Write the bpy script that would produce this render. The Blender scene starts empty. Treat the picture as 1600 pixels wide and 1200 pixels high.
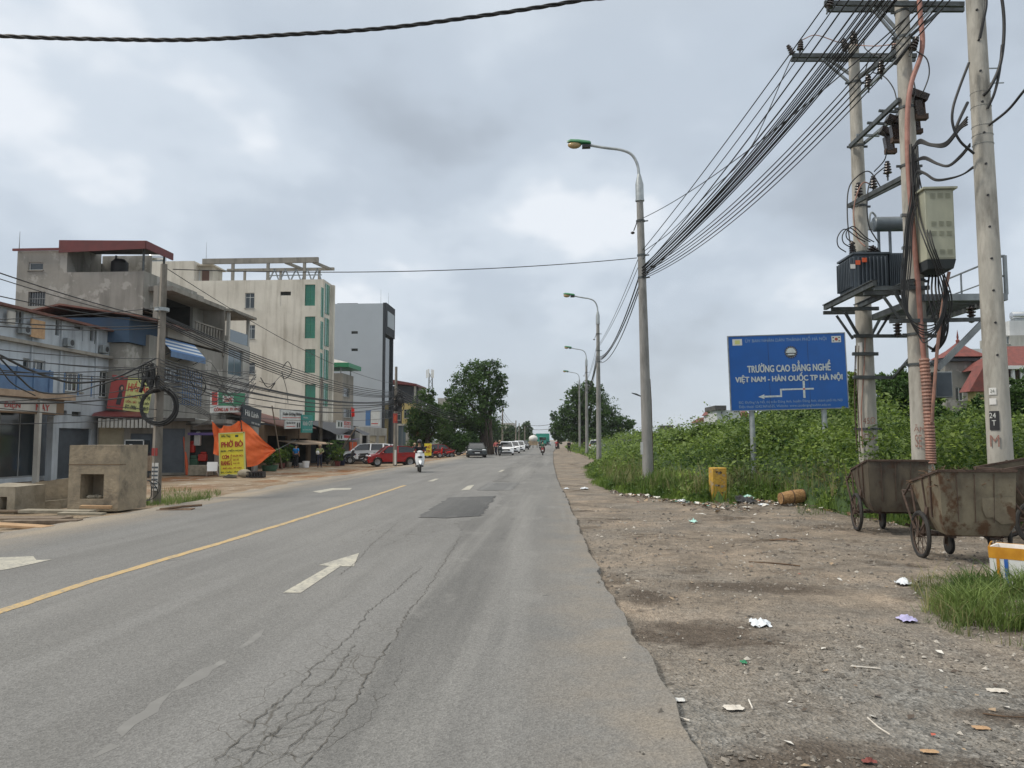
import bpy, math, random
import numpy as np
from mathutils import Vector, Matrix

# ------------------------------------------------------------------ camera, sky, sun
SC = bpy.context.scene
CAMH = 1.7
PITCH = math.atan(87/1200.0)
YAW = math.atan(74/1200.0*math.cos(PITCH))
cam_d = bpy.data.cameras.new("camera"); cam = bpy.data.objects.new("camera", cam_d)
SC.collection.objects.link(cam); SC.camera = cam
cam.location = (0, 0, CAMH); cam.rotation_euler = (math.pi/2+PITCH, 0, YAW)
cam_d.lens = 27.0; cam_d.sensor_width = 36.0; cam_d.clip_start = 0.05; cam_d.clip_end = 6000

SUN_EL, SUN_AZ = math.radians(48), math.radians(-104)      # azimuth from +Y towards +X
sun_d = bpy.data.lights.new("sun", 'SUN'); sun = bpy.data.objects.new("sun", sun_d)
SC.collection.objects.link(sun)
sun_d.energy = 2.2; sun_d.angle = math.radians(8); sun_d.color = (1.0, .91, .79)
sdir = Vector((math.sin(SUN_AZ)*math.cos(SUN_EL), math.cos(SUN_AZ)*math.cos(SUN_EL), math.sin(SUN_EL)))
sun.rotation_euler = sdir.to_track_quat('Z', 'Y').to_euler()

W = bpy.data.worlds.new("World"); SC.world = W; W.use_nodes = True
nt = W.node_tree; nt.nodes.clear()
def wn(t, **k):
    n = nt.nodes.new(t)
    for a, b in k.items(): setattr(n, a, b)
    return n
def wmath(op, a, b=None, c=None):
    n = wn('ShaderNodeMath', operation=op)
    for i, x in enumerate((a, b, c)):
        if x is None: continue
        if isinstance(x, (int, float)): n.inputs[i].default_value = x
        else: nt.links.new(x, n.inputs[i])
    return n.outputs[0]
out = wn('ShaderNodeOutputWorld'); bg = wn('ShaderNodeBackground')
sky = wn('ShaderNodeTexSky', sky_type='NISHITA', sun_disc=False, sun_elevation=SUN_EL, sun_rotation=SUN_AZ, air_density=1.0, dust_density=2.0)
tc = wn('ShaderNodeTexCoord'); sep = wn('ShaderNodeSeparateXYZ')
nt.links.new(tc.outputs['Generated'], sep.inputs[0])
zc = wmath('MAXIMUM', sep.outputs[2], 0.0)
den = wmath('ADD', zc, 0.42)
cmb = wn('ShaderNodeCombineXYZ')
nt.links.new(wmath('DIVIDE', sep.outputs[0], den), cmb.inputs[0]); nt.links.new(wmath('DIVIDE', sep.outputs[1], den), cmb.inputs[1])
mp = wn('ShaderNodeMapping'); mp.inputs['Location'].default_value = (5.6, 0.35, 0); mp.inputs['Scale'].default_value = (1.5, 1.35, 1)
nt.links.new(cmb.outputs[0], mp.inputs[0])
n1 = wn('ShaderNodeTexNoise'); n1.inputs['Scale'].default_value = 0.75; n1.inputs['Detail'].default_value = 5; n1.inputs['Roughness'].default_value = .5; n1.inputs['Distortion'].default_value = .25
n2 = wn('ShaderNodeTexNoise'); n2.inputs['Scale'].default_value = 2.6; n2.inputs['Detail'].default_value = 4; n2.inputs['Roughness'].default_value = .5
nt.links.new(mp.outputs[0], n1.inputs[0]); nt.links.new(mp.outputs[0], n2.inputs[0])
f = wmath('ADD', wmath('MULTIPLY', n1.outputs[0], 0.78), wmath('MULTIPLY', n2.outputs[0], 0.22))
cr = wn('ShaderNodeValToRGB'); el = cr.color_ramp.elements
el[0].position = .37; el[0].color = (.42, .475, .545, 1)
el[1].position = .58; el[1].color = (.82, .865, .92, 1)
e = el.new(.46); e.color = (.53, .60, .685, 1)
e = el.new(.53); e.color = (.64, .71, .79, 1)
cr.color_ramp.interpolation = 'EASE'
nt.links.new(f, cr.inputs[0])
hz = wn('ShaderNodeMapRange'); nt.links.new(sep.outputs[2], hz.inputs[0])     # near the horizon: smoother, paler
hz.inputs[1].default_value = 0.0; hz.inputs[2].default_value = .2; hz.inputs[3].default_value = .6; hz.inputs[4].default_value = 0.0
mh = wn('ShaderNodeMix', data_type='RGBA'); nt.links.new(hz.outputs[0], mh.inputs[0]); nt.links.new(cr.outputs[0], mh.inputs[6]); mh.inputs[7].default_value = (.66, .725, .78, 1)
skm = wn('ShaderNodeMix', data_type='RGBA'); skm.inputs[0].default_value = .06
sks = wn('ShaderNodeVectorMath', operation='SCALE'); nt.links.new(sky.outputs[0], sks.inputs[0]); sks.inputs['Scale'].default_value = 0.1
nt.links.new(mh.outputs[2], skm.inputs[6]); nt.links.new(sks.outputs[0], skm.inputs[7])
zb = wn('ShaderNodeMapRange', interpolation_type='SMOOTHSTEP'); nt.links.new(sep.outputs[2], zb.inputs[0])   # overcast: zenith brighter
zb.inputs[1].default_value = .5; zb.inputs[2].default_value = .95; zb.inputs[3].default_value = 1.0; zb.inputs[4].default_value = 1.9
zw = wn('ShaderNodeMapRange', interpolation_type='SMOOTHSTEP'); nt.links.new(sep.outputs[2], zw.inputs[0]); zw.inputs[1].default_value = .45; zw.inputs[2].default_value = .8
zm = wn('ShaderNodeMix', data_type='RGBA'); nt.links.new(zw.outputs[0], zm.inputs[0]); nt.links.new(skm.outputs[2], zm.inputs[6]); zm.inputs[7].default_value = (.70, .70, .68, 1)
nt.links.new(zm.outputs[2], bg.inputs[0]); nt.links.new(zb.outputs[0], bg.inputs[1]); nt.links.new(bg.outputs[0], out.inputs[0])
SC.view_settings.view_transform = 'Standard'; SC.view_settings.look = 'None'; SC.view_settings.exposure = 0.1; SC.view_settings.gamma = 1
SC.render.engine = 'CYCLES'
SC.cycles.max_bounces = 6; SC.cycles.diffuse_bounces = 3; SC.cycles.transparent_max_bounces = 6

# ------------------------------------------------------------------ calculators: a line of sight meets a plane of the place
_f = Vector((-math.sin(YAW)*math.cos(PITCH), math.cos(YAW)*math.cos(PITCH), math.sin(PITCH)))
_r = Vector((math.cos(YAW), math.sin(YAW), 0))
_u = _r.cross(_f)
def ray(u, v): return _f + _r*((u-800)/1200.0) - _u*((v-600)/1200.0)
CAM = Vector((0, 0, CAMH))
def gnd(u, v, z=0.0):
    d = ray(u, v); return CAM + d*((z-CAMH)/d.z)
def onY(u, v, Y):
    d = ray(u, v); return CAM + d*(Y/d.y)
def onX(u, v, X):
    d = ray(u, v); return CAM + d*(X/d.x)

# ------------------------------------------------------------------ materials
MT = {}
def _mat(name):
    m = bpy.data.materials.new(name); m.use_nodes = True; MT[name] = m
    return m, m.node_tree, m.node_tree.nodes['Principled BSDF']
def _n(t, typ, **k):
    n = t.nodes.new(typ)
    for a, b in k.items(): setattr(n, a, b)
    return n
def _c(c): return (c[0], c[1], c[2], 1)
def mat(name, c, c2=None, scale=3.0, rough=.75, metal=0.0, bump=0.0, bscale=None, stretch=(1, 1, 1), lo=.38, hi=.62, detail=5, spec=.5, world=False, c3=None, scale3=1.0, lo3=.55, hi3=.62):
    m, t, b = _mat(name)
    b.inputs['Roughness'].default_value = rough; b.inputs['Metallic'].default_value = metal
    b.inputs['Specular IOR Level'].default_value = spec
    b.inputs['Base Color'].default_value = _c(c)
    L = t.links.new
    if c2 or bump:
        if world: src = _n(t, 'ShaderNodeNewGeometry').outputs['Position']
        else: src = _n(t, 'ShaderNodeTexCoord').outputs['Object']
        mp = _n(t, 'ShaderNodeMapping'); mp.inputs['Scale'].default_value = stretch; L(src, mp.inputs[0])
    if c2:
        no = _n(t, 'ShaderNodeTexNoise'); no.inputs['Scale'].default_value = scale; no.inputs['Detail'].default_value = detail; no.inputs['Roughness'].default_value = .62
        L(mp.outputs[0], no.inputs[0])
        r = _n(t, 'ShaderNodeMapRange'); r.inputs[1].default_value = lo; r.inputs[2].default_value = hi; L(no.outputs[0], r.inputs[0])
        x = _n(t, 'ShaderNodeMix', data_type='RGBA'); x.inputs[6].default_value = _c(c); x.inputs[7].default_value = _c(c2)
        L(r.outputs[0], x.inputs[0]); col = x.outputs[2]
        if c3:
            no3 = _n(t, 'ShaderNodeTexNoise'); no3.inputs['Scale'].default_value = scale3; no3.inputs['Detail'].default_value = 6; no3.inputs['Roughness'].default_value = .65
            L(mp.outputs[0], no3.inputs[0])
            r3 = _n(t, 'ShaderNodeMapRange'); r3.inputs[1].default_value = lo3; r3.inputs[2].default_value = hi3; L(no3.outputs[0], r3.inputs[0])
            x3 = _n(t, 'ShaderNodeMix', data_type='RGBA'); L(r3.outputs[0], x3.inputs[0]); L(col, x3.inputs[6]); x3.inputs[7].default_value = _c(c3); col = x3.outputs[2]
        L(col, b.inputs['Base Color'])
    if bump:
        nb = _n(t, 'ShaderNodeTexNoise'); nb.inputs['Scale'].default_value = bscale or scale*3; nb.inputs['Detail'].default_value = 6
        L(mp.outputs[0], nb.inputs[0])
        bp = _n(t, 'ShaderNodeBump'); bp.inputs['Strength'].default_value = bump; bp.inputs['Distance'].default_value = .05
        L(nb.outputs[0], bp.inputs['Height']); L(bp.outputs[0], b.inputs['Normal'])
    return m
def wallmat(name, c, stain, amt=.55, blot=1.2, rough=.85, streak=True, c3=None):
    """plaster: slow blotches plus vertical run-off streaks of grime"""
    m, t, b = _mat(name); L = t.links.new
    b.inputs['Roughness'].default_value = rough; b.inputs['Specular IOR Level'].default_value = .25
    src = _n(t, 'ShaderNodeNewGeometry').outputs['Position']
    def noise(sc, st, det, lo, hi):
        mp = _n(t, 'ShaderNodeMapping'); mp.inputs['Scale'].default_value = st; L(src, mp.inputs[0])
        no = _n(t, 'ShaderNodeTexNoise'); no.inputs['Scale'].default_value = sc; no.inputs['Detail'].default_value = det; no.inputs['Roughness'].default_value = .6
        L(mp.outputs[0], no.inputs[0])
        r = _n(t, 'ShaderNodeMapRange'); r.inputs[1].default_value = lo; r.inputs[2].default_value = hi; L(no.outputs[0], r.inputs[0])
        return r.outputs[0]
    a = noise(blot*.35, (1, 1, 1), 6, .35, .7)
    s = noise(1.6, (1.3, 1.3, .12), 6, .48, .72)
    mx = _n(t, 'ShaderNodeMath', operation='MULTIPLY_ADD'); L(s, mx.inputs[0]); mx.inputs[1].default_value = .6 if streak else 0.0
    h = _n(t, 'ShaderNodeMath', operation='MULTIPLY'); L(a, h.inputs[0]); h.inputs[1].default_value = .7; L(h.outputs[0], mx.inputs[2])
    k = _n(t, 'ShaderNodeMath', operation='MULTIPLY', use_clamp=True); L(mx.outputs[0], k.inputs[0]); k.inputs[1].default_value = amt
    x = _n(t, 'ShaderNodeMix', data_type='RGBA'); L(k.outputs[0], x.inputs[0]); x.inputs[6].default_value = _c(c); x.inputs[7].default_value = _c(stain)
    col = x.outputs[2]
    if c3:
        q = noise(.9, (1, 1, 1), 7, .56, .6)
        y = _n(t, 'ShaderNodeMix', data_type='RGBA'); L(q, y.inputs[0]); L(col, y.inputs[6]); y.inputs[7].default_value = _c(c3); col = y.outputs[2]
    L(col, b.inputs['Base Color'])
    nb = noise(9, (1, 1, 1), 5, 0, 1)
    bp = _n(t, 'ShaderNodeBump'); bp.inputs['Strength'].default_value = .3; bp.inputs['Distance'].default_value = .03
    L(nb, bp.inputs['Height']); L(bp.outputs[0], b.inputs['Normal'])
    return m
def leafmat(name, c, c2, trans=.28):
    m, t, b = _mat(name); L = t.links.new
    g = _n(t, 'ShaderNodeNewGeometry')
    r = _n(t, 'ShaderNodeValToRGB'); r.color_ramp.elements[0].color = _c(c); r.color_ramp.elements[1].color = _c(c2)
    no = _n(t, 'ShaderNodeTexNoise'); no.inputs['Scale'].default_value = .9; no.inputs['Detail'].default_value = 3; L(g.outputs['Position'], no.inputs[0])
    s = _n(t, 'ShaderNodeMath', operation='MULTIPLY_ADD'); L(g.outputs['Random Per Island'], s.inputs[0]); s.inputs[1].default_value = .5
    s2 = _n(t, 'ShaderNodeMath', operation='MULTIPLY_ADD'); L(no.outputs[0], s2.inputs[0]); s2.inputs[1].default_value = 2.6; s2.inputs[2].default_value = -1.08
    L(s2.outputs[0], s.inputs[2]); L(s.outputs[0], r.inputs[0]); L(r.outputs[0], b.inputs['Base Color'])
    b.inputs['Roughness'].default_value = .55; b.inputs['Specular IOR Level'].default_value = .3
    tr = _n(t, 'ShaderNodeBsdfTranslucent'); L(r.outputs[0], tr.inputs[0])
    mx = _n(t, 'ShaderNodeMixShader'); mx.inputs[0].default_value = trans
    o = t.nodes['Material Output']; L(b.outputs[0], mx.inputs[1]); L(tr.outputs[0], mx.inputs[2]); L(mx.outputs[0], o.inputs[0])
    return m

# ------------------------------------------------------------------ mesh builder
class MB:
    def __init__(s): s.v = []; s.f = []; s.m = []; s.mi = 0
    def add(s, vs, fs):
        b = len(s.v); s.v += [tuple(p) for p in vs]; s.f += [tuple(i+b for i in f) for f in fs]; s.m += [s.mi]*len(fs); return s
    def box(s, x0, x1, y0, y1, z0, z1):
        return s.add([(x0,y0,z0),(x1,y0,z0),(x1,y1,z0),(x0,y1,z0),(x0,y0,z1),(x1,y0,z1),(x1,y1,z1),(x0,y1,z1)],
                     [(0,3,2,1),(4,5,6,7),(0,1,5,4),(1,2,6,5),(2,3,7,6),(3,0,4,7)])
    def obox(s, O, U, V, N, u0, u1, v0, v1, n0, n1):
        O = Vector(O); U = Vector(U); V = Vector(V); N = Vector(N)
        p = [O+U*a+V*b+N*c for c in (n0, n1) for (a, b) in ((u0,v0),(u1,v0),(u1,v1),(u0,v1))]
        return s.add(p, [(0,3,2,1),(4,5,6,7),(0,1,5,4),(1,2,6,5),(2,3,7,6),(3,0,4,7)])
    def beam(s, p0, p1, w, h=None, up=(0, 0, 1)):
        h = h or w; p0 = Vector(p0); p1 = Vector(p1); d = (p1-p0); L = d.length; d.normalize()
        up = Vector(up)
        if abs(d.dot(up)) > .95: up = Vector((1, 0, 0))
        a = d.cross(up).normalized(); b = a.cross(d).normalized()
        return s.obox(p0, d, a, b, 0, L, -w/2, w/2, -h/2, h/2)
    def tube(s, pts, r, n=6, caps=True):
        pts = [Vector(p) for p in pts]; rs = r if isinstance(r, (list, tuple)) else [r]*len(pts)
        t0 = (pts[1]-pts[0]).normalized(); a = t0.orthogonal().normalized(); vs = []
        if abs(t0.z) > .9: a = Vector((1, 0, 0)) - t0*t0.x; a.normalize()
        for i, p in enumerate(pts):
            t = (pts[min(i+1, len(pts)-1)] - pts[max(i-1, 0)])
            if t.length < 1e-9: t = t0.copy()
            t.normalize(); a = (a - t*a.dot(t))
            if a.length < 1e-6: a = t.orthogonal()
            a.normalize(); b = t.cross(a)
            for k in range(n):
                q = 2*math.pi*k/n; vs.append(p + (a*math.cos(q)+b*math.sin(q))*rs[i])
        fs = [(i*n+k, i*n+(k+1) % n, (i+1)*n+(k+1) % n, (i+1)*n+k) for i in range(len(pts)-1) for k in range(n)]
        if caps: fs += [tuple(range(n-1, -1, -1)), tuple((len(pts)-1)*n+k for k in range(n))]
        return s.add(vs, fs)
    def cyl(s, p0, p1, r0, r1=None, n=12, caps=True): return s.tube([p0, p1], [r0, r0 if r1 is None else r1], n, caps)
    def prism(s, pts, vec):
        vec = Vector(vec); pts = [Vector(p) for p in pts]; n = len(pts)
        return s.add(pts+[p+vec for p in pts], [tuple(range(n-1, -1, -1)), tuple(range(n, 2*n))]+[(i, (i+1) % n, n+(i+1) % n, n+i) for i in range(n)])
    def poly(s, pts): return s.add(pts, [tuple(range(len(pts)))])
    def lathe(s, prof, c=(0, 0, 0), ax=(0, 0, 1), n=16):
        ax = Vector(ax).normalized(); a = ax.orthogonal().normalized(); b = ax.cross(a); c = Vector(c)
        vs = [c+ax*z+(a*math.cos(2*math.pi*k/n)+b*math.sin(2*math.pi*k/n))*r for r, z in prof for k in range(n)]
        fs = [(i*n+k, i*n+(k+1) % n, (i+1)*n+(k+1) % n, (i+1)*n+k) for i in range(len(prof)-1) for k in range(n)]
        return s.add(vs, fs)
    def ell(s, c, r, n=10, m=6):
        c = Vector(c); vs = []
        for i in range(m+1):
            t = math.pi*i/m
            for k in range(n):
                q = 2*math.pi*k/n; vs.append((c.x+r[0]*math.sin(t)*math.cos(q), c.y+r[1]*math.sin(t)*math.sin(q), c.z+r[2]*math.cos(t)))
        return s.add(vs, [(i*n+k, (i+1)*n+k, (i+1)*n+(k+1) % n, i*n+(k+1) % n) for i in range(m) for k in range(n)])
    def xf(s, M):
        s.v = [tuple(M @ Vector(p)) for p in s.v]; return s
    def build(s, name, m, parent=None, world=False, bevel=0, sharp=38, sub=0):
        me = bpy.data.meshes.new(name)
        vs = s.v
        if world and parent is not None:
            o = parent; off = Vector((0, 0, 0))
            while o is not None: off += o.location; o = o.parent
            vs = [(p[0]-off.x, p[1]-off.y, p[2]-off.z) for p in vs]
        me.from_pydata(vs, [], s.f); me.validate(); me.update()
        for q in (m if isinstance(m, (list, tuple)) else [m]): me.materials.append(MT[q] if isinstance(q, str) else q)
        if isinstance(m, (list, tuple)) and len(me.polygons) == len(s.m): me.polygons.foreach_set('material_index', s.m)
        me.polygons.foreach_set('use_smooth', [True]*len(me.polygons)); me.set_sharp_from_angle(angle=math.radians(sharp))
        ob = bpy.data.objects.new(name, me); SC.collection.objects.link(ob)
        if parent is not None: ob.parent = parent
        if bevel:
            b = ob.modifiers.new('b', 'BEVEL'); b.width = bevel; b.segments = 2; b.limit_method = 'ANGLE'
        return ob
def tag(o, label=None, cat=None, group=None, kind=None):
    if label: o['label'] = label
    if cat: o['category'] = cat
    if group: o['group'] = group
    if kind: o['kind'] = kind
    return o
def thing(name, label, cat, loc=(0, 0, 0), rz=0.0, group=None):
    o = bpy.data.objects.new(name, None); SC.collection.objects.link(o); o.empty_display_size = .2
    o.location = loc; o.rotation_euler = (0, 0, rz); return tag(o, label, cat, group)
def framed(name, label, cat, O, U, V, group=None):
    """a thing whose local x runs along U, y along V, z out of its face"""
    U = Vector(U).normalized(); V = Vector(V).normalized(); N = U.cross(V).normalized(); V = N.cross(U)
    o = thing(name, label, cat, group=group)
    o.matrix_world = Matrix(((U.x, V.x, N.x, O[0]), (U.y, V.y, N.y, O[1]), (U.z, V.z, N.z, O[2]), (0, 0, 0, 1)))
    return o
def copy_tree(o, parent=None):
    c = o.copy(); SC.collection.objects.link(c); c.parent = parent
    for ch in [q for q in bpy.data.objects if q.parent is o]: copy_tree(ch, c)
    return c
TXT = []
def text(s, parent, cx, cy, w, h, m, z=.012, bold=.02, name='lettering', align='CENTER', shear=0):
    cu = bpy.data.curves.new(name, 'FONT'); cu.body = s; cu.size = 1.0; cu.align_x = 'CENTER'; cu.align_y = 'CENTER'
    cu.extrude = .004; cu['bold'] = bold; cu.resolution_u = 2; cu.shear = shear
    cu.materials.append(MT[m]); o = bpy.data.objects.new(name, cu); SC.collection.objects.link(o); o.parent = parent
    o.location = (cx, cy, z); TXT.append((o, w, h)); return o
def fit_texts():
    bpy.context.view_layer.update()
    for o, w, h in TXT:
        bb = o.bound_box; dx = max(p[0] for p in bb)-min(p[0] for p in bb); dy = max(p[1] for p in bb)-min(p[1] for p in bb)
        if dx < 1e-6: continue
        o.scale = (w/dx, h/max(dy, 1e-6), 1)
        c = (max(p[1] for p in bb)+min(p[1] for p in bb))/2*h/dy
        o.location.y -= c
R = random.Random(7)
NP = np.random.default_rng(11)
# ------------------------------------------------------------------ palette
mat('concrete_pole', (.43,.415,.37), (.33,.32,.285), 5, .85, bump=.3, bscale=14, stretch=(1,1,.25), c3=(.20,.19,.165), scale3=2.2, lo3=.50, hi3=.66)
mat('lamp_concrete', (.27,.268,.255), (.20,.198,.19), 5, .85, bump=.3, bscale=14, stretch=(1,1,.25), c3=(.14,.138,.13), scale3=2.5, lo3=.52, hi3=.68)
mat('old_pole', (.22,.20,.175), (.13,.12,.10), 5, .9, bump=.3, bscale=14, stretch=(1,1,.3))
mat('steel_grey', (.30,.33,.34), (.20,.22,.23), 4, .5, .5, stretch=(1,1,.5))
mat('steel_dark', (.085,.10,.105), (.05,.055,.055), 5, .6, .3)
mat('galv', (.42,.45,.46), (.30,.33,.34), 5, .5, .55)
mat('rust', (.088,.058,.043), (.05,.032,.024), 8, .85, .1, bump=.25)
mat('cart_metal', (.115,.098,.07), (.06,.05,.038), 2.2, .68, .25, bump=.2, bscale=9, c3=(.06,.034,.02), scale3=4.5, lo3=.56, hi3=.66, stretch=(1,1,.7))
mat('cart_metal_light', (.21,.185,.13), (.12,.10,.07), 2.0, .65, .15, bump=.2, bscale=9, c3=(.085,.045,.022), scale3=3.5, lo3=.54, hi3=.62, stretch=(1,1,.8))
mat('rim_metal', (.13,.095,.075), (.07,.05,.04), 12, .6, .4)
mat('tyre', (.018,.018,.018), (.035,.033,.03), 8, .8)
mat('cable', (.012,.013,.014), rough=.5)
mat('cable_grey', (.05,.05,.05), rough=.6)
mat('porcelain', (.035,.022,.018), (.02,.015,.014), 8, .25, spec=.7)
mat('transformer_grey', (.075,.095,.115), (.055,.07,.085), 3, .45, .2)
mat('tank_grey', (.15,.18,.20), (.11,.13,.15), 3, .4, .3)
mat('cabinet', (.42,.43,.33), (.35,.36,.28), 2, .5, stretch=(1,1,.4))
mat('cabinet_dark', (.04,.05,.055), rough=.5)
mat('conduit_pink', (.38,.19,.155), (.28,.13,.10), 5, .55)
mat('conduit_ring', (.33,.17,.125), (.20,.115,.09), 6, .6)
mat('lamp_green', (.02,.20,.07), (.015,.15,.055), 5, .35)
mat('lens_amber', (.42,.30,.14), (.30,.21,.10), 9, .2)
mat('sign_blue', (.004,.09,.36), (.005,.08,.31), 1.2, .4, bump=.05, bscale=2)
mat('sign_text', (.55,.60,.60), (.40,.45,.47), 14, .6)
mat('sign_text_dim', (.28,.38,.48), (.18,.28,.42), 16, .6)
mat('white_paint', (.70,.71,.70), (.58,.59,.58), 2.5, .6)
mat('white_plain', (.78,.78,.77), rough=.5)
mat('black_paint', (.02,.02,.022), rough=.5)
mat('yellow_mark', (.46,.33,.155), (.31,.26,.18), 6, .8, lo=.48, hi=.66, world=True, c3=(.21,.20,.18), scale3=18, lo3=.56, hi3=.62)
mat('white_mark', (.44,.42,.35), (.30,.29,.26), 4, .8, lo=.42, hi=.68, world=True, c3=(.20,.20,.185), scale3=16, lo3=.56, hi3=.62)
mat('worn_mark', (.212,.21,.20), (.178,.176,.168), 3, .85, world=True, c3=(.178,.176,.168), scale3=5, lo3=.44, hi3=.54)
mat('yellow_post', (.52,.33,.05), (.38,.21,.03), 7, .8, bump=.4, bscale=16, c3=(.34,.27,.17), scale3=7, lo3=.56, hi3=.62)
mat('basket', (.42,.25,.11), (.24,.13,.05), 22, .8, bump=.6, bscale=60, stretch=(1,1,1))
mat('styro', (.72,.73,.72), (.62,.63,.60), 5, .7)
mat('orange_tape', (.62,.30,.03), (.50,.22,.02), 5, .4)
mat('blue_tape', (.03,.12,.42), rough=.45)
mat('cardboard', (.45,.30,.17), (.35,.22,.12), 5, .85)
mat('tarp_orange', (.82,.165,.04), (.70,.13,.03), 1.5, .7, bump=.35, bscale=3)
mat('sign_yellow', (.72,.62,.05), (.62,.52,.04), 2, .55)
mat('text_red', (.33,.03,.02), rough=.6); mat('text_dark', (.03,.05,.03), rough=.6); mat('text_black', (.02,.02,.02), rough=.6)
mat('sign_red', (.50,.035,.025), (.38,.03,.02), 3, .5); mat('sign_green', (.02,.20,.09), rough=.5); mat('sign_teal', (.03,.28,.24), (.025,.22,.19), 2, .5)
mat('sign_white', (.60,.62,.60), (.50,.52,.50), 2, .6); mat('sign_dark', (.02,.027,.035), rough=.5)
mat('sign_lime', (.55,.56,.22), (.46,.48,.18), 2, .6); mat('sign_maroon', (.30,.045,.04), rough=.6)
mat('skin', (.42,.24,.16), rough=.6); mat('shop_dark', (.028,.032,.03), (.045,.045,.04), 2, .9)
mat('glass_dark', (.03,.038,.042), rough=.08, spec=.8); mat('glass_blue', (.10,.14,.17), rough=.08, spec=.8)
mat('glass_green', (.01,.17,.105), (.012,.13,.085), .8, .18, spec=.7)
mat('frame_white', (.55,.57,.56), rough=.5); mat('frame_grey', (.22,.23,.23), rough=.5); mat('frame_brown', (.12,.06,.04), rough=.6)
mat('shutter_grey', (.10,.12,.14), (.08,.095,.11), 2, .5, .2); mat('shutter_tan', (.46,.40,.27), (.38,.33,.22), 2, .6)
mat('roof_red', (.145,.025,.024), (.10,.02,.02), 1.2, .6); mat('roof_tile', (.20,.055,.045), (.13,.042,.036), 3, .8, bump=.3, bscale=9)
mat('roof_rust', (.17,.075,.055), (.11,.05,.04), 2, .8, bump=.2); mat('roof_dark', (.045,.045,.045), (.07,.065,.06), 2, .85)
mat('awning_tan', (.36,.27,.19), (.26,.19,.13), 2, .8); mat('awning_blue', (.07,.17,.36), rough=.6); mat('awning_white', (.58,.62,.64), rough=.6)
mat('blue_rail', (.09,.17,.30), (.07,.13,.24), 2, .6); mat('tank_steel', (.5,.52,.54), rough=.25, metal=.8)
mat('bark', (.085,.065,.05), (.045,.036,.03), 6, .95, bump=.6, bscale=20, stretch=(1,1,.3))
mat('car_white', (.74,.76,.78), rough=.28, spec=.6); mat('car_red', (.32,.012,.014), rough=.25, spec=.7); mat('car_black', (.016,.022,.022), rough=.2, spec=.7)
mat('car_glass', (.012,.015,.018), rough=.06, spec=.8); mat('headlight', (.65,.68,.70), rough=.12, spec=.9); mat('tail_red', (.45,.02,.015), rough=.25)
mat('wheel_alloy', (.38,.39,.40), rough=.35, metal=.6); mat('plastic_black', (.022,.022,.024), rough=.6)
mat('plate_white', (.62,.62,.60), rough=.5); mat('cloth_black', (.018,.018,.022), rough=.95); mat('cloth_blue', (.02,.20,.52), rough=.9)
mat('cloth_navy', (.02,.024,.045), rough=.95); mat('cloth_olive', (.32,.34,.16), (.20,.22,.10), 12, .95); mat('cloth_tan', (.40,.30,.20), rough=.95)
mat('cloth_white', (.62,.62,.60), rough=.95); mat('cloth_green', (.05,.11,.07), rough=.95); mat('bike_red', (.42,.02,.02), rough=.3)
mat('cloth_pink', (.45,.12,.12), rough=.95); mat('helmet_dark', (.03,.03,.035), rough=.3); mat('orange_red', (.62,.10,.03), rough=.5)
mat('wood_old', (.20,.155,.11), (.12,.09,.065), 4, .9, stretch=(1,1,.3), bump=.2)
mat('flag_red', (.55,.02,.015), rough=.8); mat('purple', (.10,.07,.20), rough=.8)
mat('truck_green', (.02,.24,.19), rough=.5)
mat('plastic_bag', (.66,.70,.74), rough=.35); mat('bag_violet', (.42,.40,.62), rough=.5); mat('bag_teal', (.40,.66,.60), rough=.5); mat('scrap_brown', (.16,.10,.06), (.09,.06,.04), 8, .95)
mat('scrap_black', (.02,.02,.022), rough=.5); mat('paper', (.66,.63,.57), (.5,.46,.40), 12, .9)
mat('stone_grey', (.26,.25,.235), (.15,.145,.135), 60, .9, world=True)
mat('block_concrete', (.33,.275,.195), (.22,.185,.135), 2.2, .92, bump=.4, bscale=10, c3=(.14,.12,.09), scale3=1.6, lo3=.55, hi3=.7)
mat('slab_concrete', (.30,.27,.21), (.20,.175,.13), 3, .92, bump=.4, bscale=10)
wallmat('wall_grey', (.31,.30,.27), (.15,.145,.13), .8, c3=(.36,.35,.32))
wallmat('wall_white', (.48,.53,.57), (.16,.17,.18), .75); wallmat('wall_cream', (.66,.625,.55), (.30,.27,.22), .7, blot=.8)
wallmat('wall_bluegrey', (.40,.44,.48), (.30,.33,.36), .4, streak=False); wallmat('wall_dark', (.035,.04,.048), (.05,.055,.06), .5)
wallmat('wall_pale', (.46,.455,.42), (.20,.19,.17), .8); wallmat('wall_blue', (.05,.09,.15), (.06,.085,.12), .8); wallmat('wall_concrete', (.30,.285,.25), (.13,.12,.105), .8)
wallmat('wall_yellow', (.50,.40,.17), (.28,.22,.11), .6); wallmat('wall_far_grey', (.24,.235,.22), (.12,.115,.105), .9, c3=(.31,.30,.28)); wallmat('wall_farwhite', (.55,.57,.58), (.32,.33,.33), .5)
wallmat('wall_brown', (.20,.14,.09), (.10,.075,.05), .7)
leafmat('leaf_shrub', (.035,.075,.014), (.25,.35,.06), .35); leafmat('leaf_tree', (.03,.07,.018), (.115,.20,.05), .34); leafmat('leaf_dark', (.024,.060,.016), (.095,.175,.042), .32)
leafmat('leaf_grass', (.06,.12,.02), (.20,.29,.06)); leafmat('leaf_grass_dry', (.13,.14,.055), (.32,.29,.14)); leafmat('leaf_lush', (.05,.10,.02), (.20,.27,.075), .3)
leafmat('leaf_far_hazed', (.045,.085,.038), (.10,.16,.07), .2)  # greyer green: the haze of distance is put into the leaf colour

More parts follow.
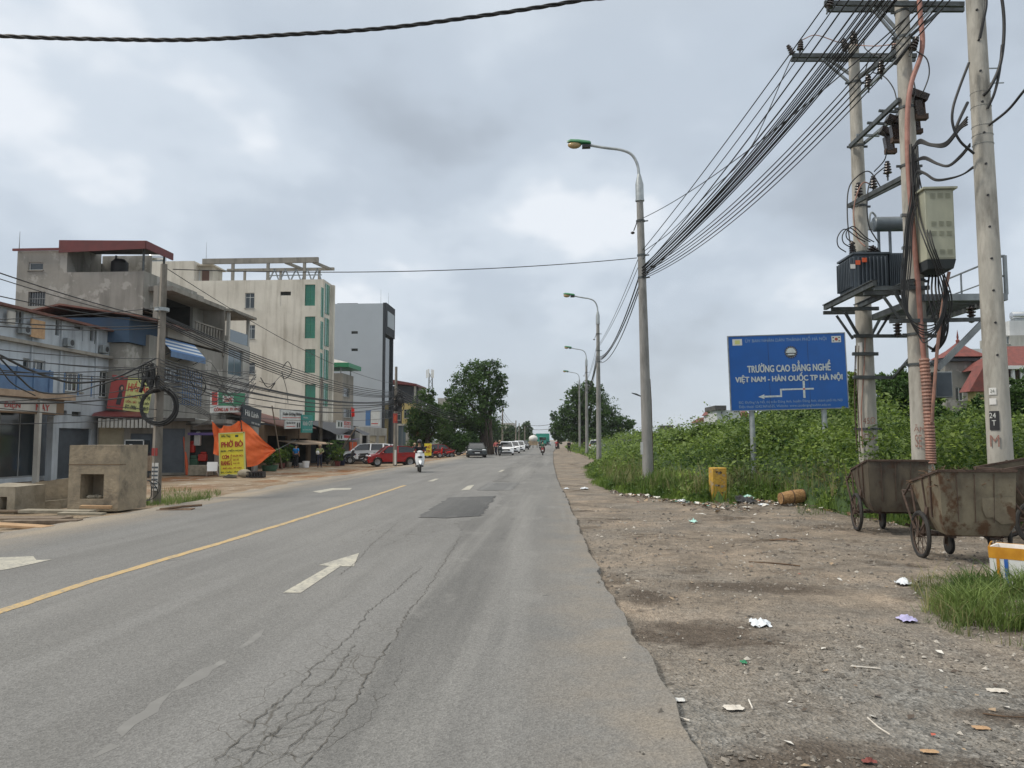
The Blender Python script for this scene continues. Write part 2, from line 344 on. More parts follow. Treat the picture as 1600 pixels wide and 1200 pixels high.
# ------------------------------------------------------------------ value noise for the lie of the land
class VN:
    def __init__(s, seed): s.t = np.random.default_rng(seed).random((256, 256))
    def one(s, x, y):
        xi = np.floor(x).astype(int); yi = np.floor(y).astype(int); fx = x-xi; fy = y-yi
        fx = fx*fx*(3-2*fx); fy = fy*fy*(3-2*fy); t = s.t
        a = t[xi % 256, yi % 256]; b = t[(xi+1) % 256, yi % 256]; c = t[xi % 256, (yi+1) % 256]; d = t[(xi+1) % 256, (yi+1) % 256]
        return (a*(1-fx)+b*fx)*(1-fy)+(c*(1-fx)+d*fx)*fy
    def fbm(s, x, y, o=4):
        r = 0; k = 1.0; w = 0
        for i in range(o): r = r+s.one(x*2**i+17*i, y*2**i+31*i)*k; w += k; k *= .5
        return r/w
VG = VN(3)
def pxl(lst, z=0.0): return [gnd(u, v, z) for u, v in lst]
REDGE = [(p.y, p.x) for p in pxl([(1102,1199),(1078,1150),(1046,1085),(1012,1020),(976,965),(950,925),(926,872),(902,818),(884,775),(870,748),(864,722),(864,706)])]
REDGE = [(-6, .95), (2.0, .85)]+REDGE+[(200, -.6), (900, -.6)]
LEDGE = [(-6, -10.2), (10, -10.25)]+[(p.y, p.x) for p in pxl([(0,834),(100,815),(200,801),(330,778),(460,753),(560,739),(640,726)])]+[(120, -10.6), (900, -10.6)]
def interp(tab, y): return np.interp(y, [a for a, b in tab], [b for a, b in tab])
def x_right(y): return interp(REDGE, y)+(VG.fbm(y*2.1, y*0+3.3, 4)-.5)*.16*np.clip(1.3-y/60, .3, 1)
def x_left(y): return interp(LEDGE, y)+(VG.fbm(y*1.1, y*0+9.3, 4)-.5)*.5
def y_green(x):                                                      # where the greenery starts, seen from the road
    return np.interp(x, [1.4, 2.0, 2.9, 3.8, 4.7, 5.3, 6.3, 6.9, 7.2, 7.6, 9.6, 60], [30, 25.4, 24.0, 21.6, 21.3, 23.2, 22.6, 18.2, 16.4, 15.7, 15.4, 15.2])+(VG.fbm(x*1.3, x*0+40.3, 3)-.5)*1.6
def x_green(y): return np.interp(y, [0, 15, 20, 24, 30, 49, 52, 200], [30, 7.7, 7.2, 2.4, 1.6, 1.75, 3.0, 3.4])
def zg(x, y):
    x = np.asarray(x, float); y = np.asarray(y, float)
    z = np.full(np.broadcast(x, y).shape, -.05)
    right = np.clip((x-.3)/.6, 0, 1)*(y < 400)
    hol = VG.fbm(x*.8+5, y*.8, 3)-.5
    fine = VG.fbm(x*6, y*6, 4)-.5
    z = z+right*(hol*.10+fine*.035) - .02
    left = np.clip((-x-10.0)/3.2, 0, 1)
    z = z-left*.18+np.clip((-x-9.9)/.5, 0, 1)*(VG.fbm(x*1.2, y*1.2, 4)-.5)*.09
    mid = (x > -9.6) & (x < -.9)
    return np.where(mid, -.12, z)
def zgf(x, y): return float(zg(x, y))

def axis(*segs):
    r = []
    for a, b, st in segs: r += list(np.arange(a, b, st))
    return np.array(r+[segs[-1][1]])
gx = axis((-1500,-200,260),(-200,-40,20),(-40,-18,1.0),(-18,-9,.22),(-9,-1,2.0),(-1,-.2,.2),(-.2,9,.065),(9,20,.4),(20,60,4),(60,200,20),(200,1500,260))
gy = axis((-30,1.5,2.5),(1.5,12,.065),(12,24,.12),(24,60,.45),(60,200,5),(200,600,40),(600,3000,300))
GX, GY = np.meshgrid(gx, gy); GZ = zg(GX, GY)
nx, ny = len(gx), len(gy)
vs = np.stack([GX.ravel(), GY.ravel(), GZ.ravel()], 1)
ii, jj = np.meshgrid(np.arange(nx-1), np.arange(ny-1)); a = (jj*nx+ii).ravel()
fs = np.stack([a, a+1, a+nx+1, a+nx], 1)
def np_mesh(name, vs, fs, m, smooth=True):
    me = bpy.data.meshes.new(name); nv, nf, k = len(vs), len(fs), fs.shape[1]
    me.vertices.add(nv); me.vertices.foreach_set('co', np.asarray(vs, np.float32).ravel())
    me.loops.add(nf*k); me.loops.foreach_set('vertex_index', np.asarray(fs, np.int32).ravel())
    me.polygons.add(nf); me.polygons.foreach_set('loop_start', np.arange(0, nf*k, k, dtype=np.int32)); me.polygons.foreach_set('loop_total', np.full(nf, k, np.int32))
    me.polygons.foreach_set('use_smooth', np.full(nf, smooth)); me.update(calc_edges=True); me.validate()
    for q in (m if isinstance(m, (list, tuple)) else [m]): me.materials.append(MT[q])
    o = bpy.data.objects.new(name, me); SC.collection.objects.link(o); return o

# ground material: dirt, gravel and damp soil on the right, dusty tan on the left, green beyond
def ground_material():
    m, t, b = _mat('ground_soil'); L = t.links.new
    b.inputs['Roughness'].default_value = .95; b.inputs['Specular IOR Level'].default_value = .15
    P = _n(t, 'ShaderNodeNewGeometry').outputs['Position']
    def noise(sc, det=6, lo=.4, hi=.6, st=(1, 1, 1), rough=.6):
        mp = _n(t, 'ShaderNodeMapping'); mp.inputs['Scale'].default_value = st; L(P, mp.inputs[0])
        no = _n(t, 'ShaderNodeTexNoise'); no.inputs['Scale'].default_value = sc; no.inputs['Detail'].default_value = det; no.inputs['Roughness'].default_value = rough
        L(mp.outputs[0], no.inputs[0]); r = _n(t, 'ShaderNodeMapRange'); r.inputs[1].default_value = lo; r.inputs[2].default_value = hi; L(no.outputs[0], r.inputs[0]); return r.outputs[0]
    def mix(a, c, f):
        x = _n(t, 'ShaderNodeMix', data_type='RGBA')
        for s, k in ((a, 6), (c, 7)):
            if isinstance(s, tuple): x.inputs[k].default_value = _c(s)
            else: L(s, x.inputs[k])
        L(f, x.inputs[0]); return x.outputs[2]
    def rng(src, lo, hi, a=0., c=1.):
        r = _n(t, 'ShaderNodeMapRange', interpolation_type='SMOOTHSTEP'); L(src, r.inputs[0])
        for i, v in enumerate((lo, hi, a, c)): r.inputs[i+1].default_value = v
        return r.outputs[0]
    def mul(a, c):
        x = _n(t, 'ShaderNodeMath', operation='MULTIPLY'); L(a, x.inputs[0]); L(c, x.inputs[1]); return x.outputs[0]
    sp = _n(t, 'ShaderNodeSeparateXYZ'); L(P, sp.inputs[0]); X, Y = sp.outputs[0], sp.outputs[1]
    dirt = mix((.285,.24,.19), (.185,.157,.127), noise(1.3, 7, .4, .6, (1, 1, 1), .7))
    dirt = mix(dirt, (.35,.285,.22), noise(.7, 5, .52, .66))
    v = _n(t, 'ShaderNodeTexVoronoi'); v.inputs['Scale'].default_value = 42; L(P, v.inputs[0])
    grc = _n(t, 'ShaderNodeValToRGB'); L(v.outputs['Color'], grc.inputs[0])
    grc.color_ramp.elements[0].color = (.075,.073,.068,1); grc.color_ramp.elements[1].color = (.34,.33,.305,1)
    gv = mix((.23,.215,.19), grc.outputs[0], noise(5, 4, .3, .6))
    near = rng(Y, 9.5, 3.2)                     # the near part is grey gravel
    gm = _n(t, 'ShaderNodeMath', operation='MULTIPLY_ADD', use_clamp=True); L(near, gm.inputs[0]); gm.inputs[1].default_value = .9
    gg = noise(.55, 5, .45, .62); g2 = _n(t, 'ShaderNodeMath', operation='MULTIPLY'); L(gg, g2.inputs[0]); g2.inputs[1].default_value = .45; L(g2.outputs[0], gm.inputs[2])
    right = mix(dirt, gv, gm.outputs[0])
    right = mix(right, (.065,.050,.038), mul(noise(.62, 7, .54, .66, (1, 1.3, 1), .7), noise(9, 4, .25, .5)))       # damp patches
    for cx, cy, rx, ry in ((1.55,4.35,.95,.42),(1.35,7.4,.75,.6),(1.0,8.9,.35,.5),(3.2,5.2,.9,.22),(2.3,9.5,1.1,.5)):   # hollows where damp soil stays dark
        dv = _n(t, 'ShaderNodeVectorMath', operation='SUBTRACT'); L(P, dv.inputs[0]); dv.inputs[1].default_value = (cx, cy, 0)
        dm = _n(t, 'ShaderNodeVectorMath', operation='MULTIPLY'); L(dv.outputs[0], dm.inputs[0]); dm.inputs[1].default_value = (1/rx, 1/ry, 0)
        ln = _n(t, 'ShaderNodeVectorMath', operation='LENGTH'); L(dm.outputs[0], ln.inputs[0])
        pn = _n(t, 'ShaderNodeMath', operation='MULTIPLY_ADD'); L(noise(3.5, 7, 0, 1, rough=.7), pn.inputs[0]); pn.inputs[1].default_value = 1.5; L(ln.outputs['Value'], pn.inputs[2])
        right = mix(right, (.095,.076,.060), rng(pn.outputs[0], 1.9, 1.1, 0., .85))
    right = mix(right, (.37,.34,.29), noise(30, 3, .66, .72))     # pale crumbs
    right = mix(right, (.06,.045,.035), noise(24, 3, .66, .73))   # dark crumbs
    left = mix((.33,.265,.19), (.235,.175,.12), noise(.45, 6, .4, .62)); left = mix(left, (.235,.12,.06), mul(noise(.28, 5, .50, .60), rng(Y, 24, 36))); left = mix(left, (.40,.36,.30), noise(1.1, 6, .55, .66))
    col = mix(left, right, rng(X, -6, -4))
    grn = mix((.05,.075,.025), (.11,.10,.06), noise(.2))
    gr = _n(t, 'ShaderNodeMapRange'); L(noise(16, 8, 0, 1, rough=.75), gr.inputs[0]); gr.inputs[1].default_value = .3; gr.inputs[2].default_value = .7; gr.inputs[3].default_value = .58; gr.inputs[4].default_value = 1.38
    gs = _n(t, 'ShaderNodeVectorMath', operation='SCALE'); L(col, gs.inputs[0]); L(gr.outputs[0], gs.inputs['Scale']); col = gs.outputs[0]
    fr = _n(t, 'ShaderNodeMath', operation='MAXIMUM'); L(rng(X, 7, 12), fr.inputs[0]); L(rng(X, -34, -60), fr.inputs[1])
    f2 = _n(t, 'ShaderNodeMath', operation='MULTIPLY'); L(fr.outputs[0], f2.inputs[0]); L(rng(Y, 11, 15), f2.inputs[1])
    col = mix(col, grn, f2.outputs[0]); L(col, b.inputs['Base Color'])
    bb = _n(t, 'ShaderNodeMath', operation='ADD'); L(noise(14, 6, 0, 1), bb.inputs[0]); L(v.outputs['Distance'], bb.inputs[1])
    bp = _n(t, 'ShaderNodeBump'); bp.inputs['Strength'].default_value = .8; bp.inputs['Distance'].default_value = .03; L(bb.outputs[0], bp.inputs['Height']); L(bp.outputs[0], b.inputs['Normal'])
ground_material()
tag(np_mesh('ground', vs, fs, 'ground_soil'), kind='structure')

# road
def road_material(name, base, base2, cracks):
    m, t, b = _mat(name); L = t.links.new
    b.inputs['Roughness'].default_value = .88; b.inputs['Specular IOR Level'].default_value = .3
    P = _n(t, 'ShaderNodeNewGeometry').outputs['Position']
    def noise(sc, det=6, lo=.4, hi=.6, st=(1, 1, 1), rough=.6):
        mp = _n(t, 'ShaderNodeMapping'); mp.inputs['Scale'].default_value = st; L(P, mp.inputs[0])
        no = _n(t, 'ShaderNodeTexNoise'); no.inputs['Scale'].default_value = sc; no.inputs['Detail'].default_value = det; no.inputs['Roughness'].default_value = rough
        L(mp.outputs[0], no.inputs[0]); r = _n(t, 'ShaderNodeMapRange'); r.inputs[1].default_value = lo; r.inputs[2].default_value = hi; L(no.outputs[0], r.inputs[0]); return r.outputs[0]
    def mix(a, c, f):
        x = _n(t, 'ShaderNodeMix', data_type='RGBA')
        for s, k in ((a, 6), (c, 7)):
            if isinstance(s, tuple): x.inputs[k].default_value = _c(s)
            else: L(s, x.inputs[k])
        if isinstance(f, float): x.inputs[0].default_value = f
        else: L(f, x.inputs[0])
        return x.outputs[2]
    col = mix(base, base2, noise(.45, 7, .38, .62, (1, .35, 1)))
    col = mix(col, tuple(q*.80 for q in base), noise(.22, 5, .52, .66, (2.5, .22, 1)))
    col = mix(col, tuple(q*1.16 for q in base2), noise(1.6, 6, .55, .72, (1, .5, 1)))
    sp = _n(t, 'ShaderNodeSeparateXYZ'); L(P, sp.inputs[0])
    r = _n(t, 'ShaderNodeMapRange', interpolation_type='SMOOTHSTEP'); L(sp.outputs[0], r.inputs[0])
    r.inputs[1].default_value = -8.0; r.inputs[2].default_value = -10.2; q = _n(t, 'ShaderNodeMath', operation='MULTIPLY'); L(r.outputs[0], q.inputs[0]); L(noise(.9, 6, .3, .6, (1, .3, 1)), q.inputs[1])
    col = mix(col, (.31,.265,.205), q.outputs[0])                   # dust drifted from the left verge
    if True:
        r2 = _n(t, 'ShaderNodeMapRange', interpolation_type='SMOOTHSTEP'); L(sp.outputs[0], r2.inputs[0]); r2.inputs[1].default_value = -.6; r2.inputs[2].default_value = .75
        q2 = _n(t, 'ShaderNodeMath', operation='MULTIPLY'); L(r2.outputs[0], q2.inputs[0]); L(noise(1.2, 6, .35, .75), q2.inputs[1])
        col = mix(col, (.25,.215,.17), q2.outputs[0])
    col = mix(col, tuple(q*1.22 for q in base2), noise(.9, 4, .50, .68, (1.3, .045, 1))); col = mix(col, tuple(q*.74 for q in base), noise(.8, 5, .56, .72, (1.1, .06, 1), .5))
    col = mix(col, tuple(q*.62 for q in base), noise(2.3, 6, .66, .74, (1, .8, 1)))
    v = _n(t, 'ShaderNodeTexVoronoi'); v.inputs['Scale'].default_value = 75; L(P, v.inputs[0])
    sx = _n(t, 'ShaderNodeMapRange'); L(v.outputs['Color'], sx.inputs[0]); sx.inputs[1].default_value = .0; sx.inputs[2].default_value = 1.; sx.inputs[3].default_value = .72; sx.inputs[4].default_value = 1.28
    vm = _n(t, 'ShaderNodeVectorMath', operation='SCALE'); L(col, vm.inputs[0]); L(sx.outputs[0], vm.inputs['Scale']); col = vm.outputs[0]
    col = mix(col, (.36,.35,.32), noise(120, 2, .70, .76)); col = mix(col, (.06,.06,.058), noise(90, 2, .70, .76))
    if cracks:                                                       # hairline crazing in two worn zones
        vn = _n(t, 'ShaderNodeTexNoise'); vn.inputs['Scale'].default_value = 3; vn.inputs['Detail'].default_value = 4; L(P, vn.inputs[0])
        vv = _n(t, 'ShaderNodeVectorMath', operation='MULTIPLY_ADD'); L(vn.outputs[1], vv.inputs[0]); vv.inputs[1].default_value = (.25, .25, 0); L(P, vv.inputs[2])
        mp = _n(t, 'ShaderNodeMapping'); mp.inputs['Scale'].default_value = (1, .55, 1); L(vv.outputs[0], mp.inputs[0])
        vo = _n(t, 'ShaderNodeTexVoronoi', feature='DISTANCE_TO_EDGE'); vo.inputs['Scale'].default_value = 4.2; L(mp.outputs[0], vo.inputs[0])
        ce = _n(t, 'ShaderNodeMapRange'); L(vo.outputs['Distance'], ce.inputs[0]); ce.inputs[1].default_value = .004; ce.inputs[2].default_value = .016; ce.inputs[3].default_value = 1; ce.inputs[4].default_value = 0
        def band(src, a0, a1, b0, b1):
            u1 = _n(t, 'ShaderNodeMapRange', interpolation_type='SMOOTHSTEP'); L(src, u1.inputs[0]); u1.inputs[1].default_value = a0; u1.inputs[2].default_value = a1
            u2 = _n(t, 'ShaderNodeMapRange', interpolation_type='SMOOTHSTEP'); L(src, u2.inputs[0]); u2.inputs[1].default_value = b0; u2.inputs[2].default_value = b1; u2.inputs[3].default_value = 1; u2.inputs[4].default_value = 0
            z = _n(t, 'ShaderNodeMath', operation='MULTIPLY'); L(u1.outputs[0], z.inputs[0]); L(u2.outputs[0], z.inputs[1]); return z.outputs[0]
        def mul(a, c):
            x = _n(t, 'ShaderNodeMath', operation='MULTIPLY'); L(a, x.inputs[0]); L(c, x.inputs[1]); return x.outputs[0]
        z1 = mul(band(sp.outputs[0], -2.25, -1.95, -1.45, -1.25), band(sp.outputs[1], 2, 3, 5.6, 8.2))
        z2 = mul(band(sp.outputs[0], -4.0, -3.6, -2.2, -1.9), band(sp.outputs[1], 12.0, 13, 16, 18))
        zz = _n(t, 'ShaderNodeMath', operation='MAXIMUM'); L(z1, zz.inputs[0]); L(z2, zz.inputs[1])
        k = mul(mul(ce.outputs[0], zz.outputs[0]), noise(1.6, 4, .38, .5))
        col = mix(col, (.10,.095,.085), k)
    L(col, b.inputs['Base Color'])
    bp = _n(t, 'ShaderNodeBump'); bp.inputs['Strength'].default_value = .45; bp.inputs['Distance'].default_value = .012
    L(v.outputs['Distance'], bp.inputs['Height']); L(bp.outputs[0], b.inputs['Normal'])
road_material('asphalt_old', (.200,.198,.190), (.163,.162,.157), True)
road_material('asphalt_mid', (.152,.151,.146), (.182,.180,.172), False)
road_material('asphalt_new', (.085,.087,.088), (.105,.106,.105), False)
road_material('asphalt_new_soft', (.135,.137,.136), (.165,.166,.163), False)
ry = axis((-6,3,.5),(3,14,.06),(14,40,.2),(40,120,1.5),(120,900,30))
def sheet(name, ys, xl, xr, z, m, skirt=.0):
    n = len(ys); v = []
    cols = [(xl, z-skirt), (xl, z), (xr, z), (xr, z-skirt)] if skirt else [(xl, z), (xr, z)]
    for X, zz in cols: v.append(np.stack([X, ys, np.full(n, zz)], 1))
    if skirt: v[0][:, 0] -= .03; v[3][:, 0] += .03
    v = np.concatenate(v); k = len(cols); f = []
    i = np.arange(n-1)
    for c in range(k-1): f.append(np.stack([c*n+i, (c+1)*n+i, (c+1)*n+i+1, c*n+i+1], 1))
    return tag(np_mesh(name, v, np.concatenate(f), m, False), kind='structure')
sheet('road', ry, x_left(ry), x_right(ry), 0.0, 'asphalt_old', .14)
# resurfaced strip along the right edge, its ragged left seam read off the photograph
SEAM = [(p.y, p.x) for p in pxl([(478,1199),(520,1140),(560,1088),(595,1040),(625,985),(655,925),(690,875),(722,830)])]
sy = axis((2.0,14.5,.06))
def x_seam(y): return interp([(1.5, SEAM[0][1]+.05)]+SEAM, y)+(VG.fbm(y*3.0, y*0+77, 4)-.5)*.10
sheet('road_resurfaced_strip', sy, x_seam(sy), x_right(sy)-.004, .004, 'asphalt_mid')
sy2 = axis((14.5,60,.15),(60,260,2))
def x_seam2(y): return np.interp(y, [14.5,16,19,22,28,34,45,60,90,260], [-1.85,-2.2,-1.7,-1.75,-2.0,-2.3,-3.2,-3.3,-2.6,-2.2])+(VG.fbm(y*1.4, y*0+57, 4)-.5)*.9
sheet('road_resurfaced_strip', sy2, x_seam2(sy2), x_right(sy2)-.004, .004, 'asphalt_mid')
def flat(name, px, m, z, jit=0.0):
    """a polygon lying on the road, its outline subdivided and roughened"""
    pts = [gnd(u, v, z) for u, v in px]; o = []
    for i in range(len(pts)):
        a, b = pts[i], pts[(i+1) % len(pts)]; n = max(1, int((b-a).length/.15)) if jit else 1
        for k in range(n):
            p = a.lerp(b, k/n)
            if jit: p = p+Vector((R.uniform(-jit, jit), R.uniform(-jit, jit), 0))
            p.z = z; o.append(p)
    mb = MB(); mb.poly(o); return tag(mb.build(name, m), kind='structure')
flat('road_patch', [(655,808),(676,793),(702,777),(738,776),(774,775),(764,790),(751,806),(700,809)], 'asphalt_new', .009, .055)
flat('road_patch', [(744,766),(762,754),(812,754),(800,766)], 'asphalt_new_soft', .009, .04)
flat('road_patch', [(770,752),(800,741),(836,735),(828,748),(812,753)], 'asphalt_mid', .008, .08)
# worn dust film / older lighter surface and the markings
mb = MB(); ys = list(np.arange(-4, 28.6, .25)); xs = lambda y: -5.33-.004*y
def strip(mb, ys, xf, w, z, jit=.012):
    l = [Vector((xf(y)-w/2+R.uniform(-jit, jit), y, z)) for y in ys]; r = [Vector((xf(y)+w/2+R.uniform(-jit, jit), y, z)) for y in ys]
    n = len(ys); mb.add(l+r, [(i, n+i, n+i+1, i+1) for i in range(n-1)]); return mb
YL = [(p.y, p.x) for p in pxl([(0,956),(125,914),(250,876),(350,847),(500,801),(580,776),(640,756)])]
YL = [(-4, YL[0][1]+.05)]+YL
tag(strip(mb, ys, lambda y: float(interp(YL, y)), .145, .004).build('road_marking_centre_line', 'yellow_mark'), kind='structure')
flat('road_marking_arrow', [(442,926),(470,926),(532,884.5),(553,885),(561,864),(498,883),(515,884)], 'white_mark', .0045)
flat('road_marking_arrow', [(-40,882),(-6,871),(52,869),(57,875),(82,874),(18,888),(-20,894)], 'white_mark', .0045)
flat('road_marking_arrow', [(488,768),(520,762.5),(550,762.5),(547,765),(520,766),(500,770)], 'white_mark', .0045)
flat('road_marking_dash', [(720,766),(731,759),(741,757.5),(734,765)], 'white_mark', .0085)
flat('road_marking_dash', [(668,752),(680,748),(686,748),(676,752)], 'white_mark', .0085)
flat('road_marking_dash', [(778,737),(785,734),(789,734),(783,737)], 'white_mark', .0085)
for q in ([(148,1180),(180,1162),(183,1168),(153,1185)], [(182,1142),(240,1098),(262,1082),(258,1100),(215,1130),(186,1150)], [(262,1082),(292,1056),(350,1029),(355,1034),(300,1072)], [(372,1010),(398,990),(415,979),(408,995),(382,1014)]):
    flat('road_marking_worn_dash', q, 'worn_mark', .0012, .03)
# open cracks
def crack(mb, zpts, w, z=.0062, wob=.02, rr=random.Random(5)):
    pts = [gnd(u/2, v/2+700, z) for u, v in zpts]; o = []
    for a, b in zip(pts[:-1], pts[1:]):
        n = max(2, int((b-a).length/.05))
        for k in range(n): p = a.lerp(b, k/n); o.append(Vector((p.x+rr.uniform(-wob, wob), p.y+rr.uniform(-wob, wob), z)))
    o.append(pts[-1]); ws = [w*rr.uniform(.25, 1.5) for _ in o]; ws[0] = ws[-1] = .001; L_, R_ = [], []
    for i, p in enumerate(o):
        d = o[min(i+1, len(o)-1)]-o[max(i-1, 0)]; nrm = Vector((-d.y, d.x, 0)).normalized()*ws[i]/2; L_.append(p+nrm); R_.append(p-nrm)
    n = len(o); mb.add(L_+R_, [(i, n+i, n+i+1, i+1) for i in range(n-1)])
mat('crack_dark', (.06,.056,.05), (.11,.103,.09), 30, .95, world=True)
mb = MB()
C = [([(650,1010),(700,945),(760,905),(820,830),(900,770),(940,735),(975,690),(1060,620),(1110,570),(1150,510),(1210,465),(1250,430),(1320,370)], .016),
     ([(940,1010),(1000,930),(1060,860),(1110,790),(1150,710),(1200,640),(1240,580),(1270,520),(1330,450),(1380,370),(1440,275)], .018),
     ([(760,990),(800,940),(860,880),(930,800),(1000,740),(1060,690),(1110,610)], .014), ([(700,975),(740,950),(830,920),(900,860),(960,830),(1040,780),(1100,770)], .012),
     ([(760,905),(850,880),(920,870),(1010,850)], .011), ([(840,830),(900,800),(1000,790),(1090,780)], .010), ([(930,745),(1000,740),(1060,722),(1100,720)], .009),
     ([(860,985),(900,940),(960,880),(1050,830)], .012), ([(1060,905),(1020,900),(960,905),(900,935)], .010), ([(880,950),(940,960),(1000,940)], .010),
     ([(1000,700),(1050,690),(1120,700)], .008), ([(820,880),(880,900),(940,890)], .010), ([(1020,640),(1060,660),(1110,640)], .007), ([(720,930),(790,945),(850,960)], .010),
     ([(950,905),(990,850),(1030,800),(1060,740),(1090,700)], .009), ([(1000,945),(1040,925),(1090,895),(1140,860),(1180,800),(1170,760)], .007), ([(1180,790),(1230,760),(1250,700),(1260,650)], .006),
     ([(1060,395),(1110,360),(1160,300),(1200,270),(1240,235)], .012), ([(1100,300),(1180,285),(1250,290)], .010), ([(1130,275),(1200,255),(1290,262)], .008), ([(1190,310),(1260,280),(1310,240)], .008)]
for z, w in C: crack(mb, z, w*.46)
tag(mb.build('road_cracks', 'crack_dark'), kind='structure')

# ------------------------------------------------------------------ greenery made of leaf-sized faces
def leaf_arrays(P, Ls, rng, tilt=.9, asp=.5):
    n = len(P); th = rng.random(n)*2*np.pi; ph = rng.normal(0, tilt, n); ps = rng.normal(0, tilt, n)
    a = np.stack([np.cos(th)*np.cos(ph), np.sin(th)*np.cos(ph), np.sin(ph)], 1)
    s = np.stack([-np.sin(th), np.cos(th), np.zeros(n)], 1); w = np.cross(a, s)
    b = s*np.cos(ps)[:, None]+w*np.sin(ps)[:, None]; nn = np.cross(a, b); Ls = np.asarray(Ls)*np.ones(n)
    A = a*Ls[:, None]*.5; B = b*Ls[:, None]*.5*asp; D = nn*Ls[:, None]*.08
    v = np.stack([P-A, P+B-A*.1+D, P+A, P-B-A*.1+D], 1).reshape(-1, 3); f = np.arange(n*4).reshape(n, 4)
    return v, f
def blade_arrays(P, H, rng, w=.012, bend=.45):
    n = len(P); th = rng.random(n)*2*np.pi; H = np.asarray(H)*np.ones(n); d = np.stack([np.cos(th), np.sin(th), np.zeros(n)], 1); t = rng.random(n)*2*np.pi; s = np.stack([np.cos(t), np.sin(t), np.zeros(n)], 1)*(w*H/.35)[:, None]
    up = np.array([0, 0, 1.]); be = (rng.random(n)*bend)[:, None]*H[:, None]
    m_ = P+up*H[:, None]*.55+d*be*.35; tp = P+up*H[:, None]*(1-.25*rng.random(n)[:, None])+d*be
    v = np.stack([P-s, P+s, m_+s*.7, m_-s*.7, tp+s*.08, tp-s*.08], 1).reshape(-1, 3); i = np.arange(n)*6
    f = np.concatenate([np.stack([i, i+1, i+2, i+3], 1), np.stack([i+3, i+2, i+4, i+5], 1)]); return v, f

def dgreen(x, y):
    dx = (x-np.interp(y, [0, 24, 30, 49, 52, 85, 105, 200], [1.4, 1.7, 1.5, 1.75, 2.9, 2.6, 1.7, 1.0])-(VG.fbm(y*.5, y*0+4.3, 3)-.5)*1.0)
    return np.minimum(y-y_green(x), dx*1.5)
def hgreen(x, y):
    """height of the undergrowth above the ground"""
    d = dgreen(x, y)
    m = VG.fbm(x*.55+9, y*.40+2, 3); m2 = VG.one(x*.30+44, y*.22+7)
    h = np.clip(.10+d*np.where(x > 6.6, .85, .30), 0, 1.35)*(.35+1.15*m) + np.clip((d-3.0)*.16, 0, 1.0)*(.15+1.2*m2) + np.clip((x-7)*.2, 0, .5)*(d > 1.0)
    h = np.where(x < 3.2, np.minimum(h, .95), h); h = h*(.62+.75*VG.fbm(x*1.9+3, y*1.5+8, 2))*np.where((x < 4.4) & (y < 34), .62, 1)
    return np.where(d > 0, h, 0)
POSTX = gnd(1122, 784, -.08)
def clear(x, y): return ~((np.abs(x-POSTX.x*y/POSTX.y) < .30) & (y > 19.5) & (y < POSTX.y-.05))
def scatter(n, x0, x1, y0, y1, rng, power=1.6):
    u = rng.random(n); k = 1-power
    y = (y0**k+u*(y1**k-y0**k))**(1/k); return x0+rng.random(n)*(x1-x0), y
def green_mass(name, n, x0, x1, y0, y1, m, leaf, seed, power=2.0, hmul=1.0, sink=.55):
    rng = np.random.default_rng(seed); x, y = scatter(n, x0, x1, y0, y1, rng, power)
    keep = (x/y < .80); x, y = x[keep], y[keep]
    h = hgreen(x, y)*hmul; k = (h > .12) & clear(x, y); x, y, h = x[k], y[k], h[k]
    t = 1-sink*rng.random(len(x))**2.0; z = zg(x, y)+h*t+rng.normal(0, .05, len(x))
    v, f = leaf_arrays(np.stack([x, y, z], 1), leaf*(.6+.8*rng.random(len(x)))*(1+y/55), rng, .55, .55)
    return tag(np_mesh(name, v, f, m, False), 'dense green shrubs and creepers covering the bank right of the road', 'shrubs', kind='stuff')
green_mass('undergrowth', 300000, 1.0, 60, 14.6, 190, 'leaf_shrub', .088, 21)
green_mass('undergrowth', 34000, 1.6, 40, 15.6, 60, 'leaf_lush', .125, 23, hmul=1.05, sink=.3)
green_mass('undergrowth', 40000, 1.6, 40, 15.6, 60, 'leaf_dark', .10, 24, hmul=.85, sink=.5)
# a dark leafy body below the leaf surface so that no bare soil shows through
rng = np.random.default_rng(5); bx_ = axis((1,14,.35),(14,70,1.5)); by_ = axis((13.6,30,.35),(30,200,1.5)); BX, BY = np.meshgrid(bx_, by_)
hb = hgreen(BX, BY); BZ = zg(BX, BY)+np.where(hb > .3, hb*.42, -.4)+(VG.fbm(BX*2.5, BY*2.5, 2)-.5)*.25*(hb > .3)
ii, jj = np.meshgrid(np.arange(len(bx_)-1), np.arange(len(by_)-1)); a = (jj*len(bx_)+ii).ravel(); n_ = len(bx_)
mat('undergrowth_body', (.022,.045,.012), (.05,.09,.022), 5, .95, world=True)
tag(np_mesh('undergrowth', np.stack([BX.ravel(), BY.ravel(), BZ.ravel()], 1), np.stack([a, a+1, a+n_+1, a+n_], 1), 'undergrowth_body'), 'shaded stems and leaves deep inside the shrubs on the right bank', 'shrubs', kind='stuff')
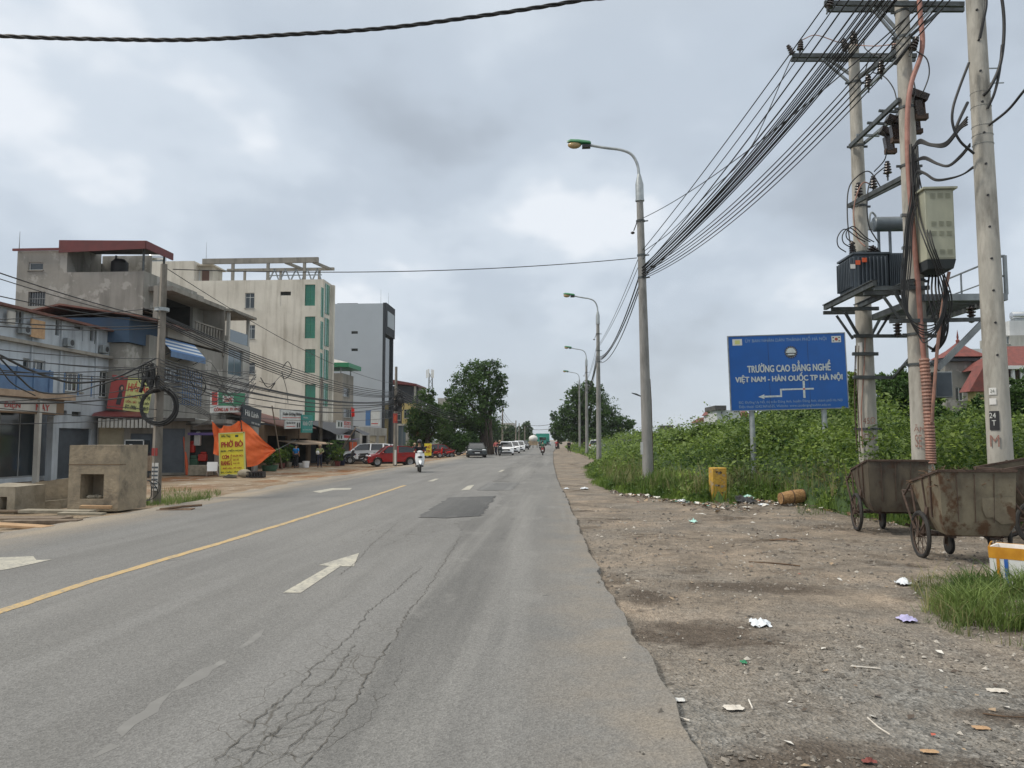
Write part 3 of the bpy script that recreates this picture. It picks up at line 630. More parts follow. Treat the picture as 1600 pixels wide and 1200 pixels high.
# tall grass skirting the shrubs
rng = np.random.default_rng(8); n = 110000; x, y = scatter(n, 1.2, 8.5, 16.0, 60, rng, 2.0); d = dgreen(x, y); k = (d > -.35*rng.random(n)) & (d < np.where(x < 4.6, 5.5, 2.2)*rng.random(n)**.6+.2) & (clear(x, y) | (rng.random(n) < .12)); x, y, d = x[k], y[k], d[k]
H = (.10+.5*rng.random(len(x))*np.clip(.25+d*.75, .15, 1.35))*np.clip(.45+VG.fbm(x*.8, y*.8, 3)*1.1, .4, 1.3)
v, f = blade_arrays(np.stack([x, y, zg(x, y)], 1), H, rng, .011)
tag(np_mesh('tall_grass', v, f, 'leaf_grass', False), 'tall grass growing along the foot of the shrubs by the yellow post', 'grass', kind='stuff')
n = 7000; x, y = scatter(n, 1.8, 7, 18.0, 40, rng, 2.2); d = dgreen(x, y); k = (d > .6) & (d < 3.2) & clear(x, y); x, y = x[k], y[k]
v, f = blade_arrays(np.stack([x, y, zg(x, y)+hgreen(x, y)*.5], 1), .3+.45*rng.random(len(x)), rng, .006)
tag(np_mesh('dry_grass', v, f, 'leaf_grass_dry', False), 'pale seed stalks rising out of the verge greenery', 'grass', kind='stuff')
# near grass clump around the foam box
rng = np.random.default_rng(18); n = 60000; x = 3.2+rng.random(n)*5.5; y = 6.2+rng.random(n)*4.6
xl_ = np.interp(y, [6.6, 6.9, 7.4, 8.0, 10.2, 10.6], [5.2, 4.0, 3.62, 3.6, 4.5, 5.2])+(VG.fbm(y*3, y*0+1, 3)-.5)*.5
d = (x-xl_); dn = VG.fbm(x*2.2, y*2.2, 3)
kk = (d > 0) & (y > 6.6) & (dn > .36+.26*rng.random(n)) & ((y < 9.3) | (dn > .5)); x, y, d, dn = x[kk], y[kk], d[kk], dn[kk]
v, f = blade_arrays(np.stack([x, y, zg(x, y)], 1), (.07+.30*rng.random(len(x))**1.5)*np.clip(.35+d*1.1, .35, 1)*(.5+dn)*np.where(y > 9.3, .6, 1), rng, .0085, 1.15)
qd = rng.random(len(x)) < .16; vd, fd = blade_arrays(np.stack([x[qd], y[qd], zg(x[qd], y[qd])], 1), .06+.22*rng.random(qd.sum()), rng, .008, 1.5); tag(np_mesh('dry_grass', vd, fd, 'leaf_grass_dry', False), 'yellowed dry blades mixed into the near grass clump', 'grass', kind='stuff')
tag(np_mesh('grass_clump', v, f, 'leaf_lush', False), 'lush grass clump around the foam box at the lower right', 'grass', kind='stuff')
# grass at the foot of the left utility pole and other small tufts
rng = np.random.default_rng(28); P = []
def tuft(u0, u1, v0, v1, n, z=-.1):
    for _ in range(n):
        p = gnd(rng.uniform(u0, u1), rng.uniform(v0, v1), z); P.append((p.x, p.y, zgf(p.x, p.y)))
tuft(222,330,776,788,1700); tuft(250,300,758,776,500); tuft(300,345,765,776,260); tuft(1245,1290,792,806,130, -.07); tuft(1060,1110,775,784,120, -.07)
P = np.array(P); v, f = blade_arrays(P, .06+.15*rng.random(len(P)), rng, .012, .8)
tag(np_mesh('weeds', v, f, 'leaf_lush', False), 'low weeds round the foot of the left utility pole', 'grass', kind='stuff')

# gravel
rng = np.random.default_rng(31); n = 60000; x, y = scatter(n, .4, 10, 1.8, 20, rng, 1.9)
k = (x > x_right(y)+.06-.45*rng.random(n)**6) & (x/y < .78) & ~((x > 4.3) & (y > 7.2) & (y < 10) & (rng.random(n) < .8)); k &= (VG.fbm(x*1.1+3, y*1.1, 3) > .33+.22*rng.random(n)-.25*(y < 4.5)); x, y = x[k], y[k]; n = len(x)
o = np.array([(1,0,0),(-1,0,0),(0,1,0),(0,-1,0),(0,0,1),(0,0,-1)], float); r = (.0035+.016*rng.random(n)**5)[:, None, None]*(1+y/14)[:, None, None]
v = o[None]*r*(.55+.8*rng.random((n, 6, 1)))*np.array([1.2, 1, .75]); ang = rng.random(n)*6.28; c_, s_ = np.cos(ang), np.sin(ang)
v = np.stack([v[..., 0]*c_[:, None]-v[..., 1]*s_[:, None], v[..., 0]*s_[:, None]+v[..., 1]*c_[:, None], v[..., 2]+.15*v[..., 0]], -1)
v = (v+np.stack([x, y, np.where(x < x_right(y)+.02, .006, zg(x, y)+.003)], 1)[:, None]).reshape(-1, 3); b6 = np.arange(n)*6
F = [(0,2,4),(2,1,4),(1,3,4),(3,0,4),(2,0,5),(1,2,5),(3,1,5),(0,3,5)]; f = np.concatenate([np.stack([b6+q for q in t], 1) for t in F])
g_, t_, b_ = _mat('gravel_mix'); b_.inputs['Roughness'].default_value = .9
gg = _n(t_, 'ShaderNodeNewGeometry'); rr_ = _n(t_, 'ShaderNodeValToRGB'); t_.links.new(gg.outputs['Random Per Island'], rr_.inputs[0]); t_.links.new(rr_.outputs[0], b_.inputs['Base Color'])
rr_.color_ramp.elements[0].color = (.085,.078,.068,1); rr_.color_ramp.elements[1].color = (.46,.43,.38,1); e = rr_.color_ramp.elements.new(.55); e.color = (.20,.18,.155,1); e = rr_.color_ramp.elements.new(.85); e.color = (.28,.255,.22,1)
tag(np_mesh('gravel', v, f, 'gravel_mix', False), 'loose gravel and small stones strewn over the dirt verge', 'gravel', kind='stuff')
mat('louvre_shade', (.31,.32,.245), rough=.6)
# ------------------------------------------------------------------ right side: lamps, poles, station
def smooth(pts, k=6):
    pts = [Vector(p) for p in pts]
    if len(pts) < 3: return pts
    q = [pts[0]*2-pts[1]]+pts+[pts[-1]*2-pts[-2]]; o = []
    for i in range(1, len(q)-2):
        a, b, c, d = q[i-1], q[i], q[i+1], q[i+2]
        for j in range(k):
            t = j/k; o.append(.5*((2*b)+(c-a)*t+(2*a-5*b+4*c-d)*t*t+(3*b-a-3*c+d)*t**3))
    return o+[pts[-1]]
def sag(a, b, s, n=24):
    a = Vector(a); b = Vector(b); return [a.lerp(b, i/n)-Vector((0, 0, 4*s*(i/n)*(1-i/n))) for i in range(n+1)]
def cable(pts, r, label, group=None, m='cable', n=5, name='power_cable', cat='cable'):
    mb = MB(); mb.tube(pts, r, n); o = mb.build(name, m, sharp=80); return tag(o, label, cat, group)
def px3(lst): return [onY(u, v, Y) for u, v, Y in lst]

LS = 1.215
LAMPS = [(2.49*LS, 21.9*LS), (2.32*LS, 45.6*LS), (2.55*LS, 71.8*LS), (2.55*LS, 97*LS), (2.1*LS, 166*LS)]
def make_lamp():
    t = thing('street_lamp', '', 'street lamp', (0, 0, -.1), 0, 'street lamps along the right verge')
    mb = MB(); mb.tube([(0,0,-.3),(0,0,4),(0,0,8.4)], [.158,.132,.095], 14); mb.build('pole', 'lamp_concrete', t)
    mb = MB(); mb.tube([(0,0,8.36),(0,0,8.86),(0,0,9.16)], [.118,.118,.045], 12); mb.lathe([(.13,8.36),(.13,8.40)]); mb.build('sleeve', 'galv', t)
    mb = MB(); mb.tube(smooth([(0,0,9.1),(-.04,0,9.45),(-.2,0,9.75),(-.5,0,9.90),(-.95,0,9.98),(-1.42,0,10.08)], 5), .042, 8); mb.build('arm', 'galv', t)
    h = MB(); n = 10; secs = [(-1.36,.05,.06,.05),(-1.40,.11,.085,.10),(-1.72,.12,.10,.11),(-1.95,.10,.09,.085),(-2.06,.02,.03,.03)]   # x, half width, up, down
    vs = []
    for x, w, u, d in secs:
        for k in range(n):
            q = 2*math.pi*k/n; s = math.sin(q); vs.append((x, w*math.cos(q), 10.12-(x+1.4)*.12+(u*s if s > 0 else d*.35*s)))
    fs = [(i*n+k, i*n+(k+1) % n, (i+1)*n+(k+1) % n, (i+1)*n+k) for i in range(len(secs)-1) for k in range(n)]+[tuple(range(n)), tuple((len(secs)-1)*n+k for k in range(n))]
    h.add(vs, fs); hd = h.build('lamp_head', 'lamp_green', t)
    l = MB(); l.ell((-1.84,0,10.10), (.20,.10,.11), 12, 8); l.build('lens', 'lens_amber', hd)
    l = MB(); l.box(-1.62,-1.38,-.09,.09,10.0,10.08); l.build('gear_box', 'black_paint', hd)
    for z in (7.75, 6.75, 6.1):
        mb = MB(); mb.lathe([(.115,z),(.128,z),(.128,z+.05),(.115,z+.05)], n=12); mb.beam((.1,0,z+.02),(.22,0,z+.03),.03); mb.build('clamp', 'steel_dark', t)
    mb = MB(); mb.tube(smooth([(-.1,0,7.75),(-.16,0,7.6),(-.2,0,7.5)]), .015, 5); mb.ell((-.23,0,7.44), (.06,.06,.04)); mb.build('spool_insulator', 'porcelain', t)
    return t
ORD = ['nearest street lamp, tall concrete pole with green head standing in the tall grass', 'second street lamp along the verge, its pole thinner against the sky', 'third street lamp along the verge, standing before the big dark tree', 'fourth street lamp along the verge, its small head just above the tree edge', 'farthest street lamp, its tiny head poking out left of the big tree']
l0 = make_lamp(); lamps = [l0]+[copy_tree(l0) for _ in LAMPS[1:]]
for o, (x, y), s in zip(lamps, LAMPS, ORD): o.location = (x, y, -.1-.1*.2); o.scale = (LS,)*3; o['label'] = s
l0.rotation_euler = (0, -.017, 0)
mb = MB(); mb.obox((2.30*LS,21.70*LS,1.2),(1,.25,0),(0,0,1),(.25,-1,0),-.05,.04,0,.42,0,.006); o = mb.build('torn_poster', 'plate_white'); tag(o, 'torn white poster pasted low on the nearest lamp pole', 'poster')

# thin rod and small pole beside the first lamp
a = onY(1021, 752, 28.0); a.z = -.1; mb = MB(); b = onY(1016, 592, a.y); mb.tube([a, a.lerp(b, .8), b], [.03, .03, .008], 6); tag(mb.build('metal_rod', 'rust'), 'thin rusty rod standing upright just right of the nearest lamp pole', 'rod')
a = onY(1001, 619, 26.3); mb = MB(); mb.tube([a, onY(994, 616, 26.2), onY(987, 614, 26.1)], [.02,.03,.012], 6); tag(mb.build('bracket_stub', 'steel_dark'), 'short dark bracket sticking out left from the nearest lamp pole', 'bracket')

Y1, Y2, Y3 = 19.2, 16.6, 15.2
def gpole(u, Y, utop, vtop, ztop, r0, r1, label):
    base = Vector((onY(u, 687, Y).x, Y, -.1)); t = onY(utop, vtop, Y); d = (t-base); top = base+d*((ztop+.1)/d.z)
    o = thing('utility_pole', label, 'utility pole', tuple(base), 0, 'concrete poles of the transformer station')
    mb = MB(); mb.tube([base-Vector((0,0,.2))]+[base.lerp(top, k/8) for k in range(1, 9)], [r0+(r1-r0)*k/8 for k in range(9)], 20); mb.build('shaft', 'concrete_pole', o, True)
    return o, base, top
p1, b1, t1 = gpole(1357, Y1, 1333, 60, 11.6, .235, .125, 'transformer station pole farthest left, wired bands and rods down its side')
p2, b2, t2 = gpole(1442, Y2, 1409, 10, 12.6, .225, .13, 'middle transformer station pole with the pink conduit climbing it')
p3, b3, t3 = gpole(1563, Y3, 1524, 10, 13.6, .225, .145, 'thickest bare concrete pole at the right edge, black sticker near its foot')
def at(base, top, z): return base.lerp(top, (z-base.z)/(top.z-base.z))
def zat(v, Y): return onY(1400, v, Y).z
def band(pole, base, top, v, Y, r, w=.05, m='steel_dark'):
    z = zat(v, Y); c = at(base, top, z); mb = MB(); mb.lathe([(r, -w/2), (r+.018, -w/2), (r+.018, w/2), (r, w/2)], (c.x, c.y, z), n=20); mb.beam((c.x-r-.1, c.y, z), (c.x+r+.1, c.y, z), .03, .05); mb.build('clamp', m, pole, True)
for v, r in ((128,.135),(228,.15),(322,.165),(395,.18),(525,.205),(553,.21),(590,.215),(670,.23)): band(p1, b1, t1, v, Y1, r)
for v, r in ((20,.14),(60,.145),(170,.155),(260,.17),(440,.19),(523,.20),(570,.205)): band(p2, b2, t2, v, Y2, r)
for v, r in ((150,.17),(172,.173),(202,.176),(216,.178),(230,.18)):
    z = zat(v, Y3); c = at(b3, t3, z); mb = MB(); mb.lathe([(r,-.006),(r+.012,0),(r,.006)], (c.x, c.y, z), n=18); mb.build('wire_tie', 'galv', p3, True)
for k in range(16):
    z = 3.3+k*.62; c = at(b3, t3, z); r = .225-.08*(z+.1)/13.7; mb = MB(); mb.cyl((c.x-.06, c.y-r-.004, z), (c.x-.06, c.y-r+.05, z), .022, n=8); mb.build('bolt_hole', 'black_paint', p3, True)
for z, s in ((10.9,.3),(10.6,.25),(9.0,.22),(8.7,.26)):
    c = at(b3, t3, z); mb = MB(); mb.beam(c, (c.x+.2+s, c.y, z), .02); mb.build('step_peg', 'galv', p3, True)
def sticker(pole, base, top, u, v, w, h, Y, r, m, texts=(), name='sticker'):
    p = onY(u, v, Y-r); c = at(base, top, p.z); d = (Vector((p.x, p.y, 0))-Vector((c.x, c.y, 0))).normalized()
    U = Vector((-d.y, d.x, 0)); mb = MB(); n = 6; rr = r+.012; vs = []
    for i in range(n+1):
        a = (i/n-.5)*w/rr; q = d*math.cos(a)+U*math.sin(a)
        vs += [(c.x+q.x*rr, c.y+q.y*rr, p.z-h/2), (c.x+q.x*rr, c.y+q.y*rr, p.z+h/2)]
    mb.add(vs, [(2*i, 2*i+2, 2*i+3, 2*i+1) for i in range(n)]); o = mb.build(name, m, pole, True)
    for s, dx, dy, tw, th, tm in texts:
        e = bpy.data.objects.new('lettering', None); bpy.data.objects.remove(e)
        tx = text(s, pole, 0, 0, tw, th, tm, 0, .01); q = c+d*(rr+.012)
        M = Matrix(((U.x, 0, d.x, q.x+U.x*dx), (U.y, 0, d.y, q.y+U.y*dx), (U.z, 1, d.z, p.z+dy), (0, 0, 0, 1)))
        M.translation -= Vector(pole.location); tx.matrix_basis = M; TXT.pop(); TXT_ROT.append((tx, tw, th))
    return o
TXT_ROT = []
sticker(p3, b3, t3, 1551, 657, .17, .36, Y3, .215, 'black_paint', [('24', -.02, .09, .11, .10, 'sign_white'), ('T', .0, -.05, .07, .10, 'sign_white')])
sticker(p3, b3, t3, 1548, 611, .13, .13, Y3, .21, 'plate_white', [('24', 0, 0, .07, .06, 'text_dark')]); sticker(p3, b3, t3, 1548, 627, .12, .12, Y3, .212, 'plate_white')
mat('graffiti_red', (.19,.07,.05), (.30,.20,.17), 18, .9)
def graf(pole, base, top, u, v, s, w, h, Y, r): sticker(pole, base, top, u, v, .01, .01, Y, r, 'concrete_pole', [(s, 0, 0, w, h, 'graffiti_red')], 'paint_fleck')
graf(p1, b1, t1, 1358, 658, '45Ω', .27, .16, Y1, .225); graf(p1, b1, t1, 1358, 683, 'CÔ', .26, .18, Y1, .23)
graf(p2, b2, t2, 1437, 671, 'ẪM', .22, .15, Y2, .215); graf(p2, b2, t2, 1434, 690, 'SE', .13, .26, Y2, .218); graf(p3, b3, t3, 1552, 690, 'M', .16, .22, Y3, .206)
sticker(p1, b1, t1, 1340, 543, .12, .26, Y1, .205, 'plate_white')
# earth rods down the first pole
for du, s in ((-22, .016), (-17, .012)):
    mb = MB(); mb.tube(px3([(1357+du+2, 540, Y1-.2), (1357+du, 620, Y1-.2), (1357+du+4, 705, Y1-.2)]), s, 6); mb.build('earth_rod', 'rust', p1, True)
mb = MB(); mb.tube(smooth(px3([(1352,525,Y1-.24),(1350,580,Y1-.25),(1346,640,Y1-.25),(1348,700,Y1-.25)])), .014, 5); mb.build('earth_wire', 'conduit_ring', p1, True)

# insulator built once, copied along the arms
def make_ins():
    t = thing('insulator', '', 'insulator', (0,0,0), 0, 'brown porcelain insulators of the station')
    mb = MB(); pr = [(.02, 0)]
    for k in range(4): z = .04+k*.065; pr += [(.045, z), (.095-.008*k, z+.012), (.09-.008*k, z+.03), (.045, z+.045)]
    pr += [(.05, .32), (.0, .34)]; mb.lathe(pr, n=12); mb.build('skirt_stack', 'porcelain', t)
    mb = MB(); mb.cyl((0,0,-.12),(0,0,.02),.018); mb.lathe([(.0,-.03),(.035,-.03),(.035,-.01),(0,-.01)], n=8); mb.build('pin', 'steel_dark', t); return t
ins0 = make_ins(); INS = []
def insulator(u, v, Y, label, down=False, s=1.0, tilt=0):
    o = ins0 if not INS else copy_tree(ins0); INS.append(o); o.location = onY(u, v, Y); o.scale = (s,)*3; o.rotation_euler = (math.pi if down else 0, tilt, 0); o['label'] = label; return o
def arm(label, segs, m='steel_dark', w=.07, h=.10, name='crossarm', cat='crossarm', group='steel crossarms of the transformer station'):
    p = onY(*segs[0][:3]); o = thing(name, label, cat, tuple(p), 0, group)
    for k, s in enumerate(segs):
        a = onY(*s[:3]); b = onY(*s[3:6]); ww = s[6] if len(s) > 6 else w; mb = MB(); mb.beam(a, b, ww, h if len(s) <= 6 else ww); mb.build('channel' if len(s) <= 6 else 'brace', s[7] if len(s) > 7 else m, o, True)
    return o
arm('wide steel crossarm at the very top of the middle station pole', [(1288,5,Y2-.2,1506,7,Y2-.2),(1292,15,Y2+.25,1506,15,Y2+.25),(1362,12,Y2-.2,1404,62,Y2-.15,.05,'steel_grey'),(1372,14,Y2+.25,1412,58,Y2+.15,.06,'steel_grey'),(1456,14,Y2-.2,1414,58,Y2-.15,.05,'steel_grey'),(1470,16,Y2+.25,1424,55,Y2+.15,.07)])
arm('steel crossarm near the top of the farthest left station pole', [(1238,87,Y1-.2,1432,87,Y1-.2),(1236,93,Y1+.25,1430,93,Y1+.25),(1284,92,Y1-.2,1326,128,Y1-.15,.05,'steel_grey'),(1294,92,Y1+.25,1334,120,Y1+.15,.06,'steel_grey')])
arm('upper sloping beam joining the two station poles below the left crossarm', [(1340,122,Y1,1412,72,Y2),(1342,149,Y1-.1,1412,84,Y2-.1,.05,'steel_grey')])
arm('sloping fuse frame of parallel beams with rungs between the two station poles', [(1328,229,Y1-.1,1405,156,Y2-.1),(1344,229,Y1+.3,1412,172,Y2+.3,.06,'steel_grey'),(1338,211,18.6,1374,212,18.6,.05,'steel_grey'),(1355,192,17.9,1396,194,17.9,.05),(1373,173,17.2,1420,176,17.2,.05)])
arm('sloping insulator beam above the transformer between the two station poles', [(1326,322,Y1-.2,1436,264,Y2-.2),(1350,315,Y1+.3,1440,270,Y2+.2,.05)])
arm('low horizontal beam crossing both station poles beneath the platform', [(1334,525,Y1-.25,1476,525,Y1-.25),(1390,502,Y2-.3,1536,499,Y2-.3),(1464,577,Y2-.2,1537,502,Y2-.3,.11,'steel_grey'),(1332,553,Y1-.28,1372,553,Y1-.28),(1334,589,Y1-.28,1396,590,Y1-.28),(1396,590,Y1-.28,1424,558,Y2,.06)], 'steel_dark', .06, .08)
for a in ((1240,86,Y1-.2,'insulator at the far left tip of the upper left crossarm',0,.9,-.5),(1250,80,Y1-.2,'insulator second from the left tip of the upper left crossarm',0,.9,.1),(1322,80,Y1-.2,'left insulator of the cluster over the farthest left pole top',0,1.0,-.2),(1334,72,Y1,'right insulator of the cluster over the farthest left pole top',0,1.15,0),(1398,85,Y1-.2,'insulator by the right end of the upper left crossarm',0,1.0,0),
          (1357,137,18.4,'lower insulator on the upper sloping beam',0,1.0,0),(1377,116,17.6,'higher insulator on the upper sloping beam',0,1.0,0),(1294,14,Y2-.2,'insulator at the left tip of the topmost crossarm',0,1.0,.3),(1424,80,Y2-.3,'insulator beside the middle pole just under its top braces',0,1.0,.4),
          (1342,308,18.9,'lowest insulator on the beam above the transformer',0,1.1,0),(1365,296,18.2,'middle insulator on the beam above the transformer',0,1.0,0),(1387,274,17.5,'highest insulator on the beam above the transformer',0,1.0,0)):
    insulator(a[0], a[1], a[2], a[3], a[4], a[5], a[6])
for u, v, Y, s in ((1402,503,18.9,'insulator hanging under the low beam left of the middle pole'),(1470,503,18.9,'insulator hanging under the low beam right of the middle pole'),(1517,478,17.6,'insulator hanging under the walkway close to the thick pole'),(1473,480,17.9,'insulator hanging under the walkway behind the cable loops')): insulator(u, v, Y, s, True, 1.15)
# dropout fuses
def fuse(u, v, Y, label, s=1.0):
    c = onY(u, v, Y); o = thing('fuse_cutout', label, 'fuse', tuple(c), 0, 'brown dropout fuses on the station'); o.scale = (s,)*3
    mb = MB(); mb.beam((-.14,0,.16), (.16,0,.03), .19, .13); mb.build('upper_shed', 'porcelain', o); mb = MB(); mb.beam((-.02,0,.0), (.02,0,-.30), .13); mb.build('lower_shed', 'porcelain', o)
    mb = MB(); mb.beam((.1,0,.1), (.12,0,-.25), .03); mb.box(-.06,.16,-.06,.06,-.36,-.26); mb.build('fuse_holder', 'rust', o)
fuse(1434,158,Y2-.1,'upper dropout fuse right of the middle pole', 1.15); fuse(1428,184,Y2+.2,'lower dropout fuse right of the middle pole', 1.0); fuse(1397,196,17.3,'dropout fuse tight against the left of the middle pole', 1.1); fuse(1387,214,17.8,'dropout fuse hanging lowest left of the middle pole', 1.1)

# transformer
YT = 17.9
def X(u, Y): return onY(u, 687, Y).x
def Zv(v, Y): return onY(1400, v, Y).z
x0, x1 = X(1331, YT), X(1384, YT); z0, z1 = Zv(452, YT-.4), Zv(398, YT-.4)
T = thing('transformer', 'dark grey oil transformer on the steel platform between two poles', 'transformer', ((x0+x1)/2, YT, z0))
mb = MB(); mb.box(x0, x1, YT-.45, YT+.45, z0, z1); mb.box(x0-.04, x1+.04, YT-.49, YT+.49, z1, z1+.05)
for k in range(8): xx = x0+.08+k*(x1-x0-.16)/7; mb.box(xx-.012, xx+.012, YT-.52, YT-.45, z0+.06, z1-.06)
for k in range(9): yy = YT-.4+k*.1; mb.box(x0-.08, x0, yy-.012, yy+.012, z0+.06, z1-.06)
mb.build('tank', 'transformer_grey', T, True, bevel=.008)
mb = MB(); xr = X(1414, YT)
for k in range(9): xx = x1+.06+k*(xr-x1-.08)/8; mb.box(xx-.014, xx+.014, YT-.42, YT+.42, z0+.05, z1+.02)
mb.box(x1, xr, YT-.40, YT-.36, z1-.0, z1+.04); mb.box(x1, xr, YT+.2, YT+.24, z1-.0, z1+.04); mb.box(x1, xr, YT-.38, YT-.34, z0+.03, z0+.09); mb.build('radiator', 'transformer_grey', T, True)
zc_ = Zv(350, YT); mb = MB(); mb.lathe([(0,0),(.15,0),(.17,.02),(.17,.72),(.15,.74),(0,.74)], (X(1376,YT), YT, zc_), (1,0,0), 20); cn = mb.build('conservator', 'tank_grey', T, True)
mb = MB(); mb.tube(smooth([(X(1374,YT),YT,zc_-.1),(X(1369,YT),YT-.05,zc_),(X(1370,YT),YT-.05,zc_+.2),(X(1375,YT),YT,zc_+.28),(X(1380,YT),YT,zc_+.2),(X(1380,YT),YT,zc_+.1)]), .022, 6); mb.box(X(1367,YT),X(1373,YT),YT-.1,YT+.0,zc_-.14,zc_+.02); mb.build('breather_pipe', 'steel_grey', cn, True)
mb = MB()
for u in (1384, 1402): mb.beam((X(u,YT),YT,z1+.05), (X(u,YT),YT,zc_-.15), .07, .04)
mb.build('conservator_bracket', 'tank_grey', T, True)
for k, (u, yy) in enumerate(((1327,-.3),(1336,0),(1345,.3))):
    mb = MB(); zz = z1+.04; pr = [(.03,0)]
    for j in range(5): pr += [(.04,.03+j*.05),(.075,.04+j*.05),(.04,.06+j*.05)]
    pr += [(.03,.3),(.0,.33)]; mb.lathe(pr, (X(u+6,YT), YT+yy, zz), n=12); mb.build('bushing', 'porcelain', T, True)
for k in range(4):
    mb = MB(); pr = [(.04,0)]
    for j in range(3): pr += [(.05,.03+j*.06),(.10,.05+j*.06),(.05,.075+j*.06)]
    pr += [(0,.24)]; mb.lathe(pr, (X(1360,YT)+k*.09, YT-.25+k*.12, z1+.05), (0.5,-.2,1), 12); mb.build('low_voltage_bushing', 'porcelain', T, True)
for u, v, m in ((1333,416,'plate_white'),(1341,410,'orange_red'),(1351,406,'orange_red')):
    p = onY(u, v, YT-.55); mb = MB(); mb.box(p.x-.05, p.x+.05, YT-.545, YT-.53, p.z-.05, p.z+.05); mb.build('warning_plate', m, T, True)
# platform under the transformer
F = thing('transformer_platform', 'steel beams and V brackets carrying the transformer between two poles', 'platform', tuple(onY(1330, 478, Y1)))
zp = z0-.02
for u0, u1, dy in ((1326,1350,0),):
    for xx in (x0-.02, x1-.02): mb = MB(); mb.box(xx-.04, xx+.04, Y2-.3, Y1+.12, zp-.13, zp); mb.box(xx-.07, xx+.07, Y2-.3, Y1+.12, zp-.02, zp-.003); mb.build('main_beam', 'steel_dark', F, True)
for yy in (Y1+.25, Y1-.3, Y2+.3, Y2-.25): mb = MB(); mb.box(x0-.02, x1+.35, yy-.035, yy+.035, zp-.22, zp-.135); mb.build('cross_beam', 'steel_dark', F, True)
for yy, bb, tt in ((Y1, b1, t1), (Y2, b2, t2)):
    for sx in (-1, 1):
        for sy in (-.28, .28):
            c = at(bb, tt, zp-.9); mb = MB(); mb.beam((c.x+sx*.55, yy+sy, zp-.25), (c.x+sx*.2, yy+sy*.7, zp-.85), .055); mb.build('bracket_strut', 'steel_dark', F, True)
# walkway
Wk = thing('walkway', 'small steel grating walkway with railing behind the thick pole', 'walkway', tuple(onY(1500, 470, 17)))
wz = Zv(462, 16.4); wx0, wx1, wy0, wy1 = X(1452, 16.4), X(1583, 16.4), 16.4, 19.0
mb = MB()
for k in range(14): yy = wy0+.1+k*(wy1-wy0-.2)/13; mb.box(wx0, wx1, yy-.05, yy+.05, wz-.02, wz)
mb.build('grating', 'steel_dark', Wk, True)
mb = MB(); mb.box(wx0, wx1, wy0-.03, wy0+.03, wz-.12, wz+.02); mb.box(wx0, wx1, wy1-.03, wy1+.03, wz-.12, wz+.02); mb.box(wx0-.03, wx0+.03, wy0, wy1, wz-.12, wz+.02); mb.box(wx1-.03, wx1+.03, wy0, wy1, wz-.12, wz+.02); mb.build('edge_frame', 'steel_grey', Wk, True)
mb = MB(); rz_ = wz+.82
for yy in (wy0, wy0+.85, wy0+1.75, wy1): mb.beam((wx1, yy, wz), (wx1, yy, rz_), .03 if yy > wy0 else .06)
mb.beam((wx1,wy0,rz_),(wx1,wy1,rz_),.03); mb.beam((wx1,wy0,wz+.4),(wx1,wy1,wz+.4),.022); mb.beam((wx1-.35,wy0,rz_),(wx1,wy0,rz_),.03); mb.beam((wx1-.35,wy0,wz+.4),(wx1,wy0,wz+.4),.022)
mb.build('railing', 'steel_grey', Wk, True)

# control cabinet
YC = 15.95; cx0, cx1 = X(1460, YC), X(1506, YC); cz0, cz1 = Zv(406, YC), Zv(297, YC)
Cb = thing('control_cabinet', 'tall cream metal cabinet with louvres hung on the middle pole', 'cabinet', (cx0, YC, cz0))
mb = MB(); mb.box(cx0, cx1, YC, YC+.75, cz0, cz1); mb.build('body', 'cabinet', Cb, True, bevel=.012)
mb = MB(); mb.box(cx0-.05, cx1+.06, YC-.06, YC+.8, cz1, cz1+.04); mb.build('lid', 'cabinet', Cb, True)
mb = MB(); mb.add([(cx0,YC,cz0-.002),(cx1,YC,cz0-.002),(cx1,YC+.75,cz0-.002),(cx0,YC+.75,cz0-.002),(cx0+.03,YC+.05,cz0-.18),(cx1-.03,YC+.05,cz0-.18),(cx1-.03,YC+.72,cz0-.22),(cx0+.03,YC+.72,cz0-.22)], [(3,2,1,0),(4,5,6,7),(0,1,5,4),(1,2,6,5),(2,3,7,6),(3,0,4,7)]); mb.build('base', 'cabinet_dark', Cb, True)
mb = MB(); mb.box(cx0+.03, cx1-.03, YC-.012, YC-.002, cz0+.03, cz1-.03); dr = mb.build('door', 'cabinet', Cb, True)
for zf in (.90,.50,.36,.10):
    mb = MB()
    for c in range(3):
        for k in range(4): xx = cx0+.10+c*.15; zz = cz0+zf*(cz1-cz0)+k*.028-.04; mb.box(xx, xx+.10, YC-.024, YC-.011, zz, zz+.010)
    mb.build('louvre', 'louvre_shade', dr, True)
mb = MB(); mb.lathe([(.03,-.012),(.055,-.012),(.055,.012),(.03,.012),(.03,-.012)], ((cx0+cx1)/2, YC+.3, cz1+.10), (0,1,0), 14); mb.build('lifting_eye', 'galv', Cb, True)
for zz in (cz0+.35, cz0+1.05): mb = MB(); mb.box(cx0-.25, cx0+.0, YC+.5, YC+.58, zz, zz+.06); mb.build('bracket', 'steel_grey', Cb, True)
# small box on the middle pole
p = onY(1475, 600, Y2-.3); S = thing('meter_box', 'small blue grey box low on the middle station pole', 'box', tuple(p)); mb = MB(); mb.box(p.x-.17, p.x+.17, p.y, p.y+.2, p.z-.28, p.z+.26); mb.build('case', 'steel_grey', S, True, bevel=.01); mb = MB(); mb.box(p.x-.15, p.x+.15, p.y-.012, p.y-.001, p.z-.25, p.z+.23); mb.build('door', 'transformer_grey', S, True)
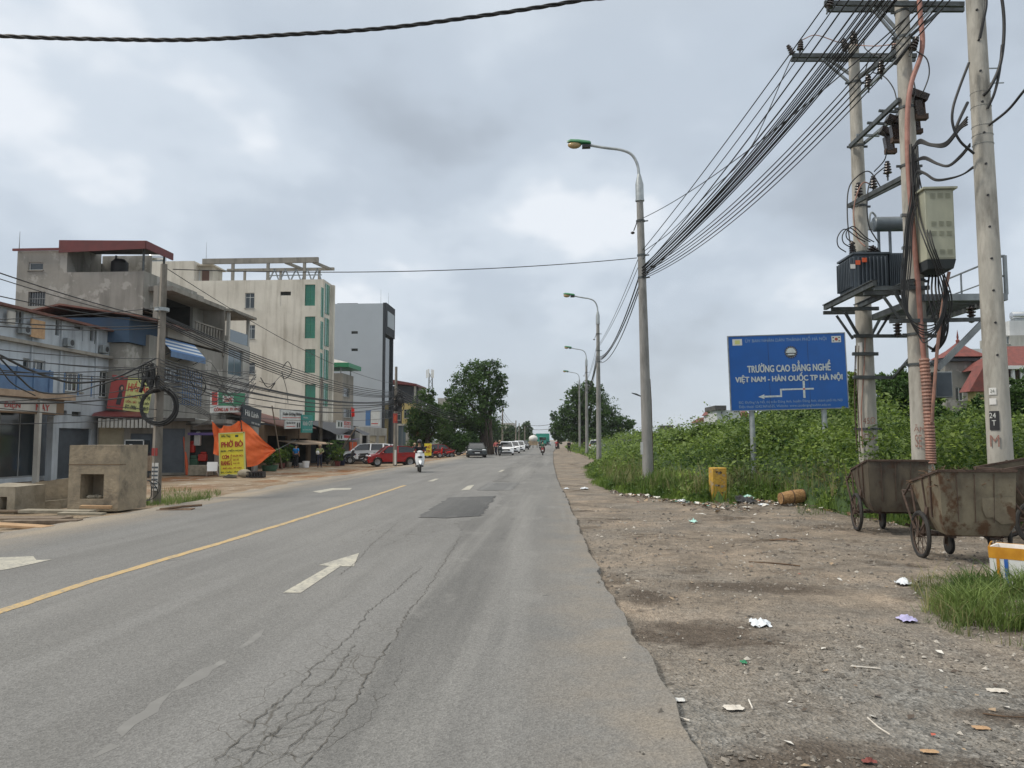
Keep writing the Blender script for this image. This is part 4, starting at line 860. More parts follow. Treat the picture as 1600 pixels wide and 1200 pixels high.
# conduits
Cd = thing('cable_conduit', 'salmon pink conduit with ribbed lower sleeve climbing the middle pole', 'conduit', tuple(b2))
mb = MB(); mb.tube(smooth(px3([(1433,-90,Y2-.28),(1437,10,Y2-.28),(1441,75,Y2-.28),(1424,130,Y2-.26),(1418,180,Y2-.26),(1419,260,Y2-.26),(1426,350,Y2-.27),(1434,440,Y2-.28),(1440,520,Y2-.29),(1444,565,Y2-.3)])), .052, 10); mb.build('pipe', 'conduit_pink', Cd, True)
q = smooth(px3([(1444,560,Y2-.3),(1449,620,Y2-.3),(1453,680,Y2-.3),(1455,725,Y2-.3)]), 22); mb = MB(); rr = [.105 if (i//1) % 2 else .088 for i in range(len(q))]; mb.tube(q, rr, 14); mb.build('ribbed_sleeve', 'conduit_ring', Cd, True, sharp=20)
mb = MB(); mb.tube(smooth(px3([(1483,425,16.1),(1474,470,16.1),(1466,530,16.1),(1461,590,16.1),(1456,660,16.2)])), .035, 8); tag(mb.build('cable_conduit', 'conduit_ring'), 'thin brownish pipe running down right of the pink conduit', 'conduit')

# heavy black cables hanging about the poles (each traced along its own run)
G = 'black cables looping about the transformer poles'
LB = 'black cable looping among the transformer station poles'
def loop(lst, r=.02, label=LB, g=G, m='cable', k=8): return cable(smooth(px3(lst), k), r, label, g, m)
for dx, dy in ((0,0),(4,2),(-3,1),(7,-1),(2,4),(10,3)):
    loop([(1424+dx,225+dy,16.3),(1426+dx,300,16.25),(1418+dx*.8,350,16.2),(1414+dx,400,16.2),(1411+dx,440,16.2),(1413+dx*.6,480+dx,16.15),(1426+dx,505+dx*2,16.1),(1446,515+dx*2,16.0),(1466,505+dx,16.0),(1476+dx*.4,470,16.0),(1474,430,16.0)], .014)
for dx in (0,6,12,17): loop([(1424+dx*.3,240,16.2),(1430+dx,330,16.15),(1446+dx*.7,380,15.8),(1462+dx*.6,420,15.85),(1474+dx*.8,470,16.0),(1470+dx*.4,520,16.1),(1458+dx*.4,545,16.2),(1449,540,16.3)], .014)
for dx in (0,5,10,14): loop([(1452+dx,430,16.4),(1450+dx*1.3,460,16.2),(1460+dx*1.5,500,16.15),(1466+dx*.8,530,16.2),(1456+dx*.5,550,16.3)], .02)
loop([(1378,296,Y1-.3),(1358,268,Y1-.2),(1335,280,Y1-.2),(1325,300,Y1-.3),(1324,340,18.6),(1328,378,18.3),(1333,400,17.9)], .016, 'thin brown lead curling down left of the transformer', None)
loop([(1372,297,18.5),(1350,285,18.4),(1337,310,18.3),(1334,340,18.2),(1340,372,18.1),(1352,385,17.9)], .016, 'brown lead dropping from the beam to the transformer bushings', None, 'conduit_ring')
loop([(1390,255,17.6),(1362,280,17.6),(1355,310,17.5),(1357,350,17.5),(1368,372,17.5),(1374,380,17.5)], .015, 'black lead falling straight from the highest beam insulator to the transformer', None)
for k, (a, b) in enumerate(((1308,1326),(1316,1334),(1322,1344))):
    loop([(a+14,394-k*7,17.6),(a+2,385-k*6,17.6),(a+1,370-k*4,17.6),(a+12,358-k*2,17.6),(a+30,370,17.6),(a+44,378,17.6)], .013, 'small cable arch over the transformer bushings', 'arched leads over the transformer bushings')
loop([(1352,110,18.6),(1362,85,18.4),(1385,88,17.8),(1410,88,17.2),(1424,84,16.8)], .014, 'lead strung between the pole top insulators', 'leads strung between pole top insulators'); loop([(1254,62,19.1),(1275,55,19.1),(1310,66,19.1),(1334,70,19.1),(1370,72,18.2),(1402,68,17)], .012, 'brownish lead arching over the upper left crossarm', None, 'conduit_ring')
loop([(1350,60,19.0),(1352,76,18.8),(1372,88,18),(1398,88,17.4)], .014, 'lead strung between the pole top insulators', 'leads strung between pole top insulators'); loop([(1363,113,18.4),(1382,120,18),(1396,138,17.6),(1402,160,17.3)], .014, 'lead curving from the upper beam to the fuse frame', None)
loop([(1424,112,16.5),(1430,140,16.4),(1426,160,16.3)], .014, 'short lead close right of the middle pole', None); loop([(1432,80,16.3),(1448,92,16.2),(1452,115,16.2),(1444,140,16.2),(1436,152,16.3)], .014, 'bowed lead right of the middle pole above the fuses', None)
loop([(1386,232,17.6),(1382,250,17.8),(1366,268,18.2)], .014, 'short lead under the lowest fuse', None)
for k in range(4):
    loop([(1428,230+k,16.2),(1437,218+k*2,16.0),(1455,225+k,15.7),(1478,222+k*2,15.4),(1500,196+k*2,15.1),(1512,182+k*4,15.0)], .019); 
for k in range(3): loop([(1430,250+k,16.2),(1445,245+k*2,15.9),(1465,255+k,15.6),(1482,258+k,15.4),(1500,243+k*2,15.2),(1516,224+k*2,15.0)], .017)
for k in range(2): loop([(1428,290,16.1),(1433,268+k*2,16.0),(1445,270+k*2,15.8),(1462,280+k*2,15.6),(1485,278+k,15.3),(1505,272,15.1),(1521,260+k*2,15.0)], .018)
loop([(1514,98,15.0),(1498,140,14.95),(1489,170,14.9),(1489,195,14.9),(1500,220,14.9),(1522,240,14.95)], .026, 'thick black cable hooping left of the thick bare pole', None)
loop([(1512,160,15.0),(1500,185,14.9),(1492,205,14.9)], .03)
loop([(1553,-60,14.9),(1566,0,14.9),(1569,50,14.9),(1563,100,14.9),(1548,135,14.9),(1536,150,15.0)], .032, 'thick black cable bowing right of the thick bare pole top', None)
loop([(1535,-40,15.0),(1541,0,14.9),(1538,25,14.9),(1531,60,15.0)], .03, 'short thick cable touching the thick pole near the top edge', None)
loop([(1566,70,14.9),(1562,110,14.9),(1554,145,14.9),(1543,170,15.0)], .026, 'lower strand bowing right of the thick bare pole', None)
loop([(1640,95,14.0),(1600,142,14.4),(1575,172,14.7),(1545,196,15.0)], .026, 'black cable leaving the thick pole towards the right edge', None)
loop([(1420,70,16.3),(1398,100,16.4)], .05)
# ------------------------------------------------------------------ long overhead lines on the right
GB = 'overhead lines between the first lamp and the station'; LBB = 'taut black overhead line from the first lamp up to the station'
def line_to(a, uv, Yb, s, r, label=LBB, g=GB, ext=1.5):
    """from a fixed point a through the point where (uv) meets depth Yb, carried on behind the viewer"""
    a = Vector(a); b = onY(uv[0], uv[1], Yb); e = a+(b-a)*ext; return cable(sag(a, e, s, 30), r, label, g)
LP = onY(1003, 430, 26.6)
for i, (du, s, r) in enumerate(((1282,.10,.013),(1292,.16,.012),(1300,.22,.016))):
    line_to(onY(1003, 392+i*14, 26.6), (du, 2, 0)[:2], 14.6, s*2.2, r)
for i in range(11):
    line_to(onY(1003+(i % 3), 418+i*1.6, 21.9), (1316+i*4.6+(i % 2)*3, 4), 14.4, .55+.03*(i % 4), .013+.004*(i % 3 == 0))
for i in range(5):
    line_to(onY(1004, 424+i*3, 26.6), (1372+i*7, 4), 14.0, 1.0+.05*i, .012+.003*(i % 2))
line_to(onY(1006, 340, 26.6), (1182, 206), 17.5, .3, .012, 'thin line meeting the first lamp pole highest of all', None, 1.6)
cable(smooth(px3([(1007,392,26.6),(1050,360,24.5),(1110,298,22),(1170,236,20),(1236,92,19.0)]), 6), .012, 'loose line drooping from the first lamp to the left crossarm', None)
# bundles between successive lamp poles
GC = 'cable bundle strung between the lamp poles'; LC = 'black cable in the drooping bundle between lamp poles'

for s in range(4):
    (xa, ya), (xb, yb) = LAMPS[s], (LAMPS[s+1] if s < 3 else (3.1, 148))
    for i in range(7 if s < 2 else 5):
        z = 7.35+.12*(i % 4); top = i >= 5
        cable(sag((xa-.12+.04*(i % 3), ya, z+(.75 if top else 0)), (xb-.1, yb, z+(.75 if top else 0)), (.75+.08*i) if not top else .35, 20), (.02+.006*(i % 2)) if not top else .012, LC, GC)
# wires crossing the road, and the twisted cable overhead
cable(sag(onY(995, 403, 26.6), (-11.1, 21.2, 6.6), .25, 24), .014, 'single thin wire crossing the whole road at lamp height', None)
a = onY(-260, 40, 8.2); b = onY(990, -14, 8.2); path = smooth([a, onY(0,56,8.2), onY(150,61,8.2), onY(300,62,8.2), onY(450,54,8.2), onY(600,44,8.2), onY(750,25,8.2), onY(850,10,8.2), onY(915,-1,8.2), b, onY(1300,-95,9.5), Vector((t3.x, t3.y, 12.5))], 16)
Tw = thing('twisted_cable', 'thick twisted black cable crossing the sky above the left half', 'cable', tuple(path[0]))
for ph in range(3):
    mb = MB(); P_ = []
    L_ = 0
    for i, p in enumerate(path):
        if i: L_ += (p-path[i-1]).length
        P_.append(p)
    fine = []; L_ = 0
    for p, q in zip(path[:-1], path[1:]):
        n = 4
        for k in range(n):
            w = p.lerp(q, k/n); s_ = L_+(q-p).length*k/n; a_ = s_*2*math.pi/.55+ph*2.094; fine.append(w+Vector((0, math.cos(a_)*.013, math.sin(a_)*.013)))
        L_ += (q-p).length
    mb.tube(fine, .0125, 6); mb.build('strand', 'cable', Tw, True, sharp=80)

# ------------------------------------------------------------------ blue road sign
YS = 26.0
c = [onY(1138,527,YS), onY(1319,520,YS), onY(1325,637,YS), onY(1143,642,YS)]
U = (c[1]-c[0]); U.z = U.z*.5; Wd = (c[1]-c[0]).length; U = (c[2]-c[3]).normalized(); Hh = (c[0]-c[3]).length; V = (c[0]-c[3]).normalized()
S = framed('billboard', 'large blue college direction sign on two grey posts', 'sign', c[3].lerp(c[1], .5), U, V)
w2, h2 = Wd/2, Hh/2
mb = MB(); mb.box(-w2, w2, -h2, h2, -.05, 0); mb.build('panel', 'sign_blue', S)
mb = MB(); mb.box(-w2-.03, w2+.03, h2, h2+.03, -.06, .01); mb.box(-w2-.03, w2+.03, -h2-.03, -h2, -.06, .01); mb.box(-w2-.03, -w2, -h2, h2, -.06, .01); mb.box(w2, w2+.03, -h2, h2, -.06, .01); mb.build('frame', 'steel_grey', S)
sx, sy = Wd/1000., Hh/630.
def T_(s, x0, x1, y0, y1, m, bold=.02): return text(s, S, ((x0+x1)/2-500)*sx, (315-(y0+y1)/2)*sy, (x1-x0)*sx, (y1-y0)*sy, m, .004, bold)
T_('ỦY BAN NHÂN DÂN THÀNH PHỐ HÀ NỘI', 145, 845, 12, 62, 'sign_text_dim', .0)
T_('TRƯỜNG CAO ĐẲNG NGHỀ', 155, 868, 222, 312, 'sign_text', .045); T_('VIỆT NAM - HÀN QUỐC TP HÀ NỘI', 48, 965, 322, 405, 'sign_text', .045)
T_('ĐC: Đường Uy Nỗ, thị trấn Đông Anh, huyện Đông Anh, thành phố Hà Nội', 65, 955, 548, 582, 'sign_text_dim', .01); T_('Điện thoại: 0242.969.6535, Website: www.caodangnghevhhn.edu.vn', 65, 850, 588, 620, 'sign_text_dim', .01)
def pan(x0, x1, y0, y1, m, name='flag_patch', z=.004, par=None):
    mb = MB(); mb.box((x0-500)*sx, (x1-500)*sx, (315-y1)*sy, (315-y0)*sy, .0005, z); return mb.build(name, m, par or S)
f1 = pan(35, 118, 22, 76, 'sign_white'); pan(55, 98, 32, 66, 'sign_lime', 'star_patch', .006, f1)
f2 = pan(890, 970, 22, 76, 'sign_white')
mb = MB(); mb.lathe([(0,.006),(14*sx,.006),(14*sx,.0045)], ((930-500)*sx,(315-49)*sy,0), n=14); mb.build('disc', 'sign_maroon', f2)
for ax, ay in ((905,35),(955,35),(905,63),(955,63)): mb = MB(); mb.box((ax-507)*sx, (ax-493)*sx, (315-ay-4)*sy, (315-ay+4)*sy, .004, .006); mb.build('bar_mark', 'black_paint', f2)
ex, ey = (535-500)*sx, (315-148)*sy; mb = MB(); mb.lathe([(0,.006),(48*sx,.006),(48*sx,.001)], (ex,ey,0), n=28)
for k in range(16): a_ = k*math.pi/8; d_ = Vector((math.cos(a_), math.sin(a_), 0)); mb.obox((ex,ey,0), d_, (-d_.y,d_.x,0), (0,0,1), 48*sx, 57*sx, -5*sx, 5*sx, .001, .0055)
em = mb.build('emblem', 'black_paint', S); mb = MB(); pts = [(ex+42*sx*math.cos(t), ey-6*sy+44*sy*math.sin(t), .0075) for t in [math.pi*k/14 for k in range(15)]]; mb.prism(pts, (0,0,.002)); mb.build('dome', 'sign_text', em); mb = MB(); mb.box(ex-30*sx, ex+30*sx, ey-26*sy, ey-14*sy, .0065, .009); mb.build('bar_mark', 'sign_text', em)
for k in range(18):
    a_ = k*math.pi/9+.1; mb = MB(); mb.obox((ex,ey,0), (math.cos(a_),math.sin(a_),0), (-math.sin(a_),math.cos(a_),0), (0,0,1), 43.5*sx, 47*sx, -3*sx, 3*sx, .0062, .008); mb.build('tooth', 'sign_text', em)
mb = MB()
def rb(x0, x1, y0, y1): mb.box((x0-500)*sx, (x1-500)*sx, (315-y1)*sy, (315-y0)*sy, .0008, .005)
rb(285, 440, 512, 527); rb(425, 440, 470, 512); rb(425, 715, 457, 470.5); rb(622, 640, 395, 456.5); rb(622, 640, 471, 540)
mb.prism([((235-500)*sx, (315-520)*sy, .0008), ((288-500)*sx, (315-500)*sy, .0008), ((288-500)*sx, (315-540)*sy, .0008)], (0,0,.004)); mb.build('route_arrow', 'sign_text', S)
pan(624, 638, 457, 470, 'sign_red', 'node_dot', .008)
mb = MB()
for q in (.34, .68): mb.box((q*1000-500)*sx-.004, (q*1000-500)*sx+.004, -h2, h2, .0, .0025)
mb.build('panel_seam', 'black_paint', S)
for u0, v0, vb in ((1173,648,'a'),(1286,640,'b')):
    p = onY(u0, v0-30, YS+.12); q = onY(u0+7, 780, YS+.12); mb = MB(); q.z = -.2; 
    Mi = S.matrix_world.inverted() if False else Matrix(((U.x,V.x,U.cross(V).x,S.location.x),(U.y,V.y,U.cross(V).y,S.location.y),(U.z,V.z,U.cross(V).z,S.location.z),(0,0,0,1))).inverted()
    mb.cyl(Mi@p, Mi@q, .085, .095, 12); mb.build('post', 'galv', S)

# ------------------------------------------------------------------ refuse handcarts
def make_cart(metal, metal2):
    t = thing('handcart', '', 'handcart', (0,0,0), 0, 'rusty refuse handcarts on the verge')
    top = [(-.53,-.52,1.36),(.53,-.52,1.36),(.53,.62,1.14),(-.53,.62,1.14)]; bot = [(-.42,-.44,.42),(.42,-.44,.42),(.42,.10,.46),(-.42,.10,.46)]
    mid = [(-.50,-.50,.60),(.50,-.50,.60),(.49,.26,.66),(-.49,.26,.66)]
    def hull(a, b, inset): return a, b
    mb = MB(); n = 4; ins = .02
    ti = [(x*.96, y*.96, z) for x, y, z in top]; mi_ = [(x*.96, y*.96, z) for x, y, z in mid]; bi = [(x*.95, y*.95, z+.02) for x, y, z in bot]
    vs = top+mid+bot+ti+mi_+bi; fs = []
    for k in range(4):
        j = (k+1) % 4
        fs += [(k, j, 4+j, 4+k), (4+k, 4+j, 8+j, 8+k), (12+j, 12+k, 16+k, 16+j), (16+j, 16+k, 20+k, 20+j), (k, 12+k, 12+j, j)]
    fs += [(8, 9, 10, 11), (23, 22, 21, 20)]; mb.add(vs, fs); mb.build('tub', metal, t)
    mb = MB(); 
    for k in range(4): a, b = Vector(top[k]), Vector(top[(k+1) % 4]); mb.beam(a+Vector((0,0,.015)), b+Vector((0,0,.015)), .05, .035)
    for x in (-.30,-.05,.22): mb.beam((x,-.535,1.33),(x*.93,-.512,.62),.012,.008)
    for k, y in ((-1,-.2),(-1,.12),(1,-.2),(1,.12)): mb.beam((k*.545,y,1.28),(k*.51,y*.6-.04,.66),.03,.02)
    mb.build('rim', 'rust', t)
    mb = MB(); mb.add([(.05,-.524,.98),(.50,-.53,1.0),(.49,-.518,.62),(.30,-.516,.60),(.18,-.517,.70),(.10,-.520,.69),(.05,-.523,.80)], [(0,6,5,4,3,2,1)]); mb.build('patch_plate', metal2, t)
    for x in (-.30, .30): mb = MB(); mb.beam((x,-.40,.40),(x,.62,.36),.05,.05); mb.build('chassis_bar', 'rust', t)
    mb = MB(); mb.cyl((-.60,.16,.36),(.60,.16,.36),.022,n=8); mb.build('axle', 'rust', t)
    for sx in (-1, 1):
        w = MB(); r = .335; pts = [(sx*.57, .16+r*math.cos(a), .36+r*math.sin(a)) for a in [2*math.pi*k/32 for k in range(33)]]; w.tube(pts, .034, 8, False); wh = w.build('wheel', 'tyre', t)
        s = MB(); r = .302; pts = [(sx*.57, .16+r*math.cos(a), .36+r*math.sin(a)) for a in [2*math.pi*k/28 for k in range(29)]]; s.tube(pts, .014, 6, False)
        for k in range(14): a = 2*math.pi*k/14+.1; s.tube([(sx*(.57+(.03 if k % 2 else -.03)), .16+.04*math.cos(a), .36+.04*math.sin(a)), (sx*.57, .16+.3*math.cos(a), .36+.3*math.sin(a))], .0065, 4)
        s.build('spokes', 'rim_metal', wh); h = MB(); h.cyl((sx*.52,.16,.36),(sx*.625,.16,.36),.045,n=12); h.build('hub', 'rust', wh)
        m2 = MB(); m2.tube([(sx*.53,.60,1.13),(sx*.60,.72,.92),(sx*.585,.34,.42)], .018, 6); m2.tube([(sx*.53,.58,1.10),(sx*.585,.20,.40)], .016, 6); m2.build('side_strut', 'rust', t)
        m2 = MB(); m2.beam((sx*.50,.02,.80),(sx*.56,.06,.42),.10,.05); m2.build('wheel_bracket', 'rust', t)
    m2 = MB(); m2.tube([(-.6,.72,.92),(-.6,.80,1.0),(.6,.80,1.0),(.6,.72,.92)], .018, 6); m2.build('handle', 'rim_metal', t)
    w = MB(); w.lathe([(.05,-.03),(.15,-.03),(.165,-.015),(.165,.015),(.15,.03),(.05,.03),(.05,-.03)], (.02,.60,.165), (1,0,0), 20); cw = w.build('caster_wheel', 'tyre', t); w = MB(); w.lathe([(0,-.02),(.10,-.02),(.10,.02),(0,.02)], (.02,.60,.165), (1,0,0), 14); w.build('hub', 'rust', cw)
    m2 = MB(); m2.beam((-.03,.60,.165),(-.03,.56,.42),.02,.04); m2.beam((.07,.60,.165),(.07,.56,.42),.02,.04); m2.box(-.06,.10,.5,.62,.40,.43); m2.build('fork', 'rust', t)
    return t
cA = make_cart('cart_metal', 'cart_metal'); cA['label'] = 'dark rusty handcart with empty tub nearest the blue sign'; cA.location = (6.32, 15.25, -.06); cA.rotation_euler = (0, 0, math.radians(-6))
cB = make_cart('cart_metal_light', 'cart_metal_light'); cB['label'] = 'lighter rusty handcart with a torn riveted patch, twigs piled inside'; cB.location = (5.93, 11.8, -.06); cB.scale = (.96,)*3; cB.rotation_euler = (0, 0, math.radians(-4))
cC = copy_tree(cA); cC['label'] = 'rusty handcart cut off by the right edge, seen side on'; cC.location = (8.12, 13.85, -.05); cC.scale = (1.08,)*3; cC.rotation_euler = (0, 0, math.radians(84))
mb = MB(); rr = random.Random(3)
for k in range(420):
    x, y = rr.uniform(-.46, .46), rr.uniform(-.42, .5); zz = 1.18+.12*math.exp(-((x+.15)**2+(y-.1)**2)*8)+rr.uniform(-.08, .05); d = Vector((rr.uniform(-1, 1), rr.uniform(-1, 1), rr.uniform(-.3, .45))).normalized()*rr.uniform(.08, .26); p = Vector((x, y, zz)); mb.tube([p, p+d*.5+Vector((0,0,rr.uniform(-.02,.03))), p+d], .007, 4)
for k in range(50):
    x, y = rr.uniform(-.46, .46), rr.uniform(-.42, .5); mb.ell((x, y, 1.12), (rr.uniform(.05,.12), rr.uniform(.05,.12), .09), 6, 4)
mb.xf(Matrix.Translation((5.93, 11.8, -.06)) @ Matrix.Rotation(math.radians(-4), 4, 'Z') @ Matrix.Scale(.96, 4)); tag(mb.build('twig_pile', 'scrap_brown'), 'brown twigs and rubbish heaped in the lighter handcart', 'rubbish')

# ------------------------------------------------------------------ foam box, yellow post, basket
p = gnd(1575, 924, -.07)
FB = thing('foam_box', 'white foam box bound with orange tape, blue stripe down it', 'box', (p.x+.15, p.y+.18, -.07), math.radians(-40)); FB.scale = (.66, 1, 1)
def taper(mb, w0, d0, w1, d1, z0, z1):
    return mb.add([(-w0,-d0,z0),(w0,-d0,z0),(w0,d0,z0),(-w0,d0,z0),(-w1,-d1,z1),(w1,-d1,z1),(w1,d1,z1),(-w1,d1,z1)], [(0,3,2,1),(0,1,5,4),(1,2,6,5),(2,3,7,6),(3,0,4,7)])
mb = MB(); taper(mb, .24,.20,.28,.235,0,.50); taper(mb, .21,.17,.25,.205,.04,.50); mb.add([(-.28,-.235,.5),(.28,-.235,.5),(.28,.235,.5),(-.28,.235,.5),(-.25,-.205,.5),(.25,-.205,.5),(.25,.205,.5),(-.25,.205,.5)], [(0,1,5,4),(1,2,6,5),(2,3,7,6),(3,0,4,7)]); mb.build('shell', 'styro', FB)
mb = MB(); 
for z0, z1 in ((.37,.505),): taper(mb, .27+.004,.226+.004,.284,.239,z0,z1)
mb.build('tape_band', 'orange_tape', FB); mb = MB(); mb.obox((-.14,-.238,.0),(1,0,0),(0,-.075,.997),(0,-1,-.07),-.025,.03,.0,.37,-.032,-.025+.03); 
mb = MB(); mb.add([(-.155,-.2065,.01),(-.105,-.2065,.01),(-.108,-.2325,.37),(-.158,-.2325,.37)], [(0,1,2,3)]); mb.build('tape_strip', 'orange_tape', FB)
mb = MB(); mb.add([(-.03,-.2065,.01),(.03,-.2065,.01),(.02,-.2335,.37),(-.04,-.2335,.37)], [(0,1,2,3)]); mb.build('tape_strip', 'blue_tape', FB)
mb = MB(); mb.tube(smooth([(-.27,-.22,.49),(-.25,-.20,.54),(-.22,-.22,.56)]), .012, 5); mb.build('tape_end', 'orange_tape', FB)
p = gnd(1122, 784, -.08); YP = thing('marker_post', 'chipped yellow concrete marker post standing in the grass', 'post', (p.x, p.y, -.1), .12)
mb = MB(); w = .215
mb.box(-w, w, -w*.8, w*.8, 0, 1.0); o = mb.build('post', 'yellow_post', YP, bevel=.03)
rr = random.Random(9)
for k in range(8):
    x, z = rr.uniform(-.15, .12), rr.uniform(.25, .9); mb = MB(); q = [(x+rr.uniform(.02,.07)*math.cos(a), -w*.8-.004, z+rr.uniform(.02,.05)*math.sin(a)) for a in [i*.785 for i in range(8)]]; mb.poly(q[::-1]); mb.build('chipped_spot', 'slab_concrete' if k % 2 else 'rust', YP)
p = gnd(1237, 791, -.07); Bk = thing('basket', 'woven brown basket lying on its side by the grass edge', 'basket', (p.x, p.y, .09), math.radians(12))
mb = MB(); pr = [(0,-.32),(.145,-.32),(.155,-.28),(.175,-.1),(.185,.1),(.175,.28),(.165,.33),(.15,.33),(.16,.26),(.165,0),(.13,-.28),(0,-.29)]; mb.lathe(pr, (0,0,.08), (1,0,.12), 28); mb.build('body', 'basket', Bk)
for x in (-.31,.0,.32): mb = MB(); r = {-.31:.155,.0:.186,.32:.178}[x]; mb.tube([(x, r*math.cos(a), .08+.12*x+r*math.sin(a)) for a in [2*math.pi*k/24 for k in range(25)]], .011, 6, False); mb.build('hoop', 'rust', Bk)

# ------------------------------------------------------------------ rubbish lying about
def crumple(name, label, u, v, w, h, m, seed, hgt=.06, cat='rubbish', n=7, z=None):
    rr = random.Random(seed); p = gnd(u, v, -.07); z0 = zgf(p.x, p.y) if z is None else z; mb = MB(); N = n
    g = [[(p.x+(i/N-.5)*w*(1+rr.uniform(-.12,.12))*(1-.25*abs(j/N-.5)), p.y+(j/N-.5)*h*(1+rr.uniform(-.15,.15)), z0+.012+rr.uniform(0,hgt)*(1-max(abs(i/N-.5), abs(j/N-.5))*1.5)) for i in range(N+1)] for j in range(N+1)]
    mb.add([q for r_ in g for q in r_], [(j*(N+1)+i, j*(N+1)+i+1, (j+1)*(N+1)+i+1, (j+1)*(N+1)+i) for i in range(N) for j in range(N)])
    return tag(mb.build(name, m, sharp=15), label, cat)
crumple('plastic_bag', 'crumpled white plastic bag beside a damp dirt patch', 1187, 976, .19, .24, 'plastic_bag', 1, .12)
crumple('plastic_bag', 'small violet and white wrapper at the grass edge', 1417, 969, .17, .18, 'bag_violet', 2, .07)
crumple('paper_scrap', 'white paper scrap lying near the road edge, larger of two', 1146, 1114, .13, .09, 'paper', 3, .02)
crumple('paper_scrap', 'small white paper scrap right at the asphalt edge', 1062, 1101, .07, .07, 'plate_white', 4, .015)
crumple('paper_scrap', 'pinkish paper scrap lying alone on grey gravel', 1558, 1078, .14, .08, 'paper', 5, .02)
crumple('plastic_bag', 'white crumpled plastic at the tip of the near grass clump', 1412, 913, .18, .2, 'plastic_bag', 6, .12)
crumple('plastic_bag', 'pale teal plastic scrap out on the brown dirt', 1083, 819, .15, .3, 'bag_teal', 7, .1)
crumple('plastic_bag', 'white plastic heap at the grass edge below the nearest lamp', 1013, 772, .34, .5, 'plastic_bag', 8, .2)
crumple('plastic_bag', 'teal and white plastic tangled at the grass edge', 1029, 768, .22, .4, 'bag_teal', 9, .2)
crumple('plastic_bag', 'white sheet of plastic in front of the grass', 1066, 784, .36, .5, 'plastic_bag', 10, .12)
crumple('plastic_bag', 'white scraps of plastic left of the yellow post', 1098, 767, .3, .4, 'plastic_bag', 11, .14)
crumple('rubbish_bag', 'black plastic rubbish spread between yellow post and basket', 1158, 786, .78, .9, 'scrap_black', 12, .26, n=10)
crumple('rubbish_bag', 'grey blue plastic caught on the black rubbish', 1170, 781, .4, .4, 'bag_teal', 13, .26)
crumple('plastic_bag', 'white flattened bag between black rubbish and basket', 1193, 790, .3, .3, 'plastic_bag', 14, .08)
crumple('cloth_scrap', 'torn cloth strip in front of the basket', 1229, 789, .3, .25, 'scrap_brown', 15, .2)
crumple('cardboard_sheet', 'flat orange cardboard sheet behind the dark handcart', 1302, 797, .6, .6, 'cardboard', 16, .05, 'cardboard')
crumple('cardboard_sheet', 'cream plank shaped card under the dark handcart', 1400, 800, .9, .4, 'slab_concrete', 17, .03, 'cardboard')
crumple('leaf_litter', 'orange brown flattened stain of card on gravel, right of centre', 1533, 1143, .10, .06, 'cardboard', 18, .01)
crumple('paper_scrap', 'brown paper scrap at the lower right on gravel', 1452, 1184, .10, .05, 'cardboard', 19, .015)
crumple('brick_chip', 'red brick chip cut by the bottom edge', 1358, 1197, .08, .05, 'roof_tile', 20, .03)
crumple('plastic_bag', 'small green plastic scrap on the dirt near the asphalt', 1162, 1037, .05, .08, 'sign_green', 21, .03)
crumple('bark_strip', 'dark broken bark strip lying out on the dirt', 1225, 847, .5, .12, 'scrap_brown', 22, .05)
crumple('bark_strip', 'small dark clod of rubbish on the far dirt near the lamp', 942, 736, .7, .5, 'scrap_brown', 23, .12)
crumple('plastic_bag', 'pale foam chunk on the verge beyond the puddled dirt', 913, 764, .3, .4, 'plastic_bag', 24, .1)
crumple('plastic_bag', 'pair of pale scraps beside the far dirt path', 885, 764, .2, .3, 'plastic_bag', 25, .06)
# sticks
for i, (pts, r, lab) in enumerate((([(1356,1130),(1372,1143),(1391,1158)], .005, 'thin pale stick on gravel at the lower right'), ([(1536,1124),(1570,1126),(1604,1125)], .005, 'long dark twig at the right edge gravel'), ([(1170,1100),(1176,1117)], .006, 'pale splinter beside the white paper scrap'), ([(1060,1128),(1078,1136)], .006, 'pale splinter at the asphalt edge'), ([(1330,1048),(1376,1052)], .006, 'pale twig across bare dirt in front of the grass clump'), ([(1170,877),(1215,880),(1250,883)], .010, 'dark stick on brown dirt below the basket'))):
    q = [gnd(u, v, -.07) for u, v in pts]; q = [Vector((p.x, p.y, zgf(p.x, p.y)+.012)) for p in q]; mb = MB(); mb.tube(smooth(q, 3), r, 5); tag(mb.build('stick', 'paper' if 'pale' in lab else 'scrap_brown'), lab, 'stick')
# litter caught along the foot of the greenery
rng = np.random.default_rng(91); x = rng.uniform(1.7, 7.2, 900); y = y_green(x)-rng.gamma(1.6, .55, 900)-.05; v, f = leaf_arrays(np.stack([x, y, zg(x, y)+.02+.05*rng.random(900)], 1), .05+.16*rng.random(900)**2.5, rng, .35, .7)
LTE = (v, f)
# litter nobody could count
rng = np.random.default_rng(77); n = 1000; x, y = scatter(n, .6, 9, 2.4, 24, rng, 1.5); k = (x > x_right(y)+.15) & (x/y < .76) & (dgreen(x, y) < .2) & (VG.fbm(x*.6+8, y*.35, 3)+.10*(y > 12) > .36+.3*rng.random(n)); x, y = x[k], y[k]
P = np.stack([x, y, zg(x, y)+.012], 1); n = len(P); v, f = leaf_arrays(P, (.016+.04*rng.random(n)**2)*(1+y/14), rng, .22, .7)
g_, t_, b_ = _mat('litter_mix'); gg = _n(t_, 'ShaderNodeNewGeometry'); rr_ = _n(t_, 'ShaderNodeValToRGB'); rr_.color_ramp.interpolation = 'CONSTANT'; t_.links.new(gg.outputs['Random Per Island'], rr_.inputs[0]); t_.links.new(rr_.outputs[0], b_.inputs['Base Color'])
rr_.color_ramp.elements[0].color = (.07,.05,.035,1); rr_.color_ramp.elements[1].position = .42; rr_.color_ramp.elements[1].color = (.33,.24,.15,1)
